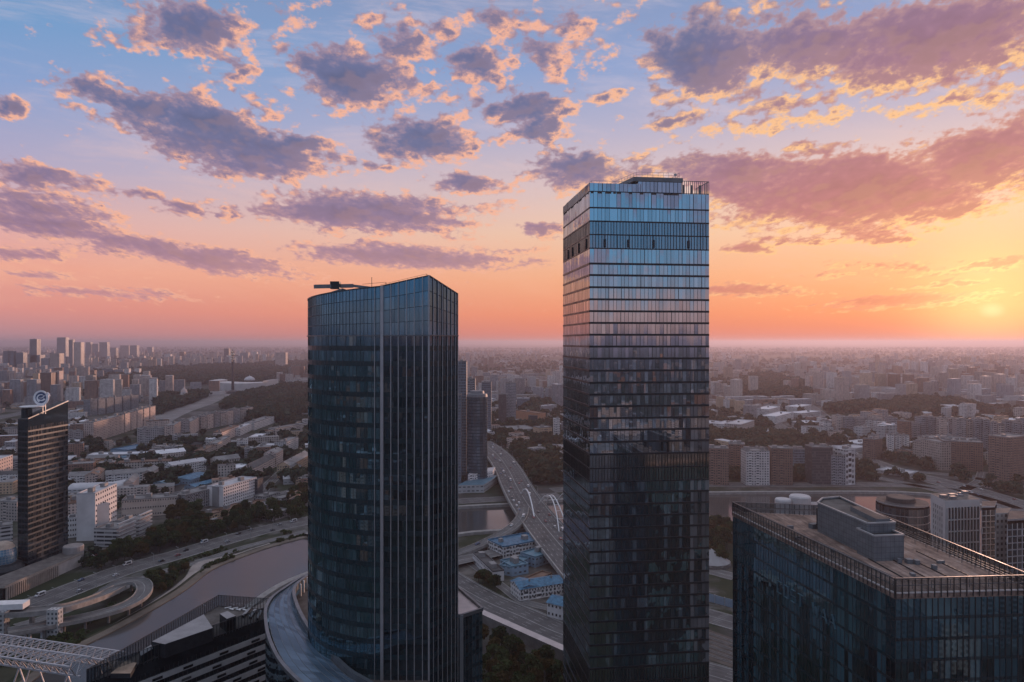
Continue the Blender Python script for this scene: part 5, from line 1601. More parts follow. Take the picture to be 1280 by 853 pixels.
slab('small_tan_house', (86, 644), (97, 640), 12, H_(642, 14), 'panel', 'rust', 'tan house behind the white hotel annex', units=1)
slab('pink_house', (98, 643), (104, 634), 10, H_(640, 14), 'pink', 'rust', 'pink sunlit house behind the white hotel annex', units=1)

# ---- park museum, obelisk, church
mq = G(300, 492)
mus = empty('museum', mq, 'wide low white museum with a curved front and dome on the hill behind the obelisk', 'museum')
m_musw = plain('museum_stone', (.50, .48, .47), .7, 0, .1, .05)
mb = MB()
for i in range(9):
    a0, a1 = -1 + 2 * i / 9, -1 + 2 * (i + 1) / 9
    P = lambda a: Vector((G(300 + a * 37, 489 - 2.5 * a * a).x, G(300, 489 - 2.5 * a * a).y, 0))
    p, q = P(a0), P(a1)
    mb.prism([(p.x, p.y), (q.x, q.y), (q.x, q.y + 90), (p.x, p.y + 90)], 0, 26 if 0 < i < 8 else 32, 0, 0)
mb.build('wall', m_musw, mus)
mb = MB(); c = G(312, 484); mb.lathe((c.x, c.y, 26), [(20, 0), (19, 5), (14, 10), (7, 14), (1, 16), (.01, 22)], 20); mb.build('dome', ROOF['pale'], mus)
mb = MB(); p, q = G(238, 496), G(275, 494); mb.prism([(p.x, p.y), (q.x, q.y), (q.x, q.y + 40), (p.x, p.y + 40)], 0, 12, 0, 0); mb.build('low_wing', m_musw, mus)
oq = G(291, 492)
ob_ = empty('obelisk', oq, 'tall dark obelisk with a pale gilded figure near its top before the white museum', 'monument')
mb = MB(); mb.lathe(oq, [(24, 0), (20, 8), (6, 12), (5.2, 12), (2.6, 132), (.01, 150)], 6); mb.build('shaft', plain('bronze_dark', (.06, .058, .06), .5, .4, .2, .05), ob_)
mb = MB()
for k, (z0, r0) in enumerate(((104, 5), (110, 9), (118, 12), (126, 11), (134, 7))): mb.lathe((oq.x + (k % 2) * 3 - 1.5, oq.y - 3, z0), [(1, 0), (r0 * .7, 2.5), (r0 * .6, 5), (.5, 8)], 8)
mb.build('gilded_figure', plain('figure_gold', (.60, .46, .36), .4, .2, .2, .1), ob_)
cq = G(230, 502)
ch = empty('memorial_church', cq, 'small white church with a pointed cap among dark trees left of the museum', 'church')
mb = MB(); mb.prism([(cq.x - 14, cq.y - 12), (cq.x + 14, cq.y - 12), (cq.x + 14, cq.y + 14), (cq.x - 14, cq.y + 14)], 0, 20, 0, 0); mb.lathe((cq.x, cq.y, 20), [(9, 0), (9, 8)], 12); mb.build('wall', m_musw, ch)
mb = MB(); mb.lathe((cq.x, cq.y, 28), [(9.5, 0), (7, 5), (3.5, 9), (1.0, 13), (.01, 17)], 12); mb.build('cap', plain('cap_pink', (.5, .40, .36), .5, .1, .1, .1), ch)

# ---- tower blocks on the left skyline: x0, x1, foot, top, wall
SKY = [
    (4, 10, 471, 439, 'bluetower', 'left of two dark blue twin towers with white edges at the left edge'), (12, 17, 471, 439, 'bluetower', 'right of two dark blue twin towers with white edges at the left edge'),
    (20, 29, 471, 441, 'bluetower', 'single dark blue tower with white edges right of the dark blue twins'), (37, 46, 470, 424, 'greytower', 'tall slim grey blue tower rising above the left skyline, behind the brown pair'),
    (38, 50, 470, 444, 'greytower', 'broad grey blue tower in front of the tall slim one'), (51, 61, 472, 448, 'greytower', 'grey tower with a pink sunlit side right of the broad grey blue tower'),
    (62, 74, 472, 442, 'panel', 'broad cream tower with a sunlit top near the left skyline'), (31, 38, 468, 443, 'panel', 'narrow cream tower between the dark blue towers and the broad grey blue one'),
    (32, 41, 500, 470, 'brown', 'left brown tower of flats rising behind the logo'), (41, 48, 500, 467, 'ochre', 'ochre tower of flats between two darker ones behind the logo'), (50, 64, 504, 466, 'brown', 'broad brown tower of flats right behind the logo'), (65, 74, 503, 464, 'pink', 'sunlit tower of flats with stepped crown beside the broad brown one'),
    (71, 82, 456, 422, 'greytower', 'hazy grey tower with a stepped top, left of a tall sunlit pair'), (86, 91, 462, 425, 'greytower', 'narrow grey tower at the left of the tall sunlit pair'), (92, 101, 464, 428, 'panel', 'tallest sunlit slab tower right of the narrow grey one'),
    (76, 84, 458, 446, 'greytower', 'low grey block at the foot of the hazy stepped tower'), (83, 87, 458, 446, 'panel', 'small sunlit block left of the tallest sunlit slab tower'),
    (107, 113, 448, 428, 'greytower', 'first hazy tower right of the sunlit pair'), (115, 123, 448, 430, 'greytower', 'second hazy tower right of the sunlit pair, broader'), (124, 134, 449, 428, 'greytower', 'third hazy tower right of the sunlit pair, with a peaked top'),
    (135, 145, 448, 435, 'greytower', 'low hazy block right of the peaked tower'), (150, 161, 448, 432, 'panel', 'wide hazy cream tower left of a blue grey one'), (162, 171, 449, 432, 'greytower', 'blue grey hazy tower with a sunlit right side'), (184, 190, 446, 434, 'greytower', 'small hazy tower standing alone right of the blue grey one'),
    (174, 180, 458, 445, 'panel', 'left block of a sunlit cream pair in the middle distance'), (184, 189, 459, 447, 'ochre', 'right block of a sunlit cream pair in the middle distance'), (160, 174, 458, 448, 'brick', 'brick coloured block left of the sunlit cream pair'),
    (113, 118, 475, 463, 'brick', 'small red tower standing alone amid the dark park'), (155, 161, 473, 461, 'white', 'left white block of a pair at the edge of the dark park'), (168, 174, 472, 461, 'white', 'right white block of a pair at the edge of the dark park'), (128, 141, 471, 461, 'bluetower', 'dull blue slab left of the white pair by the park'), (142, 154, 471, 462, 'greytower', 'grey slab just left of the white pair by the park'), (162, 168, 472, 463, 'bluetower', 'dull blue slab between the white pair by the park'),
    (344, 357, 460, 441, 'panel', 'dull cream tower block with a dark top near the rounded tower'), (224, 230, 452, 440, 'brick', 'small brick coloured tower far behind the church'), (206, 213, 455, 443, 'white', 'pale tower with sunlit top far left of the obelisk'),
    (316, 321, 453, 440, 'white', 'pale sunlit tower right behind the obelisk'), (300, 310, 454, 441, 'greytower', 'pair of joined grey towers right behind the obelisk'), (280, 286, 453, 436, 'dark', 'dark spired tower left behind the obelisk'),
]
for (x0, x1, fy, ty, wl_, lb) in SKY:
    dpt = (x1 - x0) / FOC * depth(fy)
    slab('tower_block', (x0, fy), (x1, fy), min(45, max(18, dpt * .8)), H_(fy, fy - ty), wl_, 'grey', lb, 'tower', 'tower blocks of the left skyline', units=1, parts=False)
for x0 in (4, 9.4, 12, 16.4, 20.2, 28):
    pass

# ---- between the two glass towers
def round_tower(name, px0, px1, fy, ty, mats, label, n=20, band=True):
    Y = depth(fy); r_ = (px1 - px0) / 2 / FOC * Y
    c = Vector((((px0 + px1) / 2 - PCX) / FOC * Y, Y + r_ * .4, 0)); h = H_(fy, fy - ty)
    r = empty(name, c, label, 'tower')
    FOOT.append(([(c.x - r_, c.y - r_), (c.x + r_, c.y - r_), (c.x + r_, c.y + r_), (c.x - r_, c.y + r_)], c, r_))
    circ = [(c.x + r_ * math.cos(2 * math.pi * k / n), c.y + r_ * .8 * math.sin(2 * math.pi * k / n)) for k in range(n)]
    z = 0
    while z < h - 4:
        curtain(r, circ, z, z + 3.9, 1.0, 2.6, mats, tuple(range(n // 2, n)), 'glazing', .006, .12, .12, .18); z += 3.9
    mb = MB(); mb.lathe((c.x, c.y, z), [(r_, 0), (r_ * .97, 3.5), (r_ * .7, 4.0), (r_ * .66, 7), (.01, 7.2)], n); mb.build('crown', m_panel, r)
    return r
g5 = glass('mid_tower_glass', (.048, .078, .10), (.10, .135, .16), (.5, .72, .90), .20, .06, .35)
round_tower('round_blue_tower', 583, 609, 608, 495, [g5, m_mull, m_span2], 'rounded blue glass tower standing right beside the dark rounded skyscraper')
mb = MB(); q = G(600, 612); r = empty('podium_block', q, 'pale stepped podium at the foot of the rounded blue tower', 'building'); mb.prism([(G(572, 617).x, G(572, 617).y), (G(605, 616).x, G(605, 616).y), (G(622, 604).x, G(622, 604).y), (G(600, 600).x, G(600, 600).y)], 0, 9, 0, 1); mb.build('wall', [W('shed'), ROOF['teal']], r); mb = MB(); mb.prism([(G(585, 611).x, G(585, 611).y), (G(616, 606).x, G(616, 606).y), (G(619, 600).x, G(619, 600).y), (G(590, 604).x, G(590, 604).y)], 9.3, 16, 0, 1); mb.build('upper_tier', [W('white'), ROOF['pale']], r)
MID = [
    (572, 583, 604, 452, 'bluetower', 'tall flat topped blue tower half hidden by the dark rounded skyscraper'), (566, 576, 612, 494, 'bluetower', 'lower blue tower peeping out at the edge of the dark rounded skyscraper'), (583, 594, 580, 474, 'greytower', 'grey tower with a brown top behind the rounded blue tower'),
    (602, 614, 548, 478, 'bluetower', 'dark blue tower with a slanted dark top left of the central pair'), (623, 633, 533, 493, 'dark', 'darker front half of the central pair of slabs'), (632, 645, 531, 479, 'greytower', 'paler taller rear half of the central pair of slabs'),
    (645, 655, 500, 476, 'greytower', 'small hazy grey tower right of the central pair'), (655, 664, 500, 484, 'greytower', 'lower hazy block right of the small hazy grey tower'), (616, 620, 490, 474, 'white', 'thin white tower left of the central pair, far behind'), (620, 631, 488, 472, 'greytower', 'hazy wide tower right of the thin white one'), (604, 613, 486, 466, 'greytower', 'hazy tower with a pale spire left of the thin white one'), (650, 653, 482, 471, 'white', 'thin pale tower catching light behind the small hazy grey one'),
]
for (x0, x1, fy, ty, wl_, lb) in MID:
    dpt = (x1 - x0) / FOC * depth(fy)
    slab('tower_block', (x0, fy), (x1, fy), min(40, max(16, dpt)), H_(fy, fy - ty), wl_, 'grey', lb, 'tower', 'towers between the two skyscrapers', units=1, parts=fy > 530)
slab('orange_hall', (645, 526), (672, 530), 22, H_(528, 13), plainwall('orange_brick', (.40, .20, .12)), 'rust', 'low orange brick hall right of the central pair of slabs', units=1)
slab('dark_hall', (672, 530), (681, 526), 20, H_(528, 10), 'dark', 'grey', 'dark glass end of the low orange hall', units=0)
slab('ochre_villa', (673, 550), (690, 549), 22, H_(549, 15), 'ochre', 'grey', 'ochre four storey villa below the low orange hall', units=1)
slab('slim_white_tower', (692, 552), (700, 552), 14, H_(552, 28), 'white', 'pale', 'slim white tower at the edge of the tall square tower', units=1)
slab('stadium_roof', (636, 546), (672, 544), 60, H_(545, 8), 'shed', 'grey', 'broad grey flat roof behind the dark clump of trees', units=1)
for i, (a, b, hh, wl_, lb) in enumerate((((646, 512), (662, 512), 14, 'bluetower', 'dull blue block right below the hazy towers'), ((665, 505), (684, 505), 9, 'panel', 'sandy block in the mid distance left of the tall square tower'), ((676, 516), (696, 514), 8, 'grey', 'grey flat block in the mid distance beside the tall square tower'), ((586, 548), (600, 548), 6, 'white', 'pale low block seen behind the rounded blue tower'), ((604, 565), (622, 566), 5, 'shed', 'low shed at the head of the road bridge'), ((640, 556), (660, 557), 5, 'white', 'white low shop by the junction above the bridge'), ((668, 562), (700, 564), 4, 'shed', 'flat grey shed by the junction beside the tall square tower'))):
    slab('mid_distance_block', a, b, 18, H_(a[1], hh), wl_, 'grey' if i % 2 else 'pale', lb, units=1)

# ---- blue roofed compound between the towers
slab('blue_roof_block', (629, 699), (679, 689), 24, 9.5, 'white', 'blue', 'long white block with the broadest bright blue roof, next to the road bridge', win=(14, 2, 5), units=2)
r = slab('narrow_white_block', (591, 703), (616, 728), 8.5, 7.5, w_white, 'dark', 'long narrow white block with a dark roof set aslant left of the blue roofs', win=(14, 2), units=2)
slab('blue_court_block', (625, 712), (640, 721), 14, 7, 'blueshed', 'teal', 'dull blue courtyard building between the narrow white block and the broad blue roof', units=1)
slab('blue_court_wing', (640, 721), (662, 708), 11, 6.5, 'blueshed', 'teal', 'dull blue side wing of the courtyard building', units=1)
slab('blue_square_block', (669, 710), (693, 702), 16, 8, 'blueshed', 'teal', 'square dull blue building with a roof well beside the road bridge', units=1)
slab('blue_gable_block', (650, 752), (705, 743), 16, 8, 'white', 'blue', 'long pale block with a bright blue pitched roof in front of the compound', win=(16, 2), gable=2.5, units=2)
slab('blue_end_block', (639, 741), (650, 751), 12, 8.2, 'blueshed', 'blue', 'pale blue square end block joined left of the blue pitched roof', gable=1.5, units=0)
slab('blue_gate_house', (684, 771), (712, 778), 14, 9, w_white, 'blue', 'white house with a bright blue roof nearest the motorway, partly behind the tall square tower', win=(6, 2), gable=2.5, units=1)
slab('low_pink_shed', (664, 735), (690, 724), 9, 4, 'panel', 'rust', 'low brown roofed shed in the middle of the blue compound', units=0)

# ---- right bank: towers along the quay
def brown_tower(a, b, hh, wl_, lb, dp=20, **k): return slab('quay_tower', a, b, dp, H_(607, hh), wl_, 'grey', lb, 'tower', 'towers along the far quay', units=2, **k)
brown_tower((886, 606), (911, 607), 46, 'brown', 'brown tower of flats nearest the tall square tower on the quay')
brown_tower((911, 594), (931, 595), 42, 'brown', 'brown tower set back between the first brown tower and the white one')
brown_tower((933, 607), (962, 607), 43, 'white', 'white tower with a dense window grid on the quay', win=None)
brown_tower((964, 606), (991, 607), 46, 'brown', 'brown tower of flats right of the white quay tower')
brown_tower((993, 592), (1006, 592), 33, 'bluetower', 'blue grey tower with pale stripes set back behind the quay')
brown_tower((1006, 592), (1016, 592), 27, 'greytower', 'lower grey tower joined to the blue grey striped one')
brown_tower((1015, 606), (1041, 606), 47, 'dark', 'dark brown glassy tower of flats on the quay')
slab('dark_green_roof_block', (935, 575), (963, 575), 22, H_(575, 14), 'dark', 'dark', 'dark block with a green grey roof behind the white quay tower', units=1)
slab('dark_low_block', (986, 578), (1014, 578), 22, H_(578, 15), 'dark', 'dark', 'dark flat topped block behind the blue grey striped tower', units=1)
cw = slab('checkered_tower', (1057, 607), (1069, 606), 22, H_(607, 44), facade('checker', (.50, .49, .49), (.02, .022, .026), 4.4, 6.4, .62, .52, .6, .0, .3), 'pale', 'white tower with a bold chequered window pattern at the end of the quay row', 'tower', 'towers along the far quay', units=1)
brown_tower((1039, 606), (1057, 607), 37, 'greytower', 'dark banded lower half joined to the chequered white tower')
slab('white_slope_block', (1045, 590), (1062, 590), 12, H_(590, 31), 'white', 'pale', 'white block rising just behind the chequered tower', units=0)
# complex of stone blocks behind the ring highway
slab('stone_complex', (1151, 582), (1176, 588), 45, H_(585, 34), 'stone', 'grey', 'left half of the big square stone complex by the ring highway', units=4)
slab('stone_complex', (1179, 587), (1229, 590), 50, H_(588, 36), 'brown', 'grey', 'right half of the big square stone complex, broad and dark fronted', units=6)
slab('stone_complex_wing', (1141, 578), (1151, 580), 30, H_(578, 27), 'stone', 'grey', 'narrow pale wing at the left end of the big stone complex', units=1)
slab('stone_rear_block', (1165, 573), (1205, 572), 30, H_(573, 25), 'stone', 'grey', 'rear block showing above the big stone complex', units=3)
slab('twin_block', (1085, 573), (1093, 574), 18, H_(573, 29), 'panel', 'grey', 'pale tower left of the highway fork', units=1)
slab('twin_block', (1094, 575), (1103, 573), 18, H_(573, 25), 'brown', 'grey', 'brown tower joined right of the pale one at the highway fork', units=1)
for i in range(3): slab('white_flats', (1109 + i * 9.5, 565), (1117.5 + i * 9.5, 565.5), 18, H_(565, 22 - i), 'white', 'grey', ORD[i] + ' from left of three white flats above the highway fork', 'apartments', 'three white flats above the highway', units=1)
slab('right_edge_tower', (1262, 604), (1286, 600), 24, H_(602, 56), 'brown', 'grey', 'dark brown tower cut by the right edge above the highway', 'tower', units=1)
slab('long_low_mall', (1228, 580), (1258, 584), 26, H_(582, 14), 'stone', 'grey', 'low stone building right of the big stone complex', units=2)
RS = [(1186, 1194, 562, 524), (1196, 1208, 566, 524), (1209, 1218, 566, 526), (1219, 1229, 568, 524), (1230, 1238, 570, 525), (1239, 1247, 572, 528), (1248, 1256, 573, 531), (1257, 1266, 574, 527), (1267, 1277, 576, 529), (1278, 1290, 577, 526)]
for i, (x0, x1, fy, ty) in enumerate(RS):
    slab('skyline_slab', (x0, fy), (x1, fy + .5), 22, H_(fy, fy - ty), ('greytower', 'grey', 'panel', 'greytower')[i % 4], 'grey', ORD[i] + ' from left in the dense row of tall slabs above the stone complex', 'tower', 'row of tall slabs at right', units=1)
RM = [(1072, 1084, 547, 523, 'grey', 'dull grey slab, left end of the mid distance row at right'), (1085, 1094, 548, 525, 'white', 'white slab in the mid distance row above the white flats'), (1095, 1108, 549, 526, 'white', 'wide white slab in the mid distance row above the white flats'), (1114, 1122, 549, 522, 'greytower', 'grey tower in the mid distance row with a dark top'), (1130, 1139, 556, 527, 'brick', 'reddish tower in the mid distance row'), (1140, 1150, 555, 530, 'grey', 'grey tower right of the reddish one'), (1152, 1160, 555, 522, 'greytower', 'tall pale tower left of the stone complex crest'), (1162, 1172, 556, 522, 'greytower', 'tall ribbed tower above the stone complex crest'), (1174, 1184, 557, 523, 'panel', 'cream tower above the stone complex crest'),
      (1046, 1056, 545, 520, 'panel', 'pale pointed tower right of the far avenue'), (1057, 1070, 546, 522, 'greytower', 'grey broad tower right of the pale pointed one'), (1026, 1034, 533, 523, 'white', 'upper part of a stepped white hospital'), (1007, 1042, 545, 534, 'white', 'long lower part of a stepped white hospital'), (1030, 1040, 544, 527, 'white', 'white square tower of the stepped hospital'), (991, 996, 543, 536, 'pink', 'small sunlit block by the far avenue'),
      (898, 906, 515, 496, 'ochre', 'first yellow tower from left near the square tower, far right bank'), (907, 912, 516, 500, 'white', 'white tower between yellow ones on the far right bank'), (913, 919, 516, 499, 'ochre', 'second yellow tower from left on the far right bank'), (920, 931, 517, 501, 'ochre', 'broad yellow tower at the right of the yellow group'), (933, 951, 523, 507, 'grey', 'dark grey block right of the yellow towers')]
for (x0, x1, fy, ty, wl_, lb) in RM:
    slab('right_bank_block', (x0, fy), (x1, fy), 20, H_(fy, fy - ty), wl_, 'grey', lb, 'building', 'blocks of the right bank', units=1, parts=fy > 540)
LOWR = [((961, 524), (975, 520), 12, 'white', 'white', 'white roofed works hall, left of a group on the right bank'), ((970, 530), (992, 524), 9, 'white', 'white', 'largest white roofed works hall in front of its group'), ((997, 516), (1014, 513), 7, 'white', 'white', 'white roofed works hall at the rear right of its group'), ((1001, 524), (1026, 521), 7, 'shed', 'white', 'wide white roofed hall beside the far avenue'), ((1006, 535), (1024, 533), 6, 'shed', 'white', 'low white roofed hall above the stepped hospital'),
        ((884, 537), (905, 534), 7, 'white', 'pale', 'white low block nearest the square tower on the right bank'), ((908, 541), (925, 537), 10, 'white', 'pale', 'middle white block of a low group on the right bank'), ((926, 544), (943, 538), 13, 'classic', 'pale', 'largest white block of a low group on the right bank'), ((884, 552), (894, 546), 10, 'shed', 'white', 'low hall with a white roof right beside the square tower'),
        ((1074, 561), (1098, 558), 6, 'shed', 'white', 'low white hall left of the highway fork'), ((1070, 566), (1086, 563), 5, 'shed', 'pale', 'small pale hall by the highway fork'), ((1095, 591), (1135, 597), 4, 'shed', 'pale', 'low round cornered pavilion inside the highway loop'), ((1170, 512), (1205, 522), 8, 'panel', 'pale', 'long pale hall running down the slope far right'), ((1098, 515), (1120, 516), 5, 'shed', 'grey', 'wide grey field hall far right of the avenue')]
for (a, b, hh, wl_, rf, lb) in LOWR:
    slab('works_hall', a, b, 30, H_(a[1], hh), wl_, rf, lb, 'hall', 'low halls of the right bank', units=1)
cq = G(960, 556)
ch = empty('pointed_church', cq, 'small pale church with a tapering pointed roof behind the white quay tower', 'church')
mb = MB(); mb.lathe(cq, [(9, 0), (9, 8), (7.5, 8.4), (7, 12)], 8); mb.build('wall', m_musw, ch); mb = MB(); mb.lathe((cq.x, cq.y, 12), [(7.6, 0), (5, 4), (3, 9), (1, 12), (.01, 16)], 8); mb.build('roof', ROOF['pale'], ch)

# ---- filler: the rest of the city
for p in [[(p_.x, p_.y) for p_ in (G(190, 478), G(345, 478), G(345, 512), G(200, 528))]]: FOOT.append((p, Vector((0, 0, 0)), 0))
ROADP = [(p, w) for c, w in ROADS for p in c]
RA = np.array([(p.x, p.y) for p, w in ROADP]); RW = np.array([w for p, w in ROADP])
FC = np.array([(f[1].x, f[1].y) for f in FOOT]); FR = np.array([f[2] for f in FOOT])
CLEAR = [  # ground kept open in the picture (photograph positions)
    [(0, 700), (90, 745), (160, 715), (390, 655), (390, 853), (0, 853)], [(590, 560), (640, 560), (702, 690), (702, 853), (570, 853), (572, 690), (600, 640)],
    [(880, 655), (1300, 655), (1300, 853), (880, 853)], [(560, 612), (702, 612), (702, 700), (560, 700)], [(22, 505), (86, 505), (86, 720), (22, 730)], [(105, 505), (320, 505), (320, 550), (105, 556)],
    [(190, 474), (345, 474), (350, 500), (190, 530)], [(584, 660), (704, 660), (704, 800), (584, 760)]]
WOODS = [[(80, 470), (200, 462), (390, 452), (390, 476), (345, 480), (195, 483), (170, 490), (80, 497)], [(196, 500), (262, 494), (230, 515), (196, 525)], [(300, 497), (390, 480), (390, 525), (320, 530), (275, 512)],
         [(885, 474), (960, 470), (1020, 484), (1010, 500), (885, 496)], [(655, 500), (702, 488), (702, 505), (660, 520)], [(885, 552), (985, 548), (1050, 565), (885, 562)], [(1020, 515), (1170, 500), (1250, 520), (1100, 522)]]
def picture(x, y): return (PCX + x / y * FOC, PCY + CAM_H / y * FOC)
def free(x, y, r, woods=False):
    px, py = picture(x, y)
    for c in CLEAR:
        if inpoly(px, py, c): return False
    if inpoly(x, y, RIVER): return False
    for dx_, dy_ in ((r + 8, 0), (-r - 8, 0), (0, r + 8), (0, -r - 8)):
        if inpoly(x + dx_, y + dy_, RIVER): return False
    if woods and any(inpoly(px, py, c) for c in WOODS): return False
    if np.any((RA[:, 0] - x) ** 2 + (RA[:, 1] - y) ** 2 < (RW + r + 3 + y * .004) ** 2): return False
    d2 = (FC[:, 0] - x) ** 2 + (FC[:, 1] - y) ** 2
    if np.any(d2 < (FR + r * .8 + 2) ** 2): return False
    return True
placed = []
def try_place(px, py, r):
    p = G(px, py)
    if not free(p.x, p.y, r, True): return None
    for (q, rr_) in placed[-400:]:
        if (q.x - p.x) ** 2 + (q.y - p.y) ** 2 < (r + rr_) ** 2: return None
    placed.append((p, r))
    return p
KINDS = ['panel', 'white', 'grey', 'brick', 'ochre', 'stone', 'greytower', 'pink', 'shed']
FW = {k: facade('far_' + k, W(k).name and {'panel': (.48, .41, .37), 'white': (.62, .60, .58), 'grey': (.33, .32, .32), 'brick': (.26, .165, .125), 'ochre': (.50, .38, .28), 'stone': (.44, .39, .35), 'greytower': (.29, .30, .32), 'pink': (.55, .45, .40), 'shed': (.42, .42, .42)}[k], (.045, .045, .05), 3.2, 3.0, .5, .5, .75, .25, .2 if k != 'shed' else 0, True) for k in KINDS}
ZN = [  # picture zone, word for where it is, number
    ((84, 560, 388, 640), 'left of the rounded tower', 46), ((84, 500, 388, 560), 'between avenue and museum', 34), ((0, 500, 84, 640), 'around the logo tower', 16),
    ((572, 500, 702, 600), 'between the two skyscrapers', 36), ((884, 505, 1060, 600), 'behind the far quay', 44), ((1060, 515, 1280, 640), 'by the ring highway', 40)]
HUE = {'panel': 'beige', 'white': 'white', 'grey': 'grey', 'brick': 'brick red', 'ochre': 'ochre', 'stone': 'sandy', 'pink': 'pinkish', 'shed': 'pale grey'}
nind = 0
for (zx0, zy0, zx1, zy1), words, num in ZN:
    got = 0
    for tries in range(num * 40):
        if got >= num: break
        py = zy0 + (zy1 - zy0) * RND.random() ** 1.3
        px = RND.uniform(zx0, zx1)
        L, dp = RND.uniform(18, 52), RND.uniform(11, 16)
        p = try_place(px, py, L * .5)
        if p is None: continue
        k = RND.choice(['panel', 'white', 'grey', 'brick', 'ochre', 'stone', 'pink', 'shed'])
        st = RND.choice([1, 2, 2, 3, 3, 4, 5, 5, 6]) if k != 'shed' else 1.8
        h = st * 3.1 + 1
        if px > 1060 and RND.random() < .35: h = RND.uniform(24, 42); L = dp * 1.6
        rz = RND.choice([.35, .35 + math.pi / 2, .4, .3]) + RND.gauss(0, .06) + (math.pi * .06 if px > 640 else 0)
        mb = MB()
        cs, sn = math.cos(rz), math.sin(rz)
        C4_ = lambda u, v: (p.x + u * cs - v * sn, p.y + u * sn + v * cs)
        pl = [C4_(-L / 2, -dp / 2), C4_(L / 2, -dp / 2), C4_(L / 2, dp / 2), C4_(-L / 2, dp / 2)]
        if RND.random() < .4:
            w_ = L * .3; pl2 = [C4_(L / 2 - dp, dp / 2 - .5), C4_(L / 2, dp / 2 - .5), C4_(L / 2, dp / 2 + w_), C4_(L / 2 - dp, dp / 2 + w_)]
        else: pl2 = None
        rk = RND.choice(['grey', 'grey', 'pale', 'rust', 'dark', 'white' if k in ('white', 'shed') else 'grey'])
        root = empty('city_block', (p.x, p.y, 0), None, 'building', 'ordinary city blocks')
        if h < 14 and RND.random() < .5:
            mb.prism(pl, 0, h, 0, None); mb.build('wall', W(k), root)
            mr2 = MB(); R0, R1 = C4_(-L / 2 - .5, 0), C4_(L / 2 + .5, 0)
            e = [C4_(-L / 2 - .5, -dp / 2 - .5), C4_(L / 2 + .5, -dp / 2 - .5), C4_(L / 2 + .5, dp / 2 + .5), C4_(-L / 2 - .5, dp / 2 + .5)]
            g_ = h + 3.2
            mr2.face([(*e[0], h), (*e[1], h), (*R1, g_), (*R0, g_)]); mr2.face([(*e[2], h), (*e[3], h), (*R0, g_), (*R1, g_)]); mr2.face([(*pl[1], h), (*pl[2], h), (*R1, g_)], 1); mr2.face([(*pl[3], h), (*pl[0], h), (*R0, g_)], 1)
            mr2.build('roof', [ROOF[rk], W(k)], root); sh = 'pitched roof'
        else:
            mb.prism(pl, 0, h, 0, None)
            if pl2: mb.prism(pl2, 0, h - 2, 0, None)
            mb.build('wall', W(k), root)
            mr2 = MB(); mr2.face([(*q, h) for q in pl])
            if pl2: mr2.face([(*q, h - 2) for q in pl2])
            for _ in range(RND.randint(1, 3)): mr2.box((*C4_(RND.uniform(-.4, .4) * L, RND.uniform(-.2, .2) * dp), h), (RND.uniform(2, 5), RND.uniform(2, 4), RND.uniform(1.5, 3)), rz)
            mr2.build('roof', ROOF[rk], root); sh = 'flat roof'
        size = 'tall' if h > 22 else ('mid height' if h > 10 else 'low')
        root['label'] = f"{size} {HUE[k]} block with {rk} {sh} {words}".replace('grey grey', 'grey')[:110]
        while len(root['label'].split()) > 16: root['label'] = ' '.join(root['label'].split()[:-1])
        got += 1; nind += 1
byl = {}
for o_ in COL.objects:
    if o_.name.startswith('city_block'): byl.setdefault(o_['label'], []).append(o_)
for lab, l_ in byl.items():
    if len(l_) == 1: continue
    l_.sort(key=lambda q: q.location.x / q.location.y)
    for i_, q in enumerate(l_): q['label'] = lab + ', ' + (ORD[i_] if i_ < len(l_) - 1 or i_ > 9 else 'last') + ' from left'
for o_ in COL.objects:
    if o_.name.startswith('city_block') and len(o_['label'].split()) > 16: o_['label'] = o_['label'].replace('between the two skyscrapers', 'between skyscrapers').replace(' roof', '-roof')
print('filler individuals', nind)

# the rest reads as one hazy mass
fv, ff, fu, fm = [], [], [], []
def far_box(x, y, L, dp, h, rz, mi):
    cs, sn = math.cos(rz), math.sin(rz)
    n = len(fv)
    for z in (0, h):
        for u, v in ((-L / 2, -dp / 2), (L / 2, -dp / 2), (L / 2, dp / 2), (-L / 2, dp / 2)): fv.append((x + u * cs - v * sn, y + u * sn + v * cs, z))
    for i, w_ in enumerate((L, dp, L, dp)):
        j = (i + 1) % 4
        ff.append((n + i, n + j, n + 4 + j, n + 4 + i)); fu.extend([(0, 0), (w_, 0), (w_, h), (0, h)]); fm.append(mi)
    ff.append((n + 4, n + 5, n + 6, n + 7)); fu.extend([(0, 0)] * 4); fm.append(len(KINDS) + (0 if RND.random() < .7 else 1))
cnt = 0
for tries in range(34000):
    if cnt > 6600: break
    py = 433.5 + 77 * RND.random() ** 1.9
    px = RND.uniform(-60, 1340)
    x, y = G(px, py).x, G(px, py).y
    if any(inpoly(px, py, c) for c in WOODS) or any(inpoly(px, py, c) for c in CLEAR): continue
    if py > 455 and not free(x, y, 25, True): continue
    dens = .5 + .5 * math.sin(x * .0011 + 1.3) * math.sin(y * .0009 + .4)
    if RND.random() > .3 + .7 * dens: continue
    tall = (RND.random() < (.42 if px < 400 else .16)) and py > 434
    cl = RND.randint(2, 5) if tall else RND.randint(1, 4)
    rz = RND.choice([0.3, .35, 1.9, .1])
    mi = RND.randrange(len(KINDS) - 1)
    for k in range(cl):
        L = RND.uniform(18, 34) if tall else RND.uniform(25, 90)
        h = RND.uniform(35, 75) if tall else RND.choice([6, 9, 15, 15, 18, 27])
        if py < 437: h *= .7
        far_box(x + k * 48 * math.cos(rz) + RND.uniform(-8, 8), y + k * 48 * math.sin(rz) + RND.uniform(-20, 20), L, RND.uniform(14, 22), h, rz, mi if RND.random() < .7 else RND.randrange(len(KINDS)))
        cnt += 1
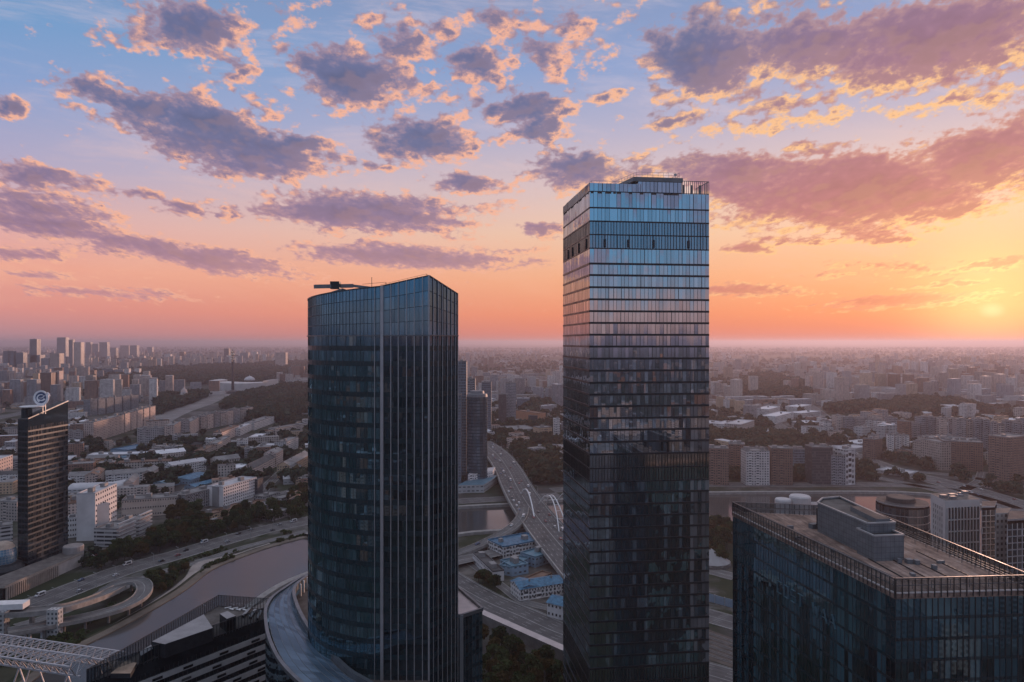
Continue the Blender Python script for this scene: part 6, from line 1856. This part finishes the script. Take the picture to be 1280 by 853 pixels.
# blocks that only show from a step aside, on the valley floor behind the towers
for _ in range(1500):
    px = RND.choice([RND.uniform(392, 568), RND.uniform(705, 878)]); py = 500 + 120 * RND.random() ** 1.4
    p = G(px, py)
    if not free(p.x, p.y, 24, False) or any((q[0] - p.x) ** 2 + (q[1] - p.y) ** 2 < 55 ** 2 for q in fv[-1600::8]): continue
    far_box(p.x, p.y, RND.uniform(22, 55), RND.uniform(13, 20), RND.choice([9, 12, 15, 18, 27]), RND.choice([.35, 1.9]), RND.randrange(len(KINDS) - 1))
# and behind the camera, where the glass fronts mirror it
for k in range(900):
    a = RND.uniform(math.pi * .98, math.pi * 2.02); rr_ = 260 + 5200 * RND.random() ** 1.6
    x, y = rr_ * math.cos(a), rr_ * math.sin(a) - 60
    far_box(x, y, RND.uniform(20, 70), RND.uniform(14, 26), RND.choice([12, 15, 18, 27, 40, 60]), RND.choice([.2, 1.8]), RND.choice([2, 3, 6, 6]))
me = bpy.data.meshes.new('distant_city')
me.from_pydata(fv, [], ff)
for k in KINDS: me.materials.append(FW[k])
me.materials.append(ROOF['grey']); me.materials.append(ROOF['pale'])
me.polygons.foreach_set('material_index', fm)
ul = me.uv_layers.new(name='UVMap'); ul.data.foreach_set('uv', np.array(fu, dtype=np.float32).ravel())
me.update()
o = bpy.data.objects.new('distant_city', me); COL.objects.link(o); tag(o, kind='stuff')
# ------------------------------------------------------------------ trees and traffic
def leaf_mat(name, c0, c1):
    m, t, out = material(name)
    geo = t.new('ShaderNodeNewGeometry')
    r = geo.outputs['Random Per Island']
    oi = t.new('ShaderNodeObjectInfo').outputs['Random']
    n = t.noise(geo.outputs['Position'], .12, 3, .6)
    f = t.m('ADD', t.m('MULTIPLY', r, .45), t.m('ADD', t.m('MULTIPLY', oi, .35), t.m('MULTIPLY', t.m('SUBTRACT', n, .5), .7)), clamp=True)
    c = t.mix(f, (*c0, 1), (*c1, 1))
    d = t.new('ShaderNodeBsdfDiffuse'); t.put(d.inputs[0], c)
    tr = t.new('ShaderNodeBsdfTranslucent'); t.put(tr.inputs[0], c)
    mx = t.new('ShaderNodeMixShader'); mx.inputs[0].default_value = .25
    t.l.new(d.outputs[0], mx.inputs[1]); t.l.new(tr.outputs[0], mx.inputs[2]); t.l.new(mx.outputs[0], out.inputs['Surface'])
    return m
m_leaf = leaf_mat('leaves_green', (.032, .050, .022), (.085, .110, .048))
m_leaf2 = leaf_mat('leaves_autumn', (.05, .042, .018), (.115, .088, .04))
m_leaf3 = leaf_mat('leaves_dark', (.021, .035, .019), (.055, .074, .037))
m_bark = plain('bark', (.06, .05, .042), .95, 0, .3, .8)


def crown_arrays(h, r, n, seed, size, lobes=9):
    """leaf-clump quads scattered through several limbs' worth of foliage"""
    rs = np.random.RandomState(seed)
    cen = np.stack([rs.uniform(-.55, .55, lobes) * r, rs.uniform(-.55, .55, lobes) * r, h * rs.uniform(.38, .86, lobes)], 1)
    cen[0] = (0, 0, h * .82)
    rad = r * rs.uniform(.36, .62, lobes)
    pick = rs.randint(0, lobes, n)
    u = rs.normal(size=(n, 3)); u /= np.linalg.norm(u, axis=1)[:, None]
    rr = rad[pick] * (rs.random_sample(n) ** .33) * rs.uniform(.85, 1.12, n)
    p = cen[pick] + u * rr[:, None] * np.array([1, 1, .85])
    p[:, 2] = np.clip(p[:, 2], h * .14, h)
    a = rs.normal(size=(n, 3)); a /= np.linalg.norm(a, axis=1)[:, None]
    a = a * .6 + u * .2
    b = np.cross(u + rs.normal(size=(n, 3)) * .5, a); b /= np.linalg.norm(b, axis=1)[:, None] + 1e-6
    a /= np.linalg.norm(a, axis=1)[:, None]
    s = size * rs.uniform(.6, 1.3, n)[:, None]
    q = np.stack([p - a * s - b * s * .6, p + a * s * .7 - b * s, p + a * s + b * s * .7, p - a * s * .5 + b * s], 1)
    return q.reshape(-1, 3)


def mesh_quads(name, co, mat):
    n = len(co) // 4
    me = bpy.data.meshes.new(name)
    me.vertices.add(n * 4); me.vertices.foreach_set('co', co.astype(np.float32).ravel())
    me.loops.add(n * 4); me.loops.foreach_set('vertex_index', np.arange(n * 4, dtype=np.int32))
    me.polygons.add(n); me.polygons.foreach_set('loop_start', np.arange(0, n * 4, 4, dtype=np.int32))
    me.materials.append(mat); me.update(calc_edges=True)
    return me


def trunk_mesh(h, r, seed):
    rs = random.Random(seed); mb = MB()
    mb.lathe((0, 0, 0), [(h * .03, 0), (h * .022, h * .25), (h * .014, h * .6), (.02, h * .85)], 7)
    for k in range(6):
        a = rs.uniform(0, 6.28); z0 = h * rs.uniform(.25, .6); L = r * rs.uniform(.5, .85)
        mb.beam((0, 0, z0), (L * math.cos(a), L * math.sin(a), z0 + L * .8), h * .012)
    o = mb.build('trunk_master', m_bark); me = o.data; bpy.data.objects.remove(o); return me


PROTO = []
for i, (h, r, mat) in enumerate(((15, 6.2, m_leaf), (13, 6.4, m_leaf2), (17, 6.0, m_leaf3), (11, 5.2, m_leaf), (14, 5.6, m_leaf2), (16, 6.8, m_leaf))):
    PROTO.append((mesh_quads('crown', crown_arrays(h, r, 1500, 40 + i, .62), mat), trunk_mesh(h, r, i), r, mat))
LOWP = []
for i, (h, r, mat) in enumerate(((13, 5.6, m_leaf), (12, 5.8, m_leaf2), (14, 5.4, m_leaf3), (10, 4.8, m_leaf))):
    LOWP.append((mesh_quads('tree_far', crown_arrays(h, r, 260, 80 + i, 1.15), mat), r))
TNAME = {m_leaf.name: 'green', m_leaf2.name: 'brownish autumn', m_leaf3.name: 'dark green'}


def tree(x, y, sc, where, group, full=True):
    if full:
        cm, tm, r, mat = RND.choice(PROTO)
        e = empty('tree', (x, y, 0), f"{TNAME[mat.name]} broadleaf tree {where}", 'tree', group, RND.uniform(0, 6.28))
        e.scale = (sc * RND.uniform(.9, 1.1), sc * RND.uniform(.9, 1.1), sc * RND.uniform(.85, 1.15))
        for nm, me in (('trunk', tm), ('crown', cm)):
            o = bpy.data.objects.new(nm, me); COL.objects.link(o); o.parent = e
    elif full is None:
        MASS.append((x, y, sc * RND.uniform(.75, 1.1)))
    else:
        me, r = RND.choice(LOWP)
        o = bpy.data.objects.new('tree', me); COL.objects.link(o)
        o.location = (x, y, 0); o.rotation_euler = (0, 0, RND.uniform(0, 6.28)); s = sc * RND.uniform(.85, 1.15); o.scale = (s, s, s * RND.uniform(.85, 1.2))
        tag(o, f"{TNAME[me.materials[0].name]} small tree {where}", 'tree', group)


tpos = []
MASS = []
def scatter(polypx, num, minr, sc, where, group, full, tries=40):
    xs = [p[0] for p in polypx]; ys = [p[1] for p in polypx]
    got = 0
    for _ in range(num * tries):
        if got >= num: break
        py = RND.uniform(min(ys), max(ys)); px = RND.uniform(min(xs), max(xs))
        if not inpoly(px, py, polypx): continue
        p = G(px, py)
        if inpoly(p.x, p.y, RIVER): continue
        if np.any((RA[:, 0] - p.x) ** 2 + (RA[:, 1] - p.y) ** 2 < (RW + 2.5) ** 2): continue
        if np.any((FC[:, 0] - p.x) ** 2 + (FC[:, 1] - p.y) ** 2 < (FR * .8 + 3) ** 2): continue
        if any((q[0] - p.x) ** 2 + (q[1] - p.y) ** 2 < (minr * sc) ** 2 for q in tpos[-160:]): continue
        tpos.append((p.x, p.y)); tree(p.x, p.y, sc * RND.uniform(.8, 1.15), where, group, full); got += 1
    return got


ntree = 0
ntree += scatter([(600, 799), (640, 815), (704, 844), (760, 872), (760, 940), (590, 940), (600, 840)], 72, 5.6, .82, 'in the dense wood at the foot of the tall square tower', 'trees of the wood below the pale wall', True)
ntree += scatter([(575, 705), (592, 708), (640, 748), (610, 748), (575, 738)], 16, 5, .62, 'on the rough slope left of the narrow white block', 'trees of the slope by the rounded tower', True)
ntree += scatter([(112, 712), (150, 690), (200, 672), (250, 655), (330, 638), (385, 628), (385, 646), (300, 668), (220, 688), (160, 704), (118, 722)], 105, 6.5, .85, 'in the wooded strip above the river road', 'trees of the strip above the river road', True)
ntree += scatter([(180, 730), (215, 716), (242, 706), (238, 722), (205, 742), (182, 746)], 26, 4.5, .55, 'on the dark mound between the loop ramp and the river', 'trees on the mound by the loop ramp', True)
ntree += scatter([(880, 660), (916, 662), (916, 705), (880, 705)], 22, 6, .9, 'in the gap between the two glass buildings below the river', 'trees in the gap below the river', True)
ntree += scatter([(205, 655), (225, 640), (250, 640), (262, 650), (235, 660)], 16, 6, .95, 'in the clump before the ribbed slabs', 'trees before the ribbed slabs', True)
ntree += scatter([(360, 630), (386, 612), (386, 640), (362, 645)], 14, 6, 1.0, 'close beside the left edge of the rounded tower', 'trees beside the rounded tower', True)
ntree += scatter([(100, 550), (330, 540), (386, 570), (386, 615), (260, 650), (200, 640), (84, 650), (84, 560)], 75, 8, .9, 'between the blocks left of the rounded tower', 'trees between the left bank blocks', None)
ntree += scatter([(645, 540), (700, 540), (700, 580), (650, 580)], 20, 8, .95, 'in the clump above the road bridge', 'trees above the road bridge', None)
ntree += scatter([(884, 560), (1060, 550), (1140, 600), (1060, 604), (884, 606)], 60, 8, .9, 'between the towers of the far quay', 'trees of the far quay', None)
ntree += scatter([(1075, 575), (1160, 596), (1280, 600), (1280, 632), (1180, 606), (1075, 602)], 18, 8, .9, 'along the ring highway at right', 'trees along the ring highway', None)
ntree += scatter([(100, 690), (150, 690), (130, 712), (105, 716)], 8, 6, .6, 'by the car park under the terraced block', 'trees by the car park', None)
print('trees', ntree)

# far woods as masses of foliage
blobs = []
for i in range(4):
    blobs.append(crown_arrays(13, 7.5, 46, 200 + i, 2.9, 6))
def wood(name, mat, pts):
    cos = []
    for (x, y, s) in pts:
        b = blobs[RND.randrange(4)]
        a = RND.uniform(0, 6.28); c, s_ = math.cos(a), math.sin(a)
        q = b * s
        cos.append(np.stack([q[:, 0] * c - q[:, 1] * s_ + x, q[:, 0] * s_ + q[:, 1] * c + y, q[:, 2] * .95], 1))
    me = mesh_quads(name, np.concatenate(cos), mat)
    o = bpy.data.objects.new(name, me); COL.objects.link(o); tag(o, kind='stuff')
pa, pb = [], []
for q in MASS: (pa if RND.random() < .65 else pb).append(q)
for wd in WOODS:
    xs = [p[0] for p in wd]; ys = [p[1] for p in wd]
    area = (max(xs) - min(xs)) * (max(ys) - min(ys))
    for _ in range(int(area * .85)):
        py, px = RND.uniform(min(ys), max(ys)), RND.uniform(min(xs), max(xs))
        if not inpoly(px, py, wd): continue
        if math.sin(px * .11 + py * .35) + math.sin(px * .047 - py * .6) < -.75: continue
        p = G(px, py)
        if np.any((RA[:, 0] - p.x) ** 2 + (RA[:, 1] - p.y) ** 2 < (RW + 4) ** 2) or np.any((FC[:, 0] - p.x) ** 2 + (FC[:, 1] - p.y) ** 2 < (FR * .7 + 3) ** 2): continue
        (pa if RND.random() < .7 else pb).append((p.x, p.y, RND.uniform(.8, 1.5) * (1 + p.y / 9000)))
for _ in range(33000):
    py = 436 + 170 * RND.random() ** 1.7; px = RND.uniform(-40, 1320)
    p = G(px, py)
    dens = math.sin(p.x * .0021 + p.y * .0013) + math.sin(p.x * .0007 - p.y * .0016 + 2) + RND.gauss(0, .7)
    if dens < .1: continue
    if px > 1060 and 570 < py and RND.random() < .75: continue
    if any(inpoly(px, py, c) for c in CLEAR) or (p.y < 3000 and not free(p.x, p.y, 3)): continue
    (pa if RND.random() < .6 else pb).append((p.x, p.y, RND.uniform(.6, 1.1) * (1 + p.y / 7000)))
print('wood clumps', len(pa), len(pb))
wood('far_woods', leaf_mat('leaves_far', (.034, .048, .034), (.085, .10, .066)), pa); wood('far_woods_autumn', leaf_mat('leaves_far_autumn', (.045, .045, .028), (.10, .088, .052)), pb)  # far leaf colours lightened and greyed to stand in for haze

# shrubs on the river bank: one low mass
ps = []
for _ in range(2200):
    i = RND.randrange(4, nl); p = fb[i].lerp(fb[i + 1], RND.random()) + side(fb, i) * RND.choice([RND.uniform(5.5, 9), RND.uniform(13.5, 34)])
    if np.any((RA[:, 0] - p.x) ** 2 + (RA[:, 1] - p.y) ** 2 < (RW + 1) ** 2): continue
    if math.sin(p.x * .06) + math.sin(p.y * .05) + RND.gauss(0, .5) < .0: continue
    ps.append((p.x, p.y, RND.uniform(.10, .28)))
wood('bank_scrub', m_leaf, ps)

# ---- traffic
def car_mesh(col, van=False):
    mb = MB()
    L, Wd, hb, ht = (4.6, 1.85, .85, 1.5) if not van else (6.4, 2.1, 1.0, 2.5)
    prof = [(-L / 2, .35), (L / 2, .35), (L / 2, hb * .8), (L * .30, hb), (L * .16, ht), (-L * .30, ht), (-L * .44, hb), (-L / 2, hb * .9)]
    if van: prof = [(-L / 2, .4), (L / 2, .4), (L / 2, 1.2), (L * .40, 1.4), (L * .30, ht), (-L / 2, ht)]
    mb.face([(x, -Wd / 2, z) for x, z in prof]); mb.face([(x, Wd / 2, z) for x, z in reversed(prof)])
    for i in range(len(prof)):
        a, b = prof[i], prof[(i + 1) % len(prof)]
        gl_ = min(a[1], b[1]) >= hb * .9 and abs(a[1] - b[1]) > .3
        mb.face([(a[0], -Wd / 2, a[1]), (a[0], Wd / 2, a[1]), (b[0], Wd / 2, b[1]), (b[0], -Wd / 2, b[1])], 1 if gl_ else 0)
    for sx_ in (-1, 1):
        y = sx_ * (Wd / 2 + .01)
        mb.face([(L * .26, y, hb), (L * .15, y, ht - .1), (-L * .28, y, ht - .1), (-L * .40, y, hb)], 1)
        for xx in (-L * .31, L * .31):
            n = 10; c = [(xx + .34 * math.cos(t * 6.283 / n), y * 1.02, .34 + .34 * math.sin(t * 6.283 / n)) for t in range(n)]
            mb.face(c, 2)
            for t in range(n): a, b = c[t], c[(t + 1) % n]; mb.face([a, b, (b[0], b[1] * .8, b[2]), (a[0], a[1] * .8, a[2])], 2)
    o = mb.build('car_master', [plain('car_paint_' + col[0], col[1], .3, .1, .05, 1, .6), m_win, m_dark]); me = o.data; bpy.data.objects.remove(o); return me
CARS = [(c[0], car_mesh(c), 'car') for c in (('white', (.60, .60, .60)), ('black', (.02, .02, .022)), ('silver', (.34, .35, .36)), ('red', (.25, .03, .025)), ('blue', (.04, .07, .16)))]
CARS.append(('white', car_mesh(('white', (.60, .60, .60)), True), 'van'))
def traffic(line, lanes, num, where, group, z=0.0, lo=0.0, hi=1.0):
    cum = [0.0]
    for i in range(len(line) - 1): cum.append(cum[-1] + (line[i + 1] - line[i]).length)
    for k in range(num):
        s = cum[-1] * (lo + (hi - lo) * (k + RND.uniform(.1, .9)) / num)
        i = max(j for j in range(len(line) - 1) if cum[j] <= s)
        p = line[i].lerp(line[i + 1], (s - cum[i]) / (cum[i + 1] - cum[i]))
        off = RND.choice(lanes); d = line[i + 1] - line[i]
        p = p + side(line, i) * off
        nm, me, cat = RND.choice(CARS)
        o = bpy.data.objects.new('parked_car' if 'park' in where else ('car' if cat == 'car' else 'van'), me); COL.objects.link(o)
        o.location = (p.x, p.y, p.z + z + .02); o.rotation_euler = (0, 0, math.atan2(d.y, d.x) + (math.pi if off > 0 else 0))
        tag(o, f"{nm} {cat} {where}", cat, group)
traffic(deck1, (-12, -8, -4, 4, 8, 12), 46, 'driving over the road bridge between the towers', 'traffic on the road bridge', 0, .05, .85)
traffic(c2, (-2, 2), 4, 'on the slip road curving up to the bridge', 'traffic on the slip road')
rd = {i: r for i, r in enumerate(ROADS)}
traffic(ROADS[0][0], (-9, -6, -3, 3, 6, 9), 18, 'on the river road at lower left', 'traffic on the river road', 0, .15, .9)
traffic(ROADS[3][0], (-9, -5, 5, 9), 40, 'on the wide avenue at left', 'traffic on the wide avenue')
traffic(ROADS[12][0], (-12, -7, 7, 12), 30, 'on the ring highway at right', 'traffic on the ring highway', 0, .1, .95)
traffic(ROADS[16][0], (-10, -6, 6, 10), 10, 'on the lower highway beside the dark wood', 'traffic on the lower highway', 0, .2, .9)
traffic(ROADS[17][0], (-7, -3, 3, 7), 9, 'on the station road in the gap at right', 'traffic on the station road')
traffic(smooth([G(*q, .2) for q in ((104, 700), (120, 694), (140, 690))], 4), (-6, -3, 3, 6), 9, 'parked under the terraced block by the wood', 'cars parked by the terraced block')
# lamp posts along the bridge and the river road
lm = MB(); lm.lathe((0, 0, 0), [(.16, 0), (.09, 10)], 6); lm.beam((0, 0, 10), (2.4, 0, 10.3), .12); lm.box((2.4, 0, 10.2), (.9, .35, .15))
lo_ = lm.build('lamp_master', m_steel); LM = lo_.data; bpy.data.objects.remove(lo_)
for line, w_, st, lb, gp in ((deck1, 16, 7, 'slender street lamp along the edge of the road bridge', 'lamps of the road bridge'), (ROADS[0][0], 13.5, 6, 'slender street lamp along the river road at lower left', 'lamps of the river road'), (ROADS[16][0], 14, 5, 'slender street lamp along the lower highway', 'lamps of the lower highway')):
    for i in range(1, len(line) - 1, 3):
        p = line[i] + side(line, i) * w_
        if p.y < 150: continue
        o = bpy.data.objects.new('street_lamp', LM); COL.objects.link(o); d = side(line, i); o.location = p; o.rotation_euler = (0, 0, math.atan2(-d.y, -d.x)); tag(o, lb, 'street lamp', gp)
